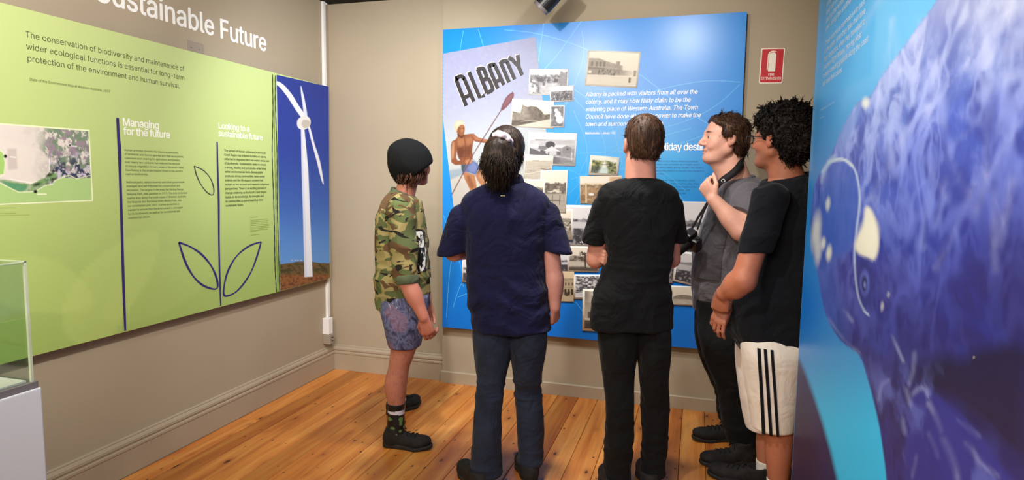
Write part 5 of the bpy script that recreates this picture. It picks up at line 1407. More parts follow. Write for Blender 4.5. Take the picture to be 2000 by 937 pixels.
cv.mix(wm * sstep(0.88, 0.99, rd2) * hi * 0.5, np.minimum(hc * 1.1, 1))
cv.mix(wm * sstep(1640, 1600, X - 0.1 * (Y - 400)) * sstep(330, 420, Y) * 0.5, (58, 104, 200))
# long pale scratches on the back
r_ = np.random.default_rng(21)
for i in range(38):
    x0, y0 = r_.uniform(1735, 2000), r_.uniform(-40, 380)
    an = r_.choice([1.95, 1.75, 2.2, 1.2], p=[0.35, 0.3, 0.25, 0.1]) + r_.normal(0, 0.12)
    L = r_.uniform(40, 200)
    q = spline([(x0, y0), (x0 + 0.5 * L * math.cos(an) + r_.normal(0, 5), y0 + 0.5 * L * math.sin(an)), (x0 + L * math.cos(an), y0 + L * math.sin(an))], 4)
    w_ = r_.uniform(2, 12)
    keep_c = cv.c.copy()
    cv.line(q, w_ * 0.4, (216, 222, 250), w_ * 2.2 + 3, 1.0)
    al = r_.uniform(0.15, 0.45) * (0.25 + 0.75 * sstep(0.35, 0.65, n3))
    cv.c = keep_c + (cv.c - keep_c) * al[:, None]
# dark hollow behind the flipper and the flipper itself
cv.poly(spline([(1792, 742), (1808, 706), (1850, 694), (1880, 700), (1930, 678), (2010, 690), (2090, 900), (2000, 960), (1985, 905), (1940, 850), (1895, 805), (1850, 778), (1815, 760)], 5, True), (38, 31, 62), 34, 0.95)
cv.poly(spline([(1786, 760), (1806, 756), (1836, 776), (1870, 806), (1910, 845), (1950, 900), (1985, 960), (2010, 1060), (1800, 1100), (1770, 940), (1768, 850)], 5, True), (54, 56, 150), 12, 0.75)
for q, w, a in (([(1784, 768), (1796, 758), (1808, 760), (1812, 772)], 4, 0.8), ([(1814, 788), (1826, 808), (1838, 840)], 5, 0.85), ([(1843, 858), (1856, 884), (1866, 912), (1872, 950)], 7, 0.9),
                ([(1815, 846), (1826, 872), (1832, 890)], 4, 0.5), ([(1870, 820), (1900, 842), (1912, 852)], 3, 0.6), ([(1886, 866), (1900, 880), (1916, 906), (1950, 930)], 5, 0.5), ([(1716, 780), (1722, 752), (1736, 742)], 3, 0.55),
                ([(1742, 655), (1754, 682), (1764, 705)], 2.5, 0.7), ([(1786, 690), (1784, 720), (1776, 750)], 4, 0.4), ([(1770, 760), (1774, 776), (1778, 790)], 4, 0.6), ([(1648, 606), (1664, 626)], 3, 0.6),
                ([(1618, 622), (1650, 664), (1680, 690)], 2, 0.35), ([(1782, 930), (1790, 890)], 3, 0.5), ([(1763, 820), (1768, 845)], 4, 0.4)):
    keep_c = cv.c.copy()
    cv.line(spline(q, 5), w * 0.4, (190, 202, 250), w * 2.4 + 3, 1.0)
    cv.c = keep_c + (cv.c - keep_c) * (a * (0.2 + 0.8 * sstep(0.38, 0.62, n3)))[:, None]
flip = sstep(690, 760, Y) * sstep(2000, 1940, X - 0.3 * (Y - 760)) * wm
cv.mix(flip * sstep(0.52, 0.66, n3) * 0.45, (110, 124, 214))
# head: paler lip line, brow and eye patch, callosities
cv.poly(spline([(1618, 318), (1650, 312), (1668, 330), (1676, 370), (1676, 420), (1668, 470), (1640, 500), (1612, 490), (1604, 430), (1608, 370)], 5, True), (62, 96, 196), 14, 0.85, lambda X, Y: 0.6 + 0.6 * fbm2(X / 9, Y / 22, 3))
cv.line(spline([(1606, 336), (1622, 316), (1646, 311), (1664, 322), (1675, 350), (1679, 392), (1674, 440), (1669, 490), (1671, 540), (1677, 580), (1688, 606), (1696, 614)], 5), 3.6, (196, 216, 246), 3.2, 0.8)
cv.line(spline([(1618, 316), (1646, 311), (1664, 324)], 5), 5, (216, 232, 236), 3, 0.7)
cv.poly(spline([(1690, 406), (1702, 410), (1712, 440), (1716, 480), (1708, 506), (1694, 502), (1676, 494), (1670, 480), (1676, 460), (1686, 440)], 5, True), (238, 238, 222), 7, 1)
cv.ell((1697, 460), 17, 32, (244, 244, 226), 0.1, 0.4, 0.9)
cv.poly(spline([(1672, 520), (1694, 506), (1706, 540), (1704, 580), (1692, 604), (1680, 585)], 5, True), (44, 50, 128), 10, 0.85)
cv.ell((1689, 552), 9, 24, (92, 112, 208), 0, 0.25, 0.8)
cv.ell((1688, 554), 5.5, 16, (34, 34, 92), 0, 0.3, 1)
cv.ell((1689, 556), 2.6, 6, (120, 140, 220), 0, 0.4, 0.8)
for cx, cy, rx, ry, a in ((1617, 398, 4, 12, 0.75), (1608, 475, 4, 11, 0.8), (1619, 494, 5, 14, 0.85), (1594, 452, 8, 34, 0.7), (1598, 490, 6, 24, 0.6), (1691, 201, 7, 10, 0.9), (1723, 598, 3, 8, 0.5), (1735, 575, 3, 4, 0.4)):
    cv.ell((cx, cy), rx, ry, (232, 238, 226), 0.1, 0.5, a)
cv.poly(spline([(1640, 262), (1662, 224), (1680, 206), (1672, 240), (1656, 272), (1640, 300)], 5, True), (120, 150, 222), 8, 0.7)
cv.poly(spline([(1606, 332), (1624, 304), (1634, 306), (1616, 330), (1604, 360)], 4, True), (170, 206, 236), 5, 0.6)
cv.line([(1602, -20), (1594, 120), (1588, 230), (1583, 330)], 6, (150, 196, 232), 8, 0.4)
cv.build('printed_face', M['print'], wp, WO)
MB().box((WX - 0.0003, wy1 - 0.004, 0), (WX + 0.06, wy1 + 0.0006, wzt)).build('panel_edge', ink(70, 140, 206), wp, WO)
WL = ink(206, 224, 244)
lettering('body_line', ['often come in close to shore', 'and can be seen from the land', 'during the winter months each', 'year along the southern coast.'], W, (1614.8, 14), (1612.5, 62), (1685, -8), 3, WL, wp, WO, 0.62, bold=5, lift=0.0003)
lettering('body_line', ['These enormous mammals swim past', 'in the winter, when they take their time', 'from Antarctica, when they travelled to', 'Southern Right Whales, moving west', 'to enjoy breeding grounds along the coast', 'and raise their calves.'],
          W, (1611.5, 90), (1606.5, 169), (1695.5, 90), 4, WL, wp, WO, 0.62, bold=5, lift=0.0003)
lettering('attribution_line', ['Photograph by a local diver'], W, (1603.3, 216), (1603.3, 216), (1630.5, 204), 0, WL, wp, WO, cap_px=3, bold=4)
lettering('attribution_line', ['Albany'], W, (1602.5, 232), (1602.5, 232), (1610, 229), 0, WL, wp, WO, cap_px=2.5, bold=4)
sc2 = on_x(1903, 698, WX)
MB().tube([(WX + 0.001, sc2[1], sc2[2]), (WX - 0.0012, sc2[1], sc2[2])], 0.0026, 10).build('screw', M['greymetal'], wp, WO)

# ------------------------------------------------------------------ smooth bodies: distance fields on a grid, skinned by surface nets
F0 = np.array([_sy, _cy, 0.0])
R0 = np.array([_cy, -_sy, 0.0])


def K(px, py, d):              # pixel at horizontal distance d -> (r, d, z): to the right, away, up
    q = ray(px, py)
    q = q * (d / (q @ F0))
    return np.array([q @ R0, d, EYE + q[2]])


def Kg(px, d):                 # the floor point under a pixel column at distance d
    return np.array([K(px, 900, d)[0], d, 0.0])


def to_world(P):
    P = np.asarray(P, float)
    return P[..., :1] * R0 + P[..., 1:2] * F0 + P[..., 2:] * np.array([0, 0, 1.0])


def row(py, L, R_, d, ay):
    a, b = K(L, py, d), K(R_, py, d)
    return [0.5 * (a[2] + b[2]), 0.5 * (a[0] + b[0]), d, 0.5 * (b[0] - a[0]), ay]


def nrm(v):
    v = np.asarray(v, float)
    return v / (np.linalg.norm(v) + 1e-12)


def basis(fwd, up=(0, 0, 1)):  # columns right, forward, up
    f = nrm(fwd)
    r = nrm(np.cross(f, up))
    return np.stack([r, f, np.cross(r, f)], 1)


def d_ell(X, Y, Z, c, r):
    x, y, z = (X - c[0]) / r[0], (Y - c[1]) / r[1], (Z - c[2]) / r[2]
    k0 = np.sqrt(x * x + y * y + z * z) + 1e-9
    k1 = np.sqrt((x / r[0]) ** 2 + (y / r[1]) ** 2 + (z / r[2]) ** 2) + 1e-9
    return k0 * (k0 - 1) / k1


def d_cap(X, Y, Z, a, b, ra, rb):
    a, b = np.asarray(a, float), np.asarray(b, float)
    e = b - a
    t = np.clip(((X - a[0]) * e[0] + (Y - a[1]) * e[1] + (Z - a[2]) * e[2]) / (e @ e + 1e-12), 0, 1)
    return np.sqrt((X - a[0] - t * e[0]) ** 2 + (Y - a[1] - t * e[1]) ** 2 + (Z - a[2] - t * e[2]) ** 2) - (ra + (rb - ra) * t)


def smin(a, b, k):
    if k <= 0:
        return np.minimum(a, b)
    h = np.clip(0.5 + 0.5 * (b - a) / k, 0, 1)
    return b + (a - b) * h - k * h * (1 - h)


def smax(a, b, k):
    return -smin(-a, -b, k)


def d_poly2(U, V_, pts):
    pts = np.array(pts, float)
    ins = np.zeros(U.shape, bool)
    dist = np.full(U.shape, 1e9)
    for i in range(len(pts)):
        p, q = pts[i - 1], pts[i]
        if p[1] != q[1]:
            ins ^= ((p[1] > V_) != (q[1] > V_)) & (U < (q[0] - p[0]) * (V_ - p[1]) / (q[1] - p[1]) + p[0])
        e = q - p
        t = np.clip(((U - p[0]) * e[0] + (V_ - p[1]) * e[1]) / (e @ e + 1e-12), 0, 1)
        dist = np.minimum(dist, (U - p[0] - t * e[0]) ** 2 + (V_ - p[1] - t * e[1]) ** 2)
    dist = np.sqrt(dist)
    return np.where(ins, -dist, dist)


class Field:
    def __init__(s, lo, hi, h=0.005):
        s.ax = [np.arange(a, b + h, h).astype(np.float32) for a, b in zip(lo, hi)]
        s.D = np.full([len(a) for a in s.ax], 1.0, np.float32)
        s.h = h

    def box(s, lo, hi):
        sl, co = [], []
        for i in range(3):
            a, b = np.searchsorted(s.ax[i], [lo[i], hi[i]])
            a = max(a - 1, 0)
            b = min(b + 1, len(s.ax[i]))
            sl.append(slice(a, max(b, a)))
            sh = [1, 1, 1]
            sh[i] = -1
            co.append(s.ax[i][a:max(b, a)].reshape(sh))
        return tuple(sl), co

    def put(s, sl, d, k=0.0, cut=False):
        if s.D[sl].size:
            s.D[sl] = smax(s.D[sl], -d, k) if cut else smin(s.D[sl], d, k)

    def cap(s, a, b, ra, rb, k=0.02, cut=False):
        a, b = np.asarray(a, float), np.asarray(b, float)
        m = max(ra, rb) + k + 3 * s.h
        sl, (X, Y, Z) = s.box(np.minimum(a, b) - m, np.maximum(a, b) + m)
        s.put(sl, d_cap(X, Y, Z, a, b, ra, rb), k, cut)
        return s

    def ell(s, c, r, k=0.02, R_=None, cut=False):
        m = max(r) + k + 3 * s.h
        sl, (X, Y, Z) = s.box(np.asarray(c) - m, np.asarray(c) + m)
        X, Y, Z = X - c[0], Y - c[1], Z - c[2]
        if R_ is not None:
            X, Y, Z = [X * R_[0, j] + Y * R_[1, j] + Z * R_[2, j] for j in range(3)]
        s.put(sl, d_ell(X, Y, Z, (0, 0, 0), r), k, cut)
        return s

    def local(s, c, R_, half):
        sl, (X, Y, Z) = s.box(np.asarray(c) - half, np.asarray(c) + half)
        X, Y, Z = X - c[0], Y - c[1], Z - c[2]
        return sl, [X * R_[0, j] + Y * R_[1, j] + Z * R_[2, j] for j in range(3)]

    def loft(s, rows, k=0.02, n=2.2, grow=0.0, cut=False, round_=0.012):
        L = loft_table(rows)
        z = L[:, 0]
        m = grow + k + 3 * s.h
        lo = [(L[:, 1] - L[:, 3]).min() - m, (L[:, 2] - L[:, 4]).min() - m, z[0] - m]
        hi = [(L[:, 1] + L[:, 3]).max() + m, (L[:, 2] + L[:, 4]).max() + m, z[-1] + m]
        sl, (X, Y, Z) = s.box(lo, hi)
        if not s.D[sl].size:
            return s
        zz = Z.ravel()
        cx, cy, ax, ay = [np.interp(zz, z, L[:, i]).reshape(1, 1, -1) for i in (1, 2, 3, 4)]
        ax, ay = ax + grow, ay + grow
        x, y = np.abs(X - cx) / ax, np.abs(Y - cy) / ay
        q = (x ** n + y ** n) ** (1 / n) + 1e-6
        g = np.sqrt(((x / q) ** (n - 1) / ax) ** 2 + ((y / q) ** (n - 1) / ay) ** 2) + 1e-6
        d = np.maximum((q - 1) / g, -0.09)
        d = smax(d, np.maximum(Z - z[-1], z[0] - Z) + 0 * d, round_)
        s.put(sl, d, k, cut)
        return s

    def plane(s, p, n, k=0.0):     # keep the side away from n
        n = nrm(n)
        X, Y, Z = [a.reshape([-1 if i == j else 1 for j in range(3)]) for i, a in enumerate(s.ax)]
        d = (X - p[0]) * n[0] + (Y - p[1]) * n[1] + (Z - p[2]) * n[2]
        s.D = smax(s.D, d, k)
        return s

    def skin(s):
        D = s.D
        S = D < 0
        nx, ny, nz = D.shape
        c = np.zeros((nx - 1, ny - 1, nz - 1), np.uint8)
        for i in (0, 1):
            for j in (0, 1):
                for k in (0, 1):
                    c += S[i:nx - 1 + i, j:ny - 1 + j, k:nz - 1 + k]
        I = np.argwhere((c > 0) & (c < 8))
        if not len(I):
            return np.zeros((0, 3)), np.zeros((0, 4), np.int32)
        idx = np.full(c.shape, -1, np.int32)
        idx[I[:, 0], I[:, 1], I[:, 2]] = np.arange(len(I))
        acc, cnt = np.zeros((len(I), 3)), np.zeros(len(I))
        cr = [(a, b, e) for a in (0, 1) for b in (0, 1) for e in (0, 1)]
        val = {q: D[I[:, 0] + q[0], I[:, 1] + q[1], I[:, 2] + q[2]] for q in cr}
        for q in cr:
            for a in range(3):
                if q[a] == 0:
                    w = list(q)
                    w[a] = 1
                    w = tuple(w)
                    v0, v1 = val[q], val[w]
                    mk = (v0 < 0) != (v1 < 0)
                    t = np.where(mk, v0 / np.where(mk, v0 - v1, 1), 0)
                    p = np.tile(np.array(q, float), (len(I), 1))
                    p[:, a] += t
                    acc[mk] += p[mk]
                    cnt[mk] += 1
        P = I + acc / cnt[:, None]
        V = np.stack([s.ax[a][0] + P[:, a] * s.h for a in range(3)], 1)
        Fs = []
        for a in range(3):
            b, e = (a + 1) % 3, (a + 2) % 3
            lo = [slice(None)] * 3
            hi = [slice(None)] * 3
            lo[a], hi[a] = slice(0, -1), slice(1, None)
            for t in (b, e):
                lo[t] = hi[t] = slice(1, -1)
            A, B_ = S[tuple(lo)], S[tuple(hi)]
            E = np.argwhere(A != B_)
            if not len(E):
                continue
            fl = A[E[:, 0], E[:, 1], E[:, 2]]
            E = E.copy()
            E[:, b] += 1
            E[:, e] += 1

            def at(db, de):
                q = E.copy()
                q[:, b] -= db
                q[:, e] -= de
                return idx[q[:, 0], q[:, 1], q[:, 2]]
            quad = np.stack([at(1, 1), at(0, 1), at(0, 0), at(1, 0)], 1)
            quad[~fl] = quad[~fl][:, ::-1]
            Fs.append(quad)
        return V, np.concatenate(Fs).astype(np.int32)


def loft_table(rows):
    rows = np.array(rows, float)
    rows = rows[np.argsort(rows[:, 0])]
    L = spline(rows, 5) if len(rows) > 2 else rows
    return L[np.argsort(L[:, 0])]


def normals(V, F):
    n = np.zeros_like(V)
    a, b, c, d = [V[F[:, i]] for i in range(4)]
    fn = np.cross(c - a, d - b)
    for i in range(4):
        np.add.at(n, F[:, i], fn)
    return n / (np.linalg.norm(n, axis=1, keepdims=True) + 1e-12)


def relax(V, F, it=1):
    for _ in range(it):
        s, c = np.zeros_like(V), np.zeros(len(V))
        for i in range(4):
            for j in ((i + 1) % 4, (i - 1) % 4):
                np.add.at(s, F[:, i], V[F[:, j]])
                np.add.at(c, F[:, i], 1)
        V = 0.5 * V + 0.5 * s / np.maximum(c, 1)[:, None]
    return V


def folds(V, amp, freq, seed):
    q = V * np.asarray(freq, float)
    w = noise3(q[:, 0] * 0.5 + 9, q[:, 1] * 0.5, q[:, 2] * 0.5, seed + 5)
    a = noise3(q[:, 0] + 1.5 * w, q[:, 1] + 1.5 * w, q[:, 2], seed)
    b = noise3(q[:, 0] * 2.1 + w, q[:, 1] * 2.1, q[:, 2] * 2.1 + 4, seed + 3)
    f = (1 - np.abs(2 * a - 1)) ** 2 - 0.45 + 0.45 * (b - 0.5)
    return amp * f


def finish(name, f, mat, parent, base, disp=None, colour=None, smoothit=0, extra_geo=None):
    V, F = f.skin()
    if smoothit:
        V = relax(V, F, smoothit)
    if disp is not None:
        V = V + normals(V, F) * disp(V)[:, None]
    col = colour(V) if colour is not None else None
    Fl = [F]
    if extra_geo is not None:
        eV, eF = extra_geo(V, F)
        Fl.append(eF + len(V))
        V = np.concatenate([V, eV])
        if col is not None:
            col = np.concatenate([col, np.tile(col.mean(0), (len(eV), 1))])
    return mesh(name, to_world(V), Fl, mat, parent, smooth=True, origin=to_world(base), col=col)


# ------------------------------------------------------------------ head, hands, feet
def head(f, c, R_, s, ears=(1, 1), jaw=1.0, smile=0.0, beefy=0.0):
    sl, (X, Y, Z) = f.local(c, R_, 0.17 * s)
    X, Y, Z = X / s, Y / s, Z / s
    d = d_ell(X, Y, Z, (0, -0.018, 0.028), (0.074, 0.092, 0.086))
    d = smin(d, d_ell(X, Y, Z, (0, 0.030, 0.012), (0.062, 0.062, 0.075)), 0.03)
    d = smin(d, d_ell(X, Y, Z, (0, 0.034, -0.046), (0.054 + 0.008 * beefy, 0.054, 0.066)), 0.03)
    for q in (-1, 1):
        d = smin(d, d_cap(X, Y, Z, (q * 0.050, -0.004, -0.058), (q * 0.020, 0.062, -0.096), 0.017 + 0.006 * beefy, 0.017), 0.03)
        d = smin(d, d_ell(X, Y, Z, (q * 0.040, 0.056, -0.030), (0.022, 0.022, 0.022)), 0.022)
    d = smin(d, d_ell(X, Y, Z, (0, 0.074, -0.098), (0.020, 0.016, 0.015)), 0.018)
    if beefy:
        d = smin(d, d_ell(X, Y, Z, (0, 0.036, -0.104), (0.046, 0.050, 0.022)), 0.03)
    for q in (-1, 1):
        d = smax(d, -d_ell(X, Y, Z, (q * 0.033, 0.098, 0.000), (0.016, 0.014, 0.012)), 0.014)
    d = smin(d, d_cap(X, Y, Z, (-0.034, 0.078, 0.020), (0, 0.088, 0.019), 0.009, 0.009), 0.014)
    d = smin(d, d_cap(X, Y, Z, (0.034, 0.078, 0.020), (0, 0.088, 0.019), 0.009, 0.009), 0.014)
    d = smin(d, d_cap(X, Y, Z, (0, 0.088, 0.010), (0, 0.113, -0.030), 0.0075, 0.0115), 0.012)
    for q in (-1, 1):
        d = smin(d, d_ell(X, Y, Z, (q * 0.0115, 0.101, -0.036), (0.0085, 0.010, 0.0075)), 0.006)
        d = smin(d, d_ell(X, Y, Z, (q * 0.031, 0.0765, 0.0), (0.0138, 0.0120, 0.0115)), 0.005)
        d = smin(d, d_cap(X, Y, Z, (q * 0.023, 0.086, -0.065 + 0.006 * smile), (0, 0.0958, -0.0615), 0.0036, 0.0046), 0.006)
        d = smin(d, d_cap(X, Y, Z, (q * 0.021, 0.086, -0.068 + 0.006 * smile), (0, 0.0938, -0.0735), 0.0036, 0.0052), 0.006)
        if smile:
            d = smin(d, d_ell(X, Y, Z, (q * 0.037, 0.071, -0.046), (0.016, 0.014, 0.016)), 0.012)
            d = smax(d, -d_cap(X, Y, Z, (q * 0.024, 0.094, -0.060), (0, 0.103, -0.0675), 0.0018, 0.0026), 0.003)
    d = smax(d, -d_cap(X, Y, Z, (-0.022, 0.096, -0.0675), (0.022, 0.096, -0.0675), 0.0025, 0.0025), 0.004)
    for q, on in ((-1, ears[0]), (1, ears[1])):
        if on:
            e = d_ell(X, Y, Z, (q * 0.0785, -0.012, -0.006), (0.0095, 0.0195, 0.031))
            e = smin(e, d_ell(X, Y, Z, (q * 0.0765, -0.004, -0.030), (0.007, 0.010, 0.011)), 0.006)
            e = smax(e, -d_ell(X, Y, Z, (q * 0.0885, -0.008, -0.006), (0.0075, 0.0105, 0.017)), 0.004)
            d = smin(d, e, 0.008)
    f.put(sl, d * s, 0.015)


def face_colour(V, c, R_, s, col, base, hairc=(74, 50, 36), stubble=0.0):
    q = (V - c) @ R_ / s
    m = np.linalg.norm(q, axis=1) < 0.17
    red = lin(190, 104, 90)
    lips = np.exp(-((q[:, 0] / 0.020) ** 4 + ((q[:, 1] - 0.097) / 0.014) ** 2 + ((q[:, 2] + 0.0675) / 0.0085) ** 4)) * m
    cheek = np.exp(-(((np.abs(q[:, 0]) - 0.042) / 0.022) ** 2 + ((q[:, 1] - 0.06) / 0.03) ** 2 + ((q[:, 2] + 0.032) / 0.022) ** 2)) * m
    nose = np.exp(-((q[:, 0] / 0.014) ** 2 + ((q[:, 1] - 0.112) / 0.016) ** 2 + ((q[:, 2] + 0.030) / 0.014) ** 2)) * m
    earm = (np.abs(q[:, 0]) > 0.072) & (np.abs(q[:, 2] + 0.008) < 0.04) & (q[:, 1] < 0.02) & m
    brow = np.exp(-(((np.abs(q[:, 0]) - 0.032) / 0.017) ** 4 + ((q[:, 2] - 0.0235 + 0.1 * np.maximum(np.abs(q[:, 0]) - 0.035, 0)) / 0.0050) ** 4)) * (q[:, 1] > 0.06) * m
    for a, cc in ((lips * 0.65, red), (cheek * 0.28, red), (nose * 0.30, red), (earm * 0.28, red), (brow * 0.95, lin(*hairc))):
        a = a[:, None]
        col = col * (1 - a) + a * cc
    if stubble:
        st = (sstep(-0.035, -0.06, q[:, 2]) * sstep(0.0, 0.03, q[:, 1]) * m * stubble)[:, None]
        col = col * (1 - st) + st * lin(120, 84, 70)
    return col


def eyes(parent, base, c, R_, s, iris=(84, 104, 110)):
    n, m_ = 20, 12
    for q in (-1, 1):
        V, F, cc = [], [], []
        for i in range(m_ + 1):
            th = PI * i / m_
            for k in range(n):
                ph = 2 * PI * k / n
                V.append((math.sin(th) * math.cos(ph), math.cos(th), math.sin(th) * math.sin(ph)))
                a = math.degrees(th)
                cc.append(lin(14, 12, 14) if a < 22 else (lin(*iris) * 0.6 if a < 52 else lin(232, 224, 218)))
        for i in range(m_):
            for k in range(n):
                F.append((i * n + k, (i + 1) * n + k, (i + 1) * n + (k + 1) % n, i * n + (k + 1) % n))
        V = np.array(V) * 0.0108
        V = V + np.array([q * 0.031, 0.0788, -0.0005])
        P = c + (V * s) @ R_.T
        mesh('eye', to_world(P), [np.array(F)], M['eye'], parent, True, to_world(base), np.array(cc))


def hand(f, wrist, dirv, palm, side, s=1.0, curl=(20, 30, 20), spread=6.0, thumb=(0.75, 0.55, 0.35), cv=None):
    """dirv: wrist to knuckles; palm: direction the palm faces; side: +1 thumb lies towards cross(dirv, palm)"""
    d = nrm(dirv)
    p = nrm(np.asarray(palm, float) - d * np.dot(palm, d))
    l = np.cross(d, p) * side                      # towards the thumb
    w = np.asarray(wrist, float)
    base_off = [0.030, 0.010, -0.010, -0.028]
    plen = [0.086, 0.090, 0.086, 0.078]
    flen = [(0.040, 0.025, 0.020), (0.044, 0.028, 0.021), (0.041, 0.026, 0.020), (0.032, 0.020, 0.018)]
    f.ell(w + d * 0.048 * s, (0.036 * s, 0.050 * s, 0.0155 * s), 0.012, np.stack([l, d, p], 1))
    for i in range(4):
        a = w + (d * 0.015 + l * base_off[i] * 0.55) * s
        b = w + (d * plen[i] + l * base_off[i]) * s
        f.cap(a, b, 0.012 * s, 0.0108 * s, 0.008)
        fd = nrm(d + l * math.tan(math.radians(spread * (1.5 - i) / 1.5)))
        q = b
        ang = 0.0
        for j in range(3):
            ang += math.radians((cv[i] if cv else curl)[j])
            v = math.cos(ang) * fd + math.sin(ang) * p
            e = q + v * flen[i][j] * s
            f.cap(q, e, (0.0092, 0.0086, 0.0080)[j] * s, (0.0086, 0.0080, 0.0068)[j] * s, 0.0025)
            q = e
    t0 = w + (d * 0.022 + l * 0.026 + p * 0.006) * s
    t1 = t0 + nrm(d * 0.75 + l * thumb[0] + p * 0.25) * 0.040 * s
    t2 = t1 + nrm(d + l * thumb[1] + p * 0.35) * 0.034 * s
    t3 = t2 + nrm(d + l * thumb[2] + p * 0.5) * 0.027 * s
    f.cap(t0, t1, 0.014 * s, 0.0112 * s, 0.010).cap(t1, t2, 0.0105 * s, 0.0098 * s, 0.003).cap(t2, t3, 0.0098 * s, 0.0075 * s, 0.003)


def tufts(N, L, flow, c, R_, s, seed, lift=0.25, rad=0.0022, wob=0.5, zone=None, seg=5, curlr=0.0):
    """short tapering locks that follow the surface of the hair"""
    def make(V, F):
        r = np.random.default_rng(seed)
        n = normals(V, F)
        for _ in range(8):
            n = relax(n, F, 1)
        n = n / (np.linalg.norm(n, axis=1, keepdims=True) + 1e-9)
        q = (V - c) @ R_ / s
        ok = np.arange(len(V)) if zone is None else np.nonzero(zone(q))[0]
        ch = r.choice(ok, N)
        Vs, Fs, m = [], [], 0
        for i in ch:
            p, nn = V[i].copy(), n[i]
            fl = R_ @ np.asarray(flow(q[i]), float)
            t = nrm(fl - nn * (fl @ nn) + r.normal(0, 0.25 * wob, 3))
            sd = nrm(np.cross(t, nn))
            ln = L * r.uniform(0.6, 1.3)
            p = p - nn * 0.002
            pts = []
            ph = r.uniform(0, 6.28)
            for k in range(seg):
                u = k / (seg - 1)
                pts.append(p + t * ln * u + nn * ln * lift * math.sin(u * 2.2) * r.uniform(0.6, 1.3) + sd * (ln * 0.12 * wob * math.sin(ph + 4 * u) + curlr * math.sin(ph + 9 * u)) + nn * curlr * math.cos(ph + 9 * u))
            rr = rad * r.uniform(0.7, 1.4)
            for k in range(seg):
                w = rr * (1 - (k / (seg - 1)) ** 1.5) + 0.0003
                for a in range(3):
                    th = 2 * PI * a / 3
                    Vs.append(pts[k] + (math.cos(th) * sd * 1.6 + math.sin(th) * nn) * w)
            for k in range(seg - 1):
                for a in range(3):
                    Fs.append((m + 3 * k + a, m + 3 * k + (a + 1) % 3, m + 3 * k + 3 + (a + 1) % 3, m + 3 * k + 3 + a))
            m += 3 * seg
        return np.array(Vs), np.array(Fs, np.int32)
    return make


def shoe(parent, base, heel, ang, length=0.29, mats=None, high=0.115, toe_up=0.012, laces=True, width=1.0):
    """heel: floor point under the back of the heel (r, d); ang: direction of the toes in the r-d plane"""
    k = length / 0.29
    f2 = np.array([math.cos(ang), math.sin(ang)])
    s2 = np.array([f2[1], -f2[0]])

    def place(V):
        W = np.empty_like(V)
        W[:, 0] = heel[0] + V[:, 1] * f2[0] + V[:, 0] * s2[0]
        W[:, 1] = heel[1] + V[:, 1] * f2[1] + V[:, 0] * s2[1]
        W[:, 2] = V[:, 2]
        return W
    w = width
    fu = Field((-0.07, -0.02, -0.005), (0.07, 0.31 * k, high + 0.03), 0.0045)
    fu.ell((0, 0.045 * k, 0.045), (0.036 * w, 0.046 * k, 0.052), 0.02)
    fu.ell((0, 0.15 * k, 0.036), (0.042 * w, 0.10 * k, 0.042), 0.03)
    fu.ell((0.002, 0.225 * k, 0.030 + toe_up * 0.4), (0.046 * w, 0.060 * k, 0.031), 0.03)
    fu.cap((0, 0.052 * k, 0.05), (0, 0.062 * k, high), 0.040 * w, 0.040 * w, 0.03)
    fu.cap((0, 0.10 * k, 0.065), (0, 0.075 * k, high - 0.005), 0.030, 0.034, 0.03)
    fu.cap((0, 0.065 * k, high - 0.022), (0, 0.065 * k, high + 0.06), 0.032, 0.036, 0.004, cut=True)
    fu.plane((0, 0, high + 0.006), (0, 0, 1), 0.006)
    fu.plane((0, 0, 0.014), (0, 0, -1), 0.0)
    V, F = fu.skin()
    V[:, 2] += toe_up * sstep(0.2 * k, 0.29 * k, V[:, 1])
    V_up = V.copy()
    sh = mesh('shoe', to_world(place(V)), [F], mats[0], parent, True, to_world(base))
    fs = Field((-0.07, -0.02, -0.005), (0.07, 0.32 * k, 0.045), 0.004)
    sl, (X, Y, Z) = fs.box((-1, -1, -1), (1, 1, 1))
    d2 = d_cap(X, Y, 0 * Z, (0, 0.036 * k, 0), (0, 0.10 * k, 0), 0.038 * w, 0.036 * w)
    d2 = smin(d2, d_cap(X, Y, 0 * Z, (0.001, 0.10 * k, 0), (0.004, 0.20 * k, 0), 0.036 * w, 0.049 * w), 0.02)
    d2 = smin(d2, d_cap(X, Y, 0 * Z, (0.004, 0.20 * k, 0), (0.002, 0.250 * k, 0), 0.049 * w, 0.040 * w), 0.02)
    top = 0.028 - 0.008 * sstep(0.06, 0.2, Y)
    fs.put(sl, smax(d2, np.maximum(Z - top, 0.001 - Z) + 0 * d2, 0.006), 0)
    V, F = fs.skin()
    V[:, 2] += toe_up * sstep(0.2 * k, 0.29 * k, V[:, 1])
    V[:, 2] -= min(V[:, 2].min(), 1)
    mesh('sole', to_world(place(V)), [F], mats[1], sh, True, to_world(base))
    if laces:
        V0 = V_up

        def top(x, y):
            m_ = (np.abs(V0[:, 0] - x) < 0.007) & (np.abs(V0[:, 1] - y) < 0.007)
            return V0[m_, 2].max() + 0.0012 if m_.any() else 0.08
        for i in range(4):
            y, z = (0.118 + 0.024 * i) * k, 0.083 - 0.0085 * i
            V = np.array([(x_, y_, top(x_, y_)) for x_, y_ in ((-0.026, y + 0.008), (-0.013, y + 0.003), (0, y), (0.013, y + 0.003), (0.026, y + 0.008))])
            MB().tube(to_world(place(V)), 0.0028, 6).build('lace', mats[2], sh, to_world(base), True)
        for q in (-1, 1):
            t = np.linspace(0, 1, 9)
            V = np.stack([q * (0.004 + 0.030 * np.sin(t * PI)), 0.112 * k + 0.01 * t, top(0, 0.115 * k) + 0.020 * np.sin(t * PI) - 0.008 * t], 1)
            MB().tube(to_world(place(V)), 0.0018, 6).build('lace', mats[2], sh, to_world(base), True)
    return sh


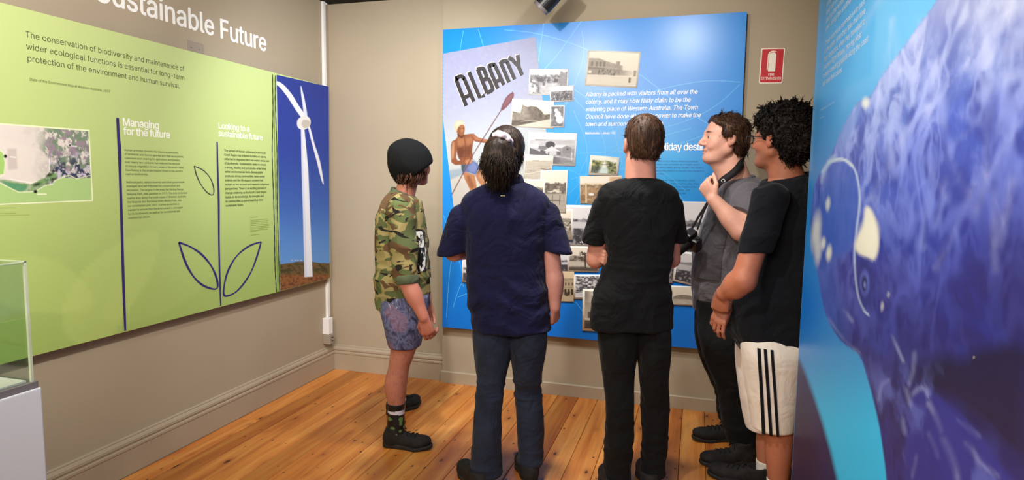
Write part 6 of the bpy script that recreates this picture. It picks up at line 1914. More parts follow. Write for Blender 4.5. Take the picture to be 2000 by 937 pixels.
def ring(name, c, ax, ay, prof, mat, parent, base, tilt=(0.0, 0.0), n=48, open_=None):
    """a band swept round an ellipse; prof = [(outward offset, height)], tilt raises or lowers with r and d"""
    V, F = [], []
    m = len(prof)
    an = np.linspace(0, 2 * PI, n, endpoint=False)
    for a in an:
        for o, h in prof:
            x, y = (ax + o) * math.cos(a), (ay + o) * math.sin(a)
            V.append((c[0] + x, c[1] + y, c[2] + h + tilt[0] * x + tilt[1] * y))
    for i in range(n):
        for j in range(m):
            F.append((i * m + j, ((i + 1) % n) * m + j, ((i + 1) % n) * m + (j + 1) % m, i * m + (j + 1) % m))
    return mesh(name, to_world(np.array(V)), [np.array(F)], mat, parent, True, to_world(base))


RIB = [(-0.004, 0), (0.0, -0.004), (0.004, 0), (0.004, 0.012), (0.0, 0.016), (-0.004, 0.012)]


# ------------------------------------------------------------------ cloth, skin and hair materials
def _skin(t, b):
    a = nd(t, 'ShaderNodeVertexColor', layer_name='Col')
    n = noise_node(t, coords(t), 60, 4)
    c = mixc(t, 0.35, a.outputs[0], ramp(t, n, [(0.3, (0.80, 0.70, 0.66)), (0.7, (1.0, 0.98, 0.96))]), 'MULTIPLY')
    t.links.new(c, b.inputs['Base Color'])
    b.inputs['Subsurface Weight'].default_value = 0.12
    b.inputs['Subsurface Radius'].default_value = (0.9, 0.35, 0.2)
    b.inputs['Subsurface Scale'].default_value = 0.008
    bump(t, b, noise_node(t, coords(t), 420, 2), 0.10, 0.001)


M['skin'] = material('skin', (0.6, 0.35, 0.27), 0.5, 0.35, 0, _skin)
M['eye'] = material('eyeball', (1, 1, 1), 0.15, 0.5, 0, _print)


def cloth(name, c1, c2, bscale=900, rough=0.9, sheen=0.15, weave=0.25, crease=0.9):
    def f(t, b):
        v = coords(t)
        n = noise_node(t, v, 7, 4)
        t.links.new(ramp(t, n, [(0.3, c1), (0.7, c2)]), b.inputs['Base Color'])
        b.inputs['Sheen Weight'].default_value = sheen
        cr = noise_node(t, v, 8.0, 3.0, 0.5, 0.8)
        rd = cr
        n1 = nd(t, 'ShaderNodeBump', i_Strength=crease, i_Distance=0.035)
        t.links.new(rd, n1.inputs['Height'])
        n2 = nd(t, 'ShaderNodeBump', i_Strength=weave, i_Distance=0.001)
        t.links.new(noise_node(t, v, bscale, 2), n2.inputs['Height'])
        t.links.new(n1.outputs[0], n2.inputs['Normal'])
        t.links.new(n2.outputs[0], b.inputs['Normal'])
    return material(name, c1, rough, 0.2, 0, f)


def _hairmat(c1, c2, c3, stretch=(110, 110, 9)):
    def f(t, b):
        v = coords(t, stretch)
        n = noise_node(t, v, 1.0, 4, 0.6, 0.6)
        t.links.new(ramp(t, n, [(0.30, c1), (0.55, c2), (0.78, c3)]), b.inputs['Base Color'])
        bump(t, b, n, 0.6, 0.006)
    return f


def hairmat(name, c1, c2, c3, rough=0.5, stretch=(110, 110, 9)):
    return material(name, c2, rough, 0.22, 0, _hairmat(lin(*c1), lin(*c2), lin(*c3), stretch))


M['navy'] = cloth('navy_cotton', lin(14, 14, 44), lin(20, 20, 55), sheen=0.05)
M['black_cotton'] = cloth('black_cotton', lin(10, 10, 12), lin(14, 14, 16), sheen=0.03)
M['black_trouser'] = cloth('black_denim', lin(10, 10, 11), lin(15, 15, 15), sheen=0.03)
M['blackblue'] = cloth('blue_black_cotton', lin(11, 13, 19), lin(15, 18, 25), sheen=0.05)
M['jeans'] = cloth('dark_denim', lin(28, 33, 48), lin(41, 48, 66), 700, sheen=0.05)
M['grey'] = cloth('grey_marl', lin(84, 80, 86), lin(98, 94, 100))
M['greyprint'] = cloth('faded_print', lin(58, 56, 60), lin(76, 73, 78))
M['whitecloth'] = cloth('off_white_polyester', lin(226, 216, 204), lin(236, 227, 216), weave=0.1, crease=0.35)
M['olive'] = cloth('olive_rib', lin(72, 80, 56), lin(82, 90, 64))
M['knit'] = cloth('black_knit', lin(8, 8, 9), lin(12, 12, 13), 400, sheen=0.0, weave=0.6, crease=0.15)
M['shoe'] = mottled('black_shoe_mesh', lin(26, 24, 24), lin(40, 37, 36), 40, 0.75, 0.25, 0.4, 500)
M['sole'] = mottled('dark_rubber', lin(30, 28, 28), lin(42, 39, 38), 30, 0.7, 0.3)
M['lace'] = mottled('black_lace', lin(22, 21, 22), lin(34, 32, 33), 60, 0.8, 0.2)
M['strap'] = mottled('black_webbing', lin(20, 19, 21), lin(28, 26, 28), 60, 0.7, 0.3)
M['lens'] = material('lens_glass', (0.01, 0.01, 0.02), 0.05, 0.6)


def _camo(t, b):
    v = coords(t, (5.2, 5.2, 10))
    n1 = noise_node(t, v, 0.85, 2.5, 0.55, 1.0)
    v2 = coords(t, (6, 6, 13))
    n2 = noise_node(t, v2, 0.9, 2.0, 0.5, 1.2)
    v3 = coords(t, (8, 8, 16))
    n3 = noise_node(t, v3, 1.0, 2.0, 0.5, 1.4)
    a = ramp(t, n1, [(0.0, lin(84, 92, 56)), (0.44, lin(146, 132, 86)), (0.56, lin(96, 106, 64))], 'CONSTANT')
    m2 = ramp(t, n2, [(0.0, (0, 0, 0)), (0.555, (1, 1, 1))], 'CONSTANT')
    m3 = ramp(t, n3, [(0.0, (0, 0, 0)), (0.61, (1, 1, 1))], 'CONSTANT')
    mm = nd(t, 'ShaderNodeSeparateColor')
    t.links.new(m2, mm.inputs[0])
    c = mixc(t, mm.outputs[0], a, tuple(lin(92, 68, 46)))
    m4 = nd(t, 'ShaderNodeSeparateColor')
    t.links.new(m3, m4.inputs[0])
    c = mixc(t, m4.outputs[0], c, tuple(lin(34, 31, 28)))
    t.links.new(c, b.inputs['Base Color'])
    bump(t, b, noise_node(t, coords(t), 800, 2), 0.2, 0.001)


M['camo'] = material('camouflage_cotton', (0.2, 0.2, 0.1), 0.9, 0.2, 0, _camo)


def _floral(t, b):
    v = coords(t, (15, 15, 12))
    vo = nd(t, 'ShaderNodeTexVoronoi', i_Scale=1.0)
    t.links.new(v, vo.inputs['Vector'])
    n = noise_node(t, coords(t, (10, 10, 8)), 1.5, 3, 0.6, 2.0)
    base = ramp(t, n, [(0.34, lin(46, 45, 66)), (0.44, lin(78, 78, 108)), (0.54, lin(104, 106, 138)), (0.60, lin(58, 57, 82)), (0.70, lin(156, 158, 184))])
    sp = nd(t, 'ShaderNodeSeparateColor')
    t.links.new(vo.outputs['Color'], sp.inputs[0])
    red = ramp(t, sp.outputs[0], [(0.0, (0, 0, 0)), (0.86, (1, 1, 1))], 'CONSTANT')
    rd = nd(t, 'ShaderNodeSeparateColor')
    t.links.new(red, rd.inputs[0])
    mul = nd(t, 'ShaderNodeMath', operation='MULTIPLY', i_1=0.35)
    t.links.new(rd.outputs[0], mul.inputs[0])
    c = mixc(t, mul.outputs[0], base, tuple(lin(146, 96, 104)))
    t.links.new(c, b.inputs['Base Color'])


M['floral'] = material('floral_cotton', (0.2, 0.2, 0.3), 0.85, 0.2, 0, _floral)


# ------------------------------------------------------------------ the five visitors
def bounds(*row_sets, pad=0.03, extra=()):
    lo, hi = np.full(3, 9.0), np.full(3, -9.0)
    for rs in row_sets:
        for z, cx, cy, ax, ay in rs:
            lo = np.minimum(lo, (cx - ax - pad, cy - ay - pad, z - pad))
            hi = np.maximum(hi, (cx + ax + pad, cy + ay + pad, z + pad))
    for p, r in extra:
        lo = np.minimum(lo, np.asarray(p) - r - pad)
        hi = np.maximum(hi, np.asarray(p) + r + pad)
    lo[2] = max(lo[2], -0.02)
    return lo, hi


def skin_tone(V, base, seed=0):
    n = noise3(V[:, 0] * 9, V[:, 1] * 9, V[:, 2] * 9, seed)[:, None]
    return lin(*base) * (0.94 + 0.12 * n)


def neck_seam(f, top, c, ax, ay, tilt, h=0.05):
    """opens the neckline of a shirt: cuts an elliptic well"""
    sl, (X, Y, Z) = f.box((c[0] - 0.2, c[1] - 0.2, c[2] - 0.1), (c[0] + 0.2, c[1] + 0.2, c[2] + 0.2))
    z0 = c[2] + tilt[0] * (X - c[0]) + tilt[1] * (Y - c[1])
    q = np.sqrt(((X - c[0]) / ax) ** 2 + ((Y - c[1]) / ay) ** 2)
    f.put(sl, np.maximum((q - 1) * min(ax, ay), z0 - h - Z), 0.004, cut=True)
    f.put(sl, z0 + 0.004 - Z + 0 * q, 0.006, cut=True)


# ================================================= woman in the navy shirt
def woman():
    d = 2.93
    base = np.array([*Kg(992, d)[:2], 0.0])
    who = empty('person', to_world(base), 'person from behind in navy shirt and jeans, dark ponytail in a pale scrunchie', 'person')
    T = [row(352, 960, 1020, d, 0.060), row(362, 938, 1042, d, 0.080), row(376, 912, 1062, d, 0.105), row(395, 900, 1073, d, 0.122), row(425, 903, 1070, d, 0.132), row(470, 908, 1066, d, 0.132),
         row(520, 911, 1066, d, 0.130), row(570, 912, 1071, d, 0.136), row(610, 917, 1074, d, 0.142), row(641, 921, 1074, d, 0.142)]
    dl, dr = d - 0.06, d + 0.02
    LL = [row(610, 930, 998, d, 0.110), row(650, 924, 998, d, 0.118), row(690, 925, 997, d - 0.01, 0.110), row(725, 929, 991, d - 0.02, 0.092), row(758, 932, 985, dl + 0.02, 0.078), row(800, 927, 980, dl, 0.072),
          row(850, 923, 979, dl, 0.076), row(895, 921, 979, dl, 0.080), row(924, 919, 980, dl, 0.082)]
    RL = [row(610, 993, 1064, d, 0.110), row(650, 994, 1070, d, 0.118), row(690, 998, 1066, d, 0.110), row(725, 1002, 1059, d, 0.092), row(758, 1005, 1056, dr, 0.078), row(800, 1008, 1061, dr, 0.072),
          row(850, 1010, 1062, dr, 0.076), row(880, 1011, 1061, dr, 0.080), row(900, 1011, 1061, dr, 0.082)]
    HC = K(991, 299, d + 0.02)
    Hd = basis((0.25, 1.0, 0.10))
    hs = 0.94
    ls, le = K(905, 425, d), K(887, 492, d + 0.02)
    rs, re_, rw = K(1064, 422, d), K(1083, 545, d - 0.02), K(1084, 600, d - 0.03)
    f = Field(*bounds(T, LL, RL, extra=((HC, 0.14), (K(865, 490, d), 0.03), (rw, 0.12), (K(960, 480, d + 0.3), 0.05))), 0.005)
    f.loft(T[2:-2], 0.02, 2.3, -0.022)
    f.loft(LL, 0.03, 2.1, -0.014).loft(RL, 0.03, 2.1, -0.014)
    f.cap(K(990, 322, d + 0.005), K(990, 366, d), 0.054, 0.056, 0.03)
    head(f, HC, Hd, hs, ears=(1, 1))
    f.cap(ls, le, 0.052, 0.043, 0.02).cap(le, K(935, 494, d + 0.24), 0.041, 0.028, 0.015)
    hand(f, K(935, 494, d + 0.24), K(985, 488, d + 0.30) - K(935, 494, d + 0.24), (0, -1, -0.2), 1, 0.9)
    f.cap(rs, re_, 0.052, 0.040, 0.02).cap(re_, rw, 0.040, 0.026, 0.02).ell(K(1083, 560, d - 0.02), (0.038, 0.040, 0.065), 0.02)
    hand(f, rw, K(1084, 640, d + 0.03) - rw, (-0.35, 0.3, 0), 1, 0.92, spread=9, cv=[(22, 34, 20), (32, 44, 25), (40, 50, 30), (46, 52, 30)], thumb=(0.15, 0.1, -0.1))
    f.cap((K(945, 880, dl)[0], dl, 0.30), (K(945, 880, dl)[0], dl, 0.07), 0.045, 0.036, 0.02)
    f.cap((K(1036, 880, dr)[0], dr, 0.30), (K(1036, 880, dr)[0], dr, 0.07), 0.045, 0.036, 0.02)
    finish('body', f, M['skin'], who, base, colour=lambda V: face_colour(V, HC, Hd, hs, skin_tone(V, (192, 134, 120), 1), None))
    eyes(who, base, HC, Hd, hs)
    # shirt
    lend, rend = K(885, 494, d + 0.01), K(1087, 492, d - 0.01)
    g = Field(*bounds(T, extra=((lend, 0.09), (rend, 0.09))), 0.005)
    g.loft(T, 0.03, 2.4)
    for s_, e_, r1 in ((ls, lend, 0.066), (rs, rend, 0.066)):
        gg = Field([a[0] for a in g.ax], [a[-1] for a in g.ax], 0.005)
        gg.cap(s_, e_ + (e_ - s_) * 0.4, 0.066, r1 + 0.001, 0)
        gg.plane(e_ + np.array([0, 0, 0]), nrm(e_ - s_) + np.array([0.42 if e_ is lend else -0.42, 0, 0]), 0.004)
        n_ = tuple(min(a, b) for a, b in zip(g.D.shape, gg.D.shape))
        sl = tuple(slice(0, q) for q in n_)
        g.D[sl] = smin(g.D[sl], gg.D[sl], 0.010)
    nc = K(990, 356, d)
    neck_seam(g, None, nc, 0.066, 0.062, (0, 0.10))
    hemz = K(990, 640, d)[2]

    def sdisp(V):
        x, z = V[:, 0] - nc[0], V[:, 2]
        a = folds(V, 0.0125, (9, 6, 5), 3) + folds(V, 0.0075, (10, 8, 22), 13) * sstep(hemz + 0.5, hemz + 0.15, z)
        arm = sstep(0.16, 0.22, np.abs(x))
        return a * (0.75 + 0.25 * arm) + 0.006 * np.sin(V[:, 2] * 60 + 3 * np.sin(V[:, 0] * 16)) * (0.3 + noise3(V[:, 0] * 8, V[:, 1] * 8, V[:, 2] * 14, 77)) * sstep(hemz + 0.38, hemz + 0.1, z) * sstep(hemz - 0.01, hemz + 0.06, z)
    sh = finish('shirt', g, M['navy'], who, base, sdisp)
    prof = [(-0.004, -0.006), (0.010, -0.012), (0.018, -0.004), (0.007, 0.026), (0.001, 0.032), (-0.005, 0.026)]
    ring('collar', nc + [0, 0, 0.002], 0.066, 0.060, prof, M['navy'], sh, base, (0, 0.16))
    p = K(982, 382, d - 0.112)
    MB().box((-0.010, -0.001, -0.0022), (0.010, 0.0, 0.0022)).build('maker_tab', ink(196, 186, 140), sh, (0, 0, 0))
    tab = sh.children[-1]
    tab.matrix_world = Matrix.Identity(4)
    Lc = loft_table(T)
    pz = p[2]
    cx_, cy_, ax_2, ay_2 = [np.interp(pz, Lc[:, 0], Lc[:, i]) for i in (1, 2, 3, 4)]
    yy = cy_ - ay_2 * (1 - (abs(p[0] - cx_) / ax_2) ** 2.4) ** (1 / 2.4) - 0.006
    wpt = to_world(np.array([p[0], yy, pz])) - to_world(base)
    tab.location = wpt
    tab.rotation_euler = (0, 0, YAW * -1.0)
    # jeans
    g = Field(*bounds(LL, RL), 0.005)
    g.loft(LL, 0.02, 2.1).loft(RL, 0.018, 2.1)
    kz = K(960, 760, d)[2]

    def jdisp(V):
        z = V[:, 2]
        kn = np.exp(-((z - kz) / 0.07) ** 2)
        return folds(V, 0.006, (8, 8, 5), 5) + kn * folds(V, 0.011, (7, 7, 30), 8) + folds(V, 0.007, (8, 8, 24), 18) * sstep(0.30, 0.1, z)
    finish('jeans', g, M['jeans'], who, base, jdisp)
    for nm_, px, dd, an in (('left', 945, dl - 0.09, 2.05), ('right', 1039, dr - 0.09, 1.75)):
        h0 = Kg(px, dd)
        shoe(who, base, h0[:2], an, 0.265, (M['shoe'], M['sole'], M['lace']), 0.085, laces=False)
    # hair: gathered cap and ponytail
    h = Field(HC - np.array([0.2, 0.32, 0.24]), HC + 0.2, 0.0045)
    sl, (X, Y, Z) = h.local(HC, Hd, 0.2)
    q = d_ell(X, Y, Z, (0, -0.020, 0.034), (0.087, 0.101, 0.096))
    q = smin(q, d_ell(X, Y, Z, (0, -0.05, -0.01), (0.078, 0.07, 0.085)), 0.03)
    q = smax(q, d_poly2(Y + 0 * X + 0 * Z, Z + 0 * X + 0 * Y, [(0.074, 0.075), (0.05, 0.04), (0.022, 0.012), (0.012, -0.008), (-0.022, 0.012), (-0.04, -0.02), (-0.05, -0.075), (-0.16, -0.10), (-0.2, 0.2), (0.06, 0.2)]), 0.012)
    h.put(sl, q, 0)
    sc_c = K(981, 274, d - 0.105)
    pt = [sc_c + [0, -0.004, -0.004], K(974, 292, d - 0.128), K(972, 316, d - 0.132), K(975, 336, d - 0.122), K(982, 348, d - 0.110)]
    for a, b, r1, r2 in zip(pt[:-1], pt[1:], (0.040, 0.062, 0.068, 0.056), (0.062, 0.068, 0.056, 0.030)):
        h.cap(a, b, r1, r2, 0.02)
    for px_, py_, rr in ((955, 322, 0.026), (957, 340, 0.026), (996, 330, 0.030), (1000, 316, 0.026), (968, 349, 0.022), (990, 349, 0.022)):
        h.cap(K(px_, py_ - 18, d - 0.13), K(px_, py_, d - 0.125), rr, rr * 0.8, 0.012)

    def hd(V):
        ql = (V - HC) @ Hd
        return 0.0035 * (noise3(ql[:, 0] * 70, ql[:, 1] * 40, ql[:, 2] * 12, 4) - 0.5) + 0.008 * (noise3(V[:, 0] * 40, V[:, 1] * 30, V[:, 2] * 16, 9) - 0.5) * sstep(0.02, -0.02, ql[:, 2])
    tz = tufts(1500, 0.055, lambda q: (0.15 * q[0], -0.1, -1.0) if q[2] < 0.02 else (-q[0] * 2, -1.0, 0.1), HC, Hd, 1, 5, 0.05, 0.0014, 0.7, lambda q: (q[:, 2] < 0.015) & (q[:, 1] < -0.02), 6, 0.003)
    hr = finish('hair', h, hairmat('dark_brown_hair', (18, 13, 11), (40, 28, 22), (94, 70, 54), 0.45), who, base, hd, None, 0, tz)
    # scrunchie
    V, F = [], []
    n1_, n2_ = 40, 10
    ax3 = basis(nrm(pt[1] - pt[0]), (1, 0, 0))
    for i in range(n1_):
        a = 2 * PI * i / n1_
        rr = 0.036 + 0.003 * math.sin(9 * a)
        for j in range(n2_):
            e = 2 * PI * j / n2_
            tr_ = 0.013 + 0.0025 * math.sin(7 * a + 2 * e)
            ct = ax3[:, 0] * math.cos(a) * 1.25 + ax3[:, 2] * math.sin(a)
            V.append(sc_c + [0, -0.012, 0.0] + ct * (rr + tr_ * math.cos(e)) + ax3[:, 1] * tr_ * 1.2 * math.sin(e))
    for i in range(n1_):
        for j in range(n2_):
            F.append((i * n2_ + j, ((i + 1) % n1_) * n2_ + j, ((i + 1) % n1_) * n2_ + (j + 1) % n2_, i * n2_ + (j + 1) % n2_))
    mesh('scrunchie', to_world(np.array(V)), [np.array(F)], cloth('pale_pink_satin', lin(216, 198, 212), lin(236, 224, 232), weave=0.1), hr, True, to_world(base))


# ================================================= man in the black T-shirt, arms folded
def folded():
    d = 2.83
    base = np.array([*Kg(1242, d)[:2], 0.0])
    who = empty('person', to_world(base), 'person from behind in black T-shirt and trousers, arms folded, short brown hair', 'person')
    T = [row(346, 1220, 1280, d, 0.062), row(356, 1196, 1300, d, 0.080), row(366, 1176, 1317, d, 0.098), row(382, 1166, 1325, d, 0.115), row(420, 1169, 1324, d, 0.120), row(460, 1178, 1319, d, 0.118),
         row(500, 1188, 1313, d, 0.115), row(530, 1178, 1305, d, 0.116), row(565, 1163, 1308, d, 0.120), row(600, 1154, 1311, d, 0.124), row(639, 1151, 1312, d, 0.126)]
    dl, dr = d - 0.03, d + 0.04
    LL = [row(610, 1172, 1245, d, 0.098), row(650, 1168, 1245, d, 0.104), row(690, 1171, 1243, d, 0.100), row(740, 1178, 1238, d, 0.084), row(790, 1183, 1237, dl, 0.072), row(850, 1182, 1237, dl, 0.068),
          row(900, 1180, 1233, dl, 0.066), row(936, 1181, 1230, dl, 0.064)]
    RL = [row(610, 1240, 1303, d, 0.098), row(650, 1241, 1309, d, 0.104), row(690, 1245, 1309, d, 0.100), row(740, 1249, 1305, d, 0.084), row(790, 1252, 1307, dr, 0.072), row(850, 1254, 1304, dr, 0.068),
          row(900, 1253, 1300, dr, 0.066), row(926, 1250, 1298, dr, 0.064)]
    HC = K(1256, 281, d + 0.01)
    Hd = basis((-0.02, 1.0, 0.04))
    hs = 1.04
    ls, le, lw = K(1178, 406, d), K(1164, 505, d + 0.05), K(1215, 498, d + 0.20)
    rs, re_, rw = K(1312, 406, d), K(1310, 505, d + 0.06), K(1215, 508, d + 0.155)
    f = Field(*bounds(T, LL, RL, extra=((HC, 0.14), (K(1150, 500, d), 0.03), (lw, 0.14))), 0.005)
    f.loft(T[2:-2], 0.02, 2.3, -0.022)
    f.loft(LL, 0.03, 2.1, -0.012).loft(RL, 0.03, 2.1, -0.012)
    f.cap(K(1251, 312, d + 0.005), K(1250, 360, d), 0.062, 0.064, 0.03)
    for q in (-1, 1):
        f.cap(K(1251 + 12 * q, 315, d - 0.02), K(1251 + 14 * q, 352, d - 0.024), 0.030, 0.032, 0.03)
    head(f, HC, Hd, hs)
    f.cap(ls, le, 0.050, 0.043, 0.02).cap(le, lw, 0.043, 0.030, 0.015)
    f.cap(rs, re_, 0.050, 0.042, 0.02).cap(re_, rw, 0.042, 0.029, 0.015)
    hand(f, lw, K(1290, 490, d + 0.14) - lw, (0.3, -1, 0), -1, 0.98)
    # the other hand tucked round the left elbow, four fingers in view
    f.ell(K(1183, 500, d + 0.105), (0.040, 0.028, 0.042), 0.015).cap(rw, K(1188, 502, d + 0.10), 0.030, 0.030, 0.02)
    for i, (a, b, c2) in enumerate((((1172, 487), (1181, 492), (1187, 502)), ((1171, 493), (1180, 499), (1188, 508)), ((1171, 501), (1179, 506), (1187, 513)), ((1172, 508), (1178, 512), (1184, 518)))):
        A_, B__, C_ = K(*a, d + 0.02), K(*b, d - 0.012), K(*c2, d - 0.006)
        f.cap(K(1176, a[1] + 1, d + 0.09), A_, 0.0105, 0.0098, 0.004).cap(A_, B__, 0.0095, 0.0090, 0.0025).cap(B__, C_, 0.0090, 0.0074, 0.0025)
    f.cap(K(1176, 482, d + 0.06), K(1178, 478, d + 0.0), 0.011, 0.0085, 0.004)
    for px, dd in ((1206, dl), (1274, dr)):
        f.cap((K(px, 900, dd)[0], dd, 0.30), (K(px, 900, dd)[0], dd, 0.07), 0.045, 0.038, 0.02)
    finish('body', f, M['skin'], who, base, colour=lambda V: face_colour(V, HC, Hd, hs, skin_tone(V, (200, 140, 120), 4), None))
    eyes(who, base, HC, Hd, hs)
    lend, rend = K(1157, 474, d + 0.02), K(1319, 468, d + 0.04)
    g = Field(*bounds(T, extra=((lend, 0.09), (rend, 0.09))), 0.005)
    g.loft(T, 0.03, 2.4)
    for s_, e_, r1, sx_ in ((ls, lend, 0.053, 0.1), (rs, rend, 0.050, -0.2)):
        gg = Field([a[0] for a in g.ax], [a[-1] for a in g.ax], 0.005)
        gg.cap(s_, e_ + (e_ - s_) * 0.4, 0.057, r1, 0)
        gg.plane(e_, nrm(e_ - s_) + np.array([sx_, 0, 0]), 0.004)
        n_ = tuple(min(a, b) for a, b in zip(g.D.shape, gg.D.shape))
        sl = tuple(slice(0, q) for q in n_)
        g.D[sl] = smin(g.D[sl], gg.D[sl], 0.010)
    nc = K(1250, 352, d)
    neck_seam(g, None, nc, 0.075, 0.072, (0, -0.05))
    zc = K(1250, 520, d)[2]

    def sdisp(V):
        z = V[:, 2]
        return folds(V, 0.011, (9, 7, 6), 23) + folds(V, 0.009, (7, 7, 24), 33) * np.exp(-((z - zc + 0.06) / 0.12) ** 2)
    sh = finish('t_shirt', g, M['black_cotton'], who, base, sdisp)
    ring('collar', nc + [0, 0, -0.008], 0.075, 0.071, RIB, M['black_cotton'], sh, base, (0, -0.05))
    g = Field(*bounds(LL, RL), 0.005)
    g.loft(LL, 0.02, 2.1).loft(RL, 0.018, 2.1)
    finish('trousers', g, M['black_trouser'], who, base, lambda V: folds(V, 0.004, (8, 8, 6), 45) + folds(V, 0.006, (8, 8, 22), 48) * sstep(0.7, 0.2, V[:, 2]))
    for px, dd, an in ((1207, dl - 0.09, 1.62), (1274, dr - 0.09, 1.5)):
        shoe(who, base, Kg(px, dd)[:2], an, 0.285, (M['shoe'], M['sole'], M['lace']), 0.085, laces=False)
    # short hair with a crown whorl
    h = Field(HC - 0.17, HC + 0.17, 0.0045)
    sl, (X, Y, Z) = h.local(HC, Hd, 0.16)
    q = d_ell(X, Y, Z, (0, -0.020, 0.036), (0.086, 0.104, 0.097))
    q = smin(q, d_ell(X, Y, Z, (0, -0.052, -0.018), (0.070, 0.056, 0.075)), 0.03)
    q = smax(q, d_poly2(Y + 0 * X + 0 * Z, Z + 0 * X + 0 * Y, [(0.085, 0.08), (0.062, 0.05), (0.030, 0.026), (0.026, -0.020), (0.014, -0.014), (0.004, 0.030), (-0.032, 0.032), (-0.044, -0.010), (-0.050, -0.062), (-0.16, -0.072), (-0.2, 0.2), (0.09, 0.2)]), 0.010)
    h.put(sl, q, 0)
    cr = Hd @ np.array([0.004, -0.045, 0.115])

    def hd(V):
        ql = (V - HC - cr) @ Hd
        a = np.arctan2(ql[:, 1], ql[:, 0])
        rr = np.hypot(ql[:, 0], ql[:, 1])
        return 0.004 * (noise3(a * 9 + 14 * rr, rr * 12, ql[:, 2] * 10, 6) - 0.5) + 0.002 * (noise3(V[:, 0] * 150, V[:, 1] * 150, V[:, 2] * 25, 7) - 0.5)

    def flow(q):
        v = np.array([q[0] - 0.004, q[1] + 0.045, 0.0])
        v = nrm(v + 0.35 * np.array([-v[1], v[0], 0]))
        return v + np.array([0, 0, -1.4 if q[2] < 0.07 else -0.3])
    finish('hair', h, hairmat('short_brown_hair', (34, 22, 15), (66, 44, 30), (124, 88, 62), 0.45), who, base, hd, None, 0, tufts(1300, 0.024, flow, HC, Hd, 1, 12, 0.05, 0.0013, 0.35, None, 4))


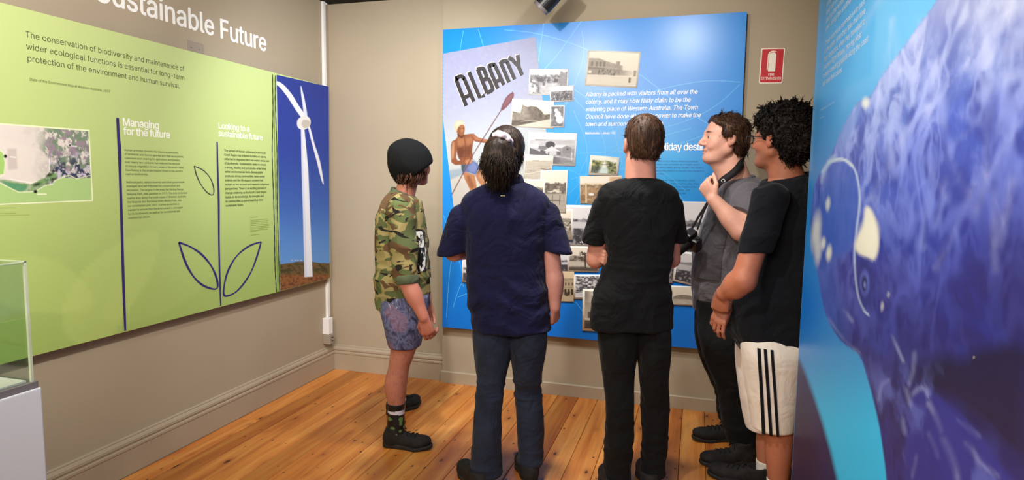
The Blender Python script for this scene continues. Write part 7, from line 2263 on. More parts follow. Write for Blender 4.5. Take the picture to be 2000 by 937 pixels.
# ================================================= boy in the black beanie
def beanie():
    d = 3.37
    base = np.array([*Kg(790, d)[:2], 0.0])
    who = empty('person', to_world(base), 'person in a black beanie, camouflage top and floral shorts, turned towards the blue board', 'person')
    T = [row(370, 768, 812, d, 0.062), row(379, 760, 820, d, 0.085), row(391, 750, 824, d, 0.125), row(408, 742, 826, d, 0.152), row(435, 735, 829, d, 0.160), row(470, 732, 833, d, 0.152),
         row(510, 733, 836, d, 0.150), row(550, 734, 837, d, 0.150), row(580, 735, 837, d, 0.150), row(601, 738, 836, d, 0.148)]
    dn, df = d - 0.09, d + 0.11
    NS = [row(575, 742, 838, d - 0.05, 0.105), row(600, 742, 836, d - 0.06, 0.105), row(631, 750, 826, dn, 0.098), row(655, 755, 822, dn, 0.094), row(677, 760, 818, dn, 0.090)]
    FS = [row(575, 742, 838, d + 0.06, 0.105), row(600, 742, 836, d + 0.07, 0.105), row(631, 752, 828, df, 0.098), row(655, 758, 825, df, 0.094), row(674, 764, 822, df, 0.090)]
    NL = [row(640, 757, 820, dn, 0.080), row(677, 763, 814, dn, 0.068), row(700, 761, 806, dn, 0.062), row(716, 759, 800, dn, 0.058), row(742, 752, 796, dn, 0.060), row(765, 753, 793, dn, 0.054), row(785, 757, 791, dn, 0.044), row(803, 759, 789, dn, 0.038), row(835, 757, 790, dn, 0.036)]
    ff = d + 0.40
    FL = [row(640, 762, 822, df, 0.080), row(674, 766, 814, df + 0.02, 0.066), row(700, 764, 802, df + 0.06, 0.058), row(725, 758, 796, df + 0.10, 0.056), row(750, 762, 792, ff - 0.08, 0.046), row(772, 767, 792, ff, 0.036), row(800, 767, 792, ff, 0.036)]
    HC = K(809, 321, d + 0.01)
    Hd = basis((0.50, 0.87, 0.02))
    hs = 0.95
    ns, ne, nw = K(783, 408, d - 0.135), K(794, 546, d - 0.175), K(828, 620, d - 0.20)
    f = Field(*bounds(T, NL, FL, extra=((HC, 0.14), (nw, 0.13))), 0.005)
    f.loft(T[2:-2], 0.02, 2.2, -0.022).loft(NS, 0.03, 2.2, -0.016).loft(FS, 0.03, 2.2, -0.016)
    f.loft(NL, 0.02, 2.1).loft(FL, 0.02, 2.1)
    f.cap(K(800, 345, d), K(789, 386, d), 0.052, 0.054, 0.02)
    head(f, HC, Hd, hs)
    f.cap(ns, ne, 0.052, 0.046, 0.02).cap(ne, nw, 0.046, 0.028, 0.02).ell(0.62 * ne + 0.38 * nw, (0.043, 0.043, 0.075), 0.02, basis(nw - ne, (0, 1, 0))[:, [0, 2, 1]])
    fs_, fe_, fw_ = K(800, 408, d + 0.135), K(822, 520, d + 0.17), K(834, 590, d + 0.10)
    f.cap(fs_, fe_, 0.050, 0.042, 0.02).cap(fe_, fw_, 0.042, 0.028, 0.02)
    hand(f, fw_, (0.15, -0.05, -1), (0, -1, 0), 1, 0.92)
    hand(f, nw, K(838, 655, d - 0.19) - nw, (0.25, 1.0, 0.1), -1, 0.98, cv=[(28, 38, 25), (38, 44, 28), (44, 46, 30), (50, 46, 30)], thumb=(0.6, 0.15, -0.05))

    def bc(V):
        c = face_colour(V, HC, Hd, hs, skin_tone(V, (184, 120, 100), 9), None, (60, 40, 30))
        leg = sstep(0.62, 0.5, V[:, 2])[:, None]
        sp = (noise3(V[:, 0] * 160, V[:, 1] * 160, V[:, 2] * 60, 8) > 0.72)[:, None] * 0.25
        c = c * (1 - leg * (0.10 + sp)) + leg * (0.10 + sp) * lin(110, 62, 48)
        el = np.exp(-(np.linalg.norm(V - nw, axis=1) / 0.14) ** 2)[:, None] * 0.22
        return c * (1 - el) + el * lin(196, 104, 92)
    finish('body', f, M['skin'], who, base, colour=bc)
    eyes(who, base, HC, Hd, hs)
    # camouflage top
    cuff = K(795, 548, d - 0.175)
    g = Field(*bounds(T, extra=((cuff, 0.09), (ns, 0.10), (K(822, 545, d + 0.17), 0.09))), 0.005)
    g.loft(T, 0.03, 2.3)
    for s_, e_, r0_, r1 in ((ns, cuff, 0.074, 0.057), (fs_, K(824, 545, d + 0.17), 0.070, 0.055)):
        gg = Field([a[0] for a in g.ax], [a[-1] for a in g.ax], 0.005)
        mid_ = 0.5 * (s_ + e_) + np.array([-0.004, 0, 0])
        gg.cap(s_, mid_, r0_, 0.070, 0.02).cap(mid_, e_ + (e_ - s_) * 0.1, 0.070, r1, 0.02)
        gg.plane(e_, nrm(e_ - s_), 0.004)
        n_ = tuple(min(a, b) for a, b in zip(g.D.shape, gg.D.shape))
        sl = tuple(slice(0, q) for q in n_)
        g.D[sl] = smin(g.D[sl], gg.D[sl], 0.016)
    nc = K(789, 379, d)
    neck_seam(g, None, nc, 0.060, 0.060, (-0.42, 0))
    ez = ne[2]
    sh = finish('camouflage_top', g, M['camo'], who, base, lambda V: folds(V, 0.012, (9, 8, 6), 61) + folds(V, 0.008, (8, 8, 20), 64) * (sstep(ez + 0.2, ez, V[:, 2])))
    ring('collar', nc + [0, 0, -0.006], 0.060, 0.060, [(-0.004, -0.004), (0.006, -0.012), (0.014, -0.012), (0.009, 0.010), (0.003, 0.019), (-0.003, 0.016)], M['olive'], sh, base, (-0.42, 0))
    dirc = nrm(cuff - ns)
    MB().tube(to_world(np.array([cuff - dirc * 0.030, cuff - dirc * 0.026, cuff + dirc * 0.012, cuff + dirc * 0.016])), [0.056, 0.060, 0.0575, 0.053], 32).build('cuff', M['olive'], sh, to_world(base), True)
    # black and white print on the chest
    Lt = loft_table(T)
    gr = np.random.default_rng(5)
    vv, uu = np.meshgrid(np.linspace(K(826, 444, d)[2], K(826, 528, d)[2], 60), np.linspace(-1.02, -0.30, 50), indexing='ij')
    cx_, cy_, ax_2, ay_2 = [np.interp(vv, Lt[:, 0], Lt[:, i]) for i in (1, 2, 3, 4)]
    e_ = 2 / 2.3
    P = np.stack([cx_ + (ax_2 + 0.011) * np.abs(np.cos(uu)) ** e_, cy_ + (ay_2 + 0.011) * np.sign(np.sin(uu)) * np.abs(np.sin(uu)) ** e_, vv], -1)
    uu2, vv2 = np.meshgrid(np.linspace(0, 1, 50), np.linspace(0, 1, 60))
    n_ = fbm2(uu2 * 7, vv2 * 9, 31, 4, 0.6)
    pc_ = np.where((n_ > 0.5)[..., None], lin(222, 220, 216), lin(22, 21, 22))
    jag = (np.abs(uu2 - 0.5) < 0.40 + 0.12 * (fbm2(vv2 * 8, uu2 * 0, 3) - 0.5)) & (np.abs(vv2 - 0.5) < 0.46 + 0.06 * (fbm2(uu2 * 8, vv2 * 0, 5) - 0.5))
    idx = np.arange(3000).reshape(60, 50)
    F = np.stack([idx[:-1, :-1], idx[1:, :-1], idx[1:, 1:], idx[:-1, 1:]], -1).reshape(-1, 4)
    F = F[(jag[:-1, :-1] & jag[1:, 1:]).ravel()]
    mesh('chest_print', to_world(P.reshape(-1, 3)), [F], M['print'], sh, True, to_world(base), pc_.reshape(-1, 3))
    g = Field(*bounds(NS, FS), 0.005)
    g.loft(NS, 0.02, 2.2).loft(FS, 0.02, 2.2)
    finish('shorts', g, M['floral'], who, base, lambda V: folds(V, 0.005, (9, 9, 6), 71))
    # socks
    sockz = K(774, 786, dn)[2]
    for LEG, dd, nm_ in ((NL, dn, 0), (FL, ff, 1)):
        top = sockz if nm_ == 0 else K(794, 766, ff)[2]
        L = loft_table(LEG)
        zs = np.linspace(0.05, top, 8)
        rows = [[z] + [np.interp(z, L[:, 0], L[:, i]) for i in (1, 2, 3, 4)] for z in zs]
        g = Field(*bounds(rows), 0.004)
        g.loft(rows, 0.0, 2.1, 0.004, round_=0.003)

        def sc(V):
            c = np.tile(lin(20, 20, 22), (len(V), 1))
            band = (np.abs(V[:, 2] - (top - 0.044)) < 0.0125 + 0.004 * (V[:, 0] - L[-1, 1]) / 0.05)
            c[band] = lin(206, 198, 212)
            spot_ = (noise3(V[:, 0] * 48, V[:, 1] * 48, V[:, 2] * 60, 41) > 0.70) & (V[:, 2] < top - 0.06)
            c[spot_] = lin(88, 116, 70)
            return c
        finish('sock', g, M['print'], who, base, colour=sc)
    h0 = K(752, 850, dn)
    shoe(who, base, (Kg(750, dn + 0.015)[0], dn + 0.015), -0.17, 0.272, (M['shoe'], M['sole'], M['lace']), 0.11)
    shoe(who, base, (K(766, 810, ff)[0] - 0.015, ff - 0.05), 0.95, 0.268, (M['shoe'], M['sole'], M['lace']), 0.11)
    # hair under the beanie
    h = Field(HC - 0.17, HC + 0.15, 0.0045)
    sl, (X, Y, Z) = h.local(HC, Hd, 0.16)
    q = d_ell(X, Y, Z, (0, -0.022, 0.01), (0.084, 0.098, 0.105))
    q = smax(q, d_poly2(Y + 0 * X + 0 * Z, Z + 0 * X + 0 * Y, [(0.07, 0.06), (0.030, 0.03), (0.030, -0.035), (0.010, -0.048), (-0.01, -0.05), (-0.03, -0.07), (-0.06, -0.10), (-0.2, -0.11), (-0.2, 0.2), (0.07, 0.2)]), 0.010)
    h.put(sl, q, 0)
    hr = finish('hair', h, hairmat('chestnut_hair', (48, 28, 20), (92, 58, 42), (134, 92, 68), 0.5), who, base, lambda V: 0.004 * (noise3(V[:, 0] * 80, V[:, 1] * 80, V[:, 2] * 14, 6) - 0.5),
                None, 0, tufts(420, 0.055, lambda q: (0.1 * q[0], -0.25, -1.0), HC, Hd, 1, 14, 0.30, 0.0018, 0.6, lambda q: (q[:, 2] < -0.03) & (q[:, 1] < 0.03), 5))
    # beanie
    h = Field(HC - 0.22, HC + 0.22, 0.005)
    bc_ = K(801, 313, d)
    h.ell(bc_, (0.116, 0.112, 0.104), 0.02)
    h.ell(K(803, 330, d), (0.104, 0.100, 0.080), 0.04)
    h.ell(K(792, 296, d), (0.082, 0.085, 0.060), 0.04)
    h.cap(K(797, 342, d + 0.0), K(806, 330, d), 0.070, 0.095, 0.03)
    pl = K(800, 355, d)
    h.plane(K(796, 356, d), nrm(K(841, 322, d) - K(796, 358, d))[[2, 1, 0]] * np.array([1, 0, -1]) + np.array([0, 0.1, 0]), 0.010)
    finish('beanie', h, M['knit'], who, base, lambda V: 0.0009 * np.sin(np.arctan2(V[:, 1] - bc_[1], V[:, 0] - bc_[0]) * 46) * sstep(bc_[2] + 0.11, bc_[2], V[:, 2]) + folds(V, 0.004, (9, 9, 9), 81))
    return who


# ================================================= man in the grey T-shirt with a camera
def photographer():
    d = 3.36
    base = np.array([*Kg(1425, d)[:2], 0.0])
    who = empty('person', to_world(base), 'person in a grey T-shirt and black trousers in left profile, smiling, gripping a camera strap', 'person')
    T = [row(343, 1422, 1468, d, 0.066), row(352, 1410, 1482, d, 0.095), row(364, 1402, 1490, d, 0.145), row(385, 1394, 1497, d, 0.180), row(412, 1385, 1500, d, 0.190), row(450, 1370, 1502, d, 0.188), row(490, 1358, 1503, d, 0.188),
         row(530, 1354, 1502, d, 0.188), row(570, 1354, 1500, d, 0.186), row(607, 1356, 1496, d, 0.180)]
    dn, df = d - 0.19, d + 0.05
    NL = [row(585, 1362, 1494, d - 0.06, 0.12), row(620, 1361, 1492, d - 0.08, 0.115), row(660, 1364, 1488, dn, 0.105), row(711, 1380, 1484, dn, 0.092), row(765, 1402, 1480, dn, 0.080), row(810, 1408, 1478, dn, 0.072), row(846, 1416, 1479, dn, 0.066), row(866, 1424, 1478, dn, 0.062)]
    FL = [row(585, 1360, 1490, d + 0.06, 0.12), row(620, 1358, 1488, d + 0.08, 0.115), row(660, 1359, 1480, df, 0.105), row(711, 1373, 1470, df, 0.090), row(765, 1397, 1462, df, 0.076), row(795, 1400, 1458, df, 0.068), row(818, 1404, 1456, df, 0.064)]
    HC = K(1415, 270, d - 0.01)
    Hd = basis((-1.0, 0.02, 0.05))
    hs = 1.09
    ns, ne, nw = K(1464, 388, d - 0.185), K(1448, 450, d - 0.26), K(1393, 389, d - 0.20)
    f = Field(*bounds(T, NL, FL, extra=((HC, 0.15), (nw, 0.13), (ne, 0.07))), 0.005)
    f.loft(T[2:-2], 0.02, 2.2, -0.022).loft(NL, 0.03, 2.1, -0.014).loft(FL, 0.03, 2.1, -0.014)
    f.cap(K(1426, 312, d), K(1440, 358, d), 0.066, 0.076, 0.03)
    f.cap(K(1402, 318, d - 0.01), K(1424, 352, d), 0.040, 0.050, 0.03)
    head(f, HC, Hd, hs, smile=1.0, beefy=1.0)
    f.cap(ns, ne, 0.062, 0.052, 0.02).cap(ne, nw, 0.051, 0.033, 0.02).ell(0.68 * ne + 0.32 * nw, (0.050, 0.046, 0.085), 0.02, basis(nw - ne, (0, 1, 0))[:, [0, 2, 1]])
    hand(f, nw, K(1376, 362, d - 0.17) - nw, (0.75, 0.5, 0.0), -1, 1.02, cv=[(62, 78, 40), (66, 82, 45), (68, 82, 45), (70, 80, 45)], thumb=(0.55, 0.1, 0.0))
    fe_, fw_ = K(1452, 480, d + 0.26), K(1400, 480, d + 0.20)
    f.cap(K(1460, 388, d + 0.185), fe_, 0.060, 0.050, 0.02).cap(fe_, fw_, 0.048, 0.032, 0.02)
    hand(f, fw_, (-1, -0.3, -0.2), (0, -1, 0), 1, 1.0)
    for px, dd in ((1452, dn), (1432, df)):
        f.cap((K(px, 850, dd)[0], dd, 0.30), (K(px, 850, dd)[0], dd, 0.08), 0.048, 0.040, 0.02)
    finish('body', f, M['skin'], who, base, colour=lambda V: face_colour(V, HC, Hd, hs, skin_tone(V, (222, 168, 148), 14), None, (70, 46, 34), 0.12))
    eyes(who, base, HC, Hd, hs)
    # shirt
    send = K(1449, 424, d - 0.235)
    g = Field(*bounds(T, extra=((send, 0.10), (ns, 0.10), (K(1454, 450, d + 0.24), 0.09))), 0.005)
    g.loft(T, 0.03, 2.3)
    for s_, e_, r0_, r1 in ((ns, send, 0.082, 0.078), (K(1460, 388, d + 0.185), K(1454, 450, d + 0.24), 0.080, 0.074)):
        gg = Field([a[0] for a in g.ax], [a[-1] for a in g.ax], 0.005)
        gg.cap(s_, e_ + (e_ - s_) * 0.4, r0_, r1, 0.02)
        gg.plane(e_, nrm(e_ - s_) + np.array([-0.25, 0, -0.1]), 0.004)
        n_ = tuple(min(a, b) for a, b in zip(g.D.shape, gg.D.shape))
        sl = tuple(slice(0, q) for q in n_)
        g.D[sl] = smin(g.D[sl], gg.D[sl], 0.010)
    nc = K(1440, 350, d)
    neck_seam(g, None, nc, 0.086, 0.082, (0.22, 0))
    sh = finish('t_shirt', g, M['grey'], who, base, lambda V: folds(V, 0.010, (8, 8, 6), 91) + folds(V, 0.007, (8, 8, 16), 94) * sstep(1.2, 0.95, V[:, 2]))
    ring('collar', nc + [0, 0, -0.010], 0.086, 0.081, RIB, M['grey'], sh, base, (0.22, 0))
    # faded panel printed on the shirt front
    Lt = loft_table(T)
    vv, uu = np.meshgrid(np.linspace(K(1380, 402, d)[2], K(1380, 538, d)[2], 40), np.linspace(PI + 0.10, PI + 1.06, 30), indexing='ij')
    cx_, cy_, ax_2, ay_2 = [np.interp(vv, Lt[:, 0], Lt[:, i]) for i in (1, 2, 3, 4)]
    e_ = 2 / 2.3
    P = np.stack([cx_ - (ax_2 + 0.0085) * np.abs(np.cos(uu)) ** e_, cy_ - (ay_2 + 0.0085) * np.abs(np.sin(uu)) ** e_, vv], -1)
    idx = np.arange(1200).reshape(40, 30)
    mesh('shirt_print', to_world(P.reshape(-1, 3)), [np.stack([idx[:-1, :-1], idx[1:, :-1], idx[1:, 1:], idx[:-1, 1:]], -1).reshape(-1, 4)], M['greyprint'], sh, True, to_world(base))
    g = Field(*bounds(NL, FL), 0.005)
    g.loft(NL, 0.02, 2.1).loft(FL, 0.02, 2.1)
    finish('trousers', g, M['black_trouser'], who, base, lambda V: folds(V, 0.005, (8, 8, 6), 101) + folds(V, 0.007, (8, 8, 20), 104) * sstep(0.6, 0.2, V[:, 2]))
    shoe(who, base, Kg(1474, dn - 0.02)[:2], PI + 0.18, 0.310, (M['shoe'], M['sole'], M['lace']), 0.11)
    shoe(who, base, Kg(1450, df + 0.03)[:2], PI + 0.10, 0.305, (M['shoe'], M['sole'], M['lace']), 0.11)
    # tousled hair
    h = Field(HC - 0.2, HC + 0.2, 0.0045)
    sl, (X, Y, Z) = h.local(HC, Hd, 0.19)
    q = d_ell(X, Y, Z, (0, -0.020, 0.038), (0.096, 0.110, 0.094))
    q = smin(q, d_ell(X, Y, Z, (0, 0.050, 0.078), (0.076, 0.046, 0.036)), 0.03)
    q = smin(q, d_ell(X, Y, Z, (0, 0.010, 0.020), (0.092, 0.045, 0.050)), 0.03)
    q = smin(q, d_ell(X, Y, Z, (0, -0.062, -0.024), (0.080, 0.062, 0.080)), 0.03)
    q = smax(q, d_poly2(Y + 0 * X + 0 * Z, Z + 0 * X + 0 * Y, [(0.080, 0.088), (0.066, 0.062), (0.046, 0.054), (0.038, 0.026), (0.026, 0.006), (0.004, -0.012), (-0.008, -0.012), (-0.020, -0.018), (-0.036, -0.042), (-0.05, -0.085), (-0.064, -0.11), (-0.2, -0.11), (-0.2, 0.2), (0.08, 0.2)]), 0.012)
    h.put(sl, q, 0)

    def hd(V):
        return 0.011 * (noise3(V[:, 0] * 32, V[:, 1] * 32, V[:, 2] * 30, 6) - 0.5) + 0.006 * (noise3(V[:, 0] * 90, V[:, 1] * 90, V[:, 2] * 40, 7) - 0.5)
    finish('hair', h, hairmat('wavy_brown_hair', (28, 18, 14), (64, 42, 30), (132, 92, 62), 0.5), who, base, hd, None, 0,
           tufts(1100, 0.034, lambda q: (1.2 * q[0], -0.5, -0.5 if q[2] > 0.05 else -1.0), HC, Hd, 1, 24, 0.10, 0.0018, 0.8, lambda q: q[:, 1] < 0.06, 5, 0.002))
    # neck strap and the camera hanging on it
    stp = [K(1453, 313, d + 0.01), K(1453, 315, d - 0.035), K(1449, 318, d - 0.066), K(1440, 330, d - 0.098), K(1428, 341, d - 0.108), K(1412, 352, d - 0.115), K(1402, 362, d - 0.145), K(1392, 378, d - 0.165), K(1378, 402, d - 0.15), K(1364, 424, d - 0.13), K(1351, 447, d - 0.115)]
    sp = spline(stp, 8)
    wd = np.interp(np.linspace(0, 1, len(sp)), [0, 0.54, 0.64, 0.76, 1.0], [0.019, 0.019, 0.014, 0.007, 0.0065])
    camO = K(1347, 470, d - 0.10)
    cam_t = empty('camera', to_world(camO), 'black camera on a neck strap in front of the grey T-shirt', 'camera')
    V, F = [], []
    for i, p_ in enumerate(sp):
        t = sp[min(i + 1, len(sp) - 1)] - sp[max(i - 1, 0)]
        out = nrm(p_ - np.array([K(1440, 360, d)[0], d, p_[2]]))
        s_ = nrm(np.cross(t, out))
        o2 = nrm(np.cross(s_, t))
        for a, b in ((-1, -0.5), (1, -0.5), (1, 0.5), (-1, 0.5)):
            V.append(p_ + s_ * wd[i] * a + o2 * 0.003 * b)
    for i in range(len(sp) - 1):
        for k in range(4):
            F.append((4 * i + k, 4 * i + (k + 1) % 4, 4 * i + 4 + (k + 1) % 4, 4 * i + 4 + k))
    F += [(0, 1, 2, 3), tuple(4 * (len(sp) - 1) + k for k in (3, 2, 1, 0))]
    mesh('neck_strap', to_world(np.array(V)), [np.array(F)], M['strap'], cam_t, False, to_world(camO))
    sp2 = spline([K(1453, 316, d - 0.01), K(1452, 322, d + 0.04), K(1436, 338, d + 0.09), K(1418, 352, d + 0.10), K(1398, 372, d + 0.06), K(1376, 410, d - 0.02), K(1362, 448, d - 0.07)], 8)
    MB().tube(to_world(sp2), 0.005, 6).build('strap_far_side', M['strap'], cam_t, to_world(camO), True)
    rg = K(1412.5, 353, d - 0.134)
    tt = np.linspace(0, 2 * PI, 17)
    MB().tube(to_world(np.stack([rg[0] + 0.009 * np.cos(tt), np.full_like(tt, rg[1]), rg[2] + 0.008 * np.sin(tt)], 1)), 0.0022, 6).build('steel_ring', ink(206, 204, 200), cam_t, to_world(camO), True)
    ld = nrm(K(1313, 491, d - 0.16) - K(1346, 468, d - 0.11))
    Bc = basis(ld, (0.25, -0.3, 1))

    def cb(bx):
        return to_world(camO + np.array(bx) @ Bc.T)
    m = MB()
    Vb, Fb = _bm_box(np.array([-0.062, -0.030, -0.044]), np.array([0.062, 0.022, 0.034]), 0.012)
    body_o = m.add(cb(Vb), Fb).build('camera_body', M['blackmetal'], cam_t, to_world(camO))
    m = MB()
    Vb, Fb = _bm_box(np.array([-0.026, -0.034, 0.028]), np.array([0.026, 0.028, 0.060]), 0.010)
    m.add(cb(Vb), Fb).build('prism_hump', M['blackmetal'], body_o, to_world(camO))
    Vb, Fb = _bm_box(np.array([0.036, -0.024, -0.046]), np.array([0.068, 0.040, 0.036]), 0.012)
    MB().add(cb(Vb), Fb).build('hand_grip', M['strap'], body_o, to_world(camO))
    MB().tube(cb([(0, 0.018, -0.006), (0, 0.034, -0.006), (0, 0.036, -0.006), (0, 0.090, -0.006), (0, 0.092, -0.006), (0, 0.112, -0.006), (0, 0.114, -0.006), (0, 0.135, -0.006)]), [0.034, 0.034, 0.0305, 0.0305, 0.033, 0.033, 0.034, 0.036], 28).build('lens_barrel', M['blackmetal'], cam_t, to_world(camO))
    MB().tube(cb([(0, 0.1345, -0.006), (0, 0.136, -0.006)]), 0.029, 28).build('front_glass', M['lens'], cam_t, to_world(camO))
    MB().tube(cb([(-0.045, -0.01, 0.034), (-0.045, -0.01, 0.041)]), 0.011, 18).build('mode_dial', M['blackmetal'], body_o, to_world(camO))


# ================================================= man with glasses by the whale panel
def spectacled():
    d = 2.82
    base = np.array([*Kg(1522, d)[:2], 0.0])
    who = empty('person', to_world(base), 'person with bushy dark curls and glasses in a black T-shirt and white striped shorts', 'person')
    T = [row(338, 1508, 1572, d, 0.066), row(347, 1500, 1592, d, 0.095), row(358, 1492, 1608, d, 0.135), row(376, 1484, 1620, d, 0.165), row(410, 1478, 1626, d, 0.175), row(450, 1472, 1628, d, 0.172), row(500, 1464, 1626, d, 0.172),
         row(545, 1450, 1622, d, 0.174), row(590, 1428, 1618, d, 0.180), row(622, 1416, 1615, d, 0.182), row(646, 1422, 1612, d, 0.180), row(664, 1434, 1608, d, 0.178), row(684, 1446, 1602, d, 0.174)]
    dn, df = d - 0.09, d + 0.10
    NS = [row(650, 1446, 1590, d - 0.05, 0.12), row(690, 1450, 1582, dn, 0.112), row(740, 1456, 1569, dn, 0.102), row(790, 1463, 1557, dn, 0.094), row(836, 1469, 1549, dn, 0.088)]
    FS = [row(650, 1438, 1580, d + 0.06, 0.12), row(690, 1437, 1560, df, 0.112), row(740, 1442, 1550, df, 0.102), row(790, 1449, 1540, df, 0.092), row(838, 1459, 1532, df, 0.086)]
    NL = [row(760, 1485, 1552, dn, 0.075), row(835, 1494, 1549, dn, 0.060), row(860, 1495, 1548, dn, 0.060), row(890, 1496, 1544, dn, 0.056), row(920, 1499, 1540, dn, 0.046), row(950, 1501, 1536, dn, 0.040), row(968, 1501, 1536, dn, 0.040)]
    FL = [row(760, 1468, 1535, df, 0.075), row(838, 1478, 1524, df, 0.056), row(865, 1478, 1520, df, 0.056), row(895, 1479, 1514, df, 0.046), row(915, 1480, 1510, df, 0.038), row(934, 1480, 1510, df, 0.038)]
    HC = K(1520, 271, d + 0.0)
    Hd = basis((-0.60, 0.80, 0.03))
    hs = 1.04
    ns, ne, nw = K(1503, 390, d - 0.155), K(1452, 547, d - 0.19), K(1414, 572, d - 0.12)
    f = Field(*bounds(T, NL, FL, extra=((HC, 0.15), (nw, 0.13), (ne, 0.08))), 0.005)
    f.loft(T[2:-2], 0.02, 2.2, -0.022).loft(NS, 0.03, 2.1, -0.016).loft(FS, 0.03, 2.1, -0.016).loft(NL, 0.02, 2.1).loft(FL, 0.02, 2.1)
    f.cap(K(1528, 308, d), K(1540, 354, d), 0.066, 0.072, 0.03)
    f.cap(K(1512, 318, d + 0.02), K(1526, 344, d), 0.040, 0.046, 0.03)
    head(f, HC, Hd, hs, beefy=0.6)
    f.cap(ns, ne, 0.054, 0.052, 0.02).cap(ne, nw, 0.052, 0.034, 0.02).ell(0.6 * ne + 0.4 * nw, (0.052, 0.050, 0.060), 0.02)
    hand(f, nw, K(1404, 612, d - 0.07) - nw, (0.5, 0.8, 0), -1, 1.02, cv=[(45, 55, 35), (50, 58, 35), (52, 58, 35), (54, 58, 35)], thumb=(0.2, 0.1, 0.0))
    fe_, fw_ = K(1470, 540, d + 0.16), K(1428, 580, d + 0.03)
    f.cap(K(1510, 390, d + 0.16), fe_, 0.054, 0.050, 0.02).cap(fe_, fw_, 0.048, 0.032, 0.02)
    hand(f, K(1416, 592, d - 0.02), K(1404, 622, d - 0.03) - K(1416, 592, d - 0.02), (0.6, 0.6, 0.1), 1, 1.0, cv=[(20, 30, 20), (24, 36, 25), (30, 40, 25), (34, 40, 25)], thumb=(0.02, -0.12, -0.2))
    f.cap(fw_, K(1416, 592, d - 0.02), 0.032, 0.030, 0.02)

    def bc(V):
        c = face_colour(V, HC, Hd, hs, skin_tone(V, (176, 112, 86), 19), None, (34, 26, 22), 0.45)
        a = np.exp(-(np.linalg.norm(V - ne, axis=1) / 0.16) ** 2)[:, None] * 0.35
        return c * (1 - a) + a * lin(186, 108, 78)
    finish('body', f, M['skin'], who, base, colour=bc)
    eyes(who, base, HC, Hd, hs, (70, 48, 34))
    send = K(1473, 494, d - 0.180)
    g = Field(*bounds(T, extra=((send, 0.10), (ns, 0.10), (K(1490, 500, d + 0.2), 0.09))), 0.005)
    g.loft(T, 0.03, 2.3)
    for s_, e_, r0_, r1 in ((ns, send, 0.080, 0.064), (K(1510, 390, d + 0.16), K(1490, 500, d + 0.2), 0.078, 0.068)):
        gg = Field([a[0] for a in g.ax], [a[-1] for a in g.ax], 0.005)
        gg.cap(s_, e_ + (e_ - s_) * 0.4, r0_, r1 - 0.004, 0.02)
        gg.plane(e_, nrm(e_ - s_) + np.array([0.30, 0, 0]), 0.004)
        n_ = tuple(min(a, b) for a, b in zip(g.D.shape, gg.D.shape))
        sl = tuple(slice(0, q) for q in n_)
        g.D[sl] = smin(g.D[sl], gg.D[sl], 0.010)
    nc = K(1540, 347, d)
    neck_seam(g, None, nc, 0.090, 0.086, (0.26, 0))
    sh = finish('t_shirt', g, M['blackblue'], who, base, lambda V: folds(V, 0.011, (8, 8, 6), 111) + folds(V, 0.007, (8, 8, 16), 114) * sstep(1.1, 0.85, V[:, 2]))
    ring('collar', nc + [0, 0, -0.010], 0.090, 0.085, RIB, M['blackblue'], sh, base, (0.26, 0))
    # white shorts with three dark stripes
    g = Field(*bounds(NS, FS), 0.005)
    g.loft(NS, 0.02, 2.1).loft(FS, 0.02, 2.1)
    so_ = finish('shorts', g, M['whitecloth'], who, base, lambda V: folds(V, 0.004, (8, 8, 5), 121))
    Ln = loft_table(NS)
    z0, z1 = K(1500, 672, dn)[2], K(1500, 836.5, dn)[2]
    for top, bot in ((1484, 1501), (1494, 1512), (1505, 1524)):
        zz = np.linspace(z0, z1, 40)
        V, F = [], []
        for i, z in enumerate(zz):
            u = i / 39
            cx_, cy_, ax_2, ay_2 = [np.interp(z, Ln[:, 0], Ln[:, k]) for k in (1, 2, 3, 4)]
            cpx = top + (bot - top) * u
            for e_ in (-2.6, -0.9, 0.9, 2.6):
                r_x = K(cpx + e_, 750, cy_ - ay_2)[0]
                q = np.clip(abs(r_x - cx_) / ax_2, 0, 0.995)
                y = cy_ - (ay_2 + 0.0052) * (1 - q ** 2.1) ** (1 / 2.1)
                V.append((r_x, y, z))
        for i in range(39):
            for k in range(3):
                F.append((4 * i + k, 4 * i + k + 1, 4 * i + 5 + k, 4 * i + 4 + k))
        V = np.array(V)
        V[:, 1] -= np.maximum(folds(V, 0.004, (8, 8, 5), 121), -0.002)
        mesh('stripe', to_world(V), [np.array(F)], M['blackblue'], so_, True, to_world(base))
    for LEG, dd in ((NL, dn), (FL, df)):
        L = loft_table(LEG)
        rows = [[z] + [np.interp(z, L[:, 0], L[:, i]) for i in (1, 2, 3, 4)] for z in np.linspace(0.04, 0.115, 6)]
        g = Field(*bounds(rows), 0.004)
        g.loft(rows, 0, 2.1, 0.004, round_=0.003)
        finish('sock', g, M['whitecloth'], who, base)
    for px, dd, an in ((1536, dn - 0.055, 2.55), (1508, df - 0.04, 2.75)):
        shoe(who, base, Kg(px, dd)[:2], an, 0.295, (M['shoe'], M['sole'], M['lace']), 0.085)
    # bushy curls
    h = Field(HC - 0.24, HC + 0.24, 0.005)
    sl, (X, Y, Z) = h.local(HC, Hd, 0.235)
    q = d_ell(X, Y, Z, (0, -0.034, 0.050), (0.112, 0.118, 0.112))
    q = smin(q, d_ell(X, Y, Z, (0, -0.080, -0.012), (0.098, 0.082, 0.096)), 0.04)
    q = smin(q, d_ell(X, Y, Z, (0, 0.045, 0.085), (0.080, 0.050, 0.055)), 0.03)
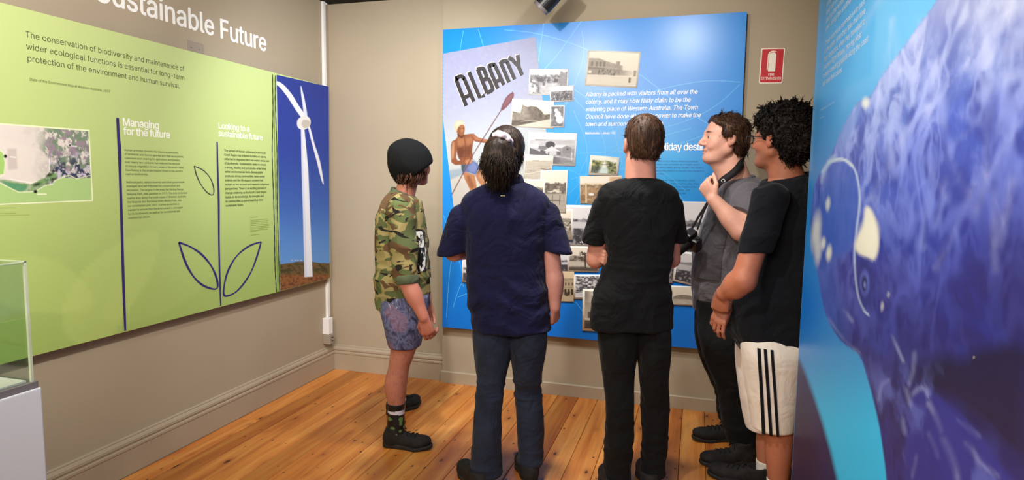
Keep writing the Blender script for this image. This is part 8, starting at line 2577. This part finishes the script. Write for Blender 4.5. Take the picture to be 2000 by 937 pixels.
    q = smax(q, d_poly2(Y + 0 * X + 0 * Z, Z + 0 * X + 0 * Y, [(0.105, 0.10), (0.075, 0.055), (0.050, 0.040), (0.036, 0.010), (0.024, -0.018), (0.012, -0.016), (0.006, 0.014), (-0.022, 0.014), (-0.034, -0.026), (-0.055, -0.070), (-0.075, -0.115), (-0.25, -0.13), (-0.25, 0.25), (0.11, 0.25)]), 0.014)
    h.put(sl, q, 0)

    def hd(V):
        return 0.020 * (noise3(V[:, 0] * 42, V[:, 1] * 42, V[:, 2] * 42, 6) - 0.5) + 0.010 * (noise3(V[:, 0] * 95, V[:, 1] * 95, V[:, 2] * 95, 7) - 0.5)
    finish('hair', h, hairmat('dark_curly_hair', (12, 9, 8), (26, 19, 16), (66, 50, 42), 0.55, (60, 60, 60)), who, base, hd, None, 0,
           tufts(1300, 0.030, lambda q: (q[0], -0.4, -0.8), HC, Hd, 1, 34, 0.14, 0.0036, 2.0, lambda q: (q[:, 2] > 0.03) | (q[:, 1] < -0.03), 7, 0.005))
    # spectacles
    gb_ = K(1516, 271, d)
    gl = empty('spectacles', to_world(HC), 'black-rimmed glasses worn under bushy dark curls', 'glasses')

    def hp(q):
        return to_world(HC + (np.array(q) * hs) @ Hd.T)
    for q in (-1, 1):
        t = np.linspace(0, 2 * PI, 25)
        rx, rz = 0.026, 0.018
        cc = np.sign(np.cos(t)) * np.abs(np.cos(t)) ** 0.6
        ss = np.sign(np.sin(t)) * np.abs(np.sin(t)) ** 0.6
        pts = np.stack([q * 0.034 + rx * cc, 0.1135 - 0.10 * (np.abs(q * 0.034 + rx * cc) ** 1) * 0.10, -0.003 + rz * ss], 1)
        MB().tube(hp(pts), 0.0028, 6, False).build('rim', M['blackmetal'], gl, to_world(HC), True)
        n = 24
        V = np.concatenate([[[q * 0.034, 0.1125, -0.003]], pts[:-1]])
        F = np.array([(0, 1 + i, 1 + (i + 1) % 24) for i in range(24)])
        mesh('lens', hp(V), [F], M['acrylic'], gl, False, to_world(HC))
        MB().tube(hp([(q * 0.061, 0.110, 0.008), (q * 0.074, 0.085, 0.008), (q * 0.083, 0.02, 0.006), (q * 0.084, -0.008, 0.010), (q * 0.080, -0.030, -0.008)]), 0.0028, 6).build('temple_arm', M['blackmetal'], gl, to_world(HC), True)
    MB().tube(hp([(-0.009, 0.1135, 0.002), (0, 0.117, 0.004), (0.009, 0.1135, 0.002)]), 0.0025, 6).build('bridge', M['blackmetal'], gl, to_world(HC), True)


woman()
folded()
beanie()
photographer()
spectacled()
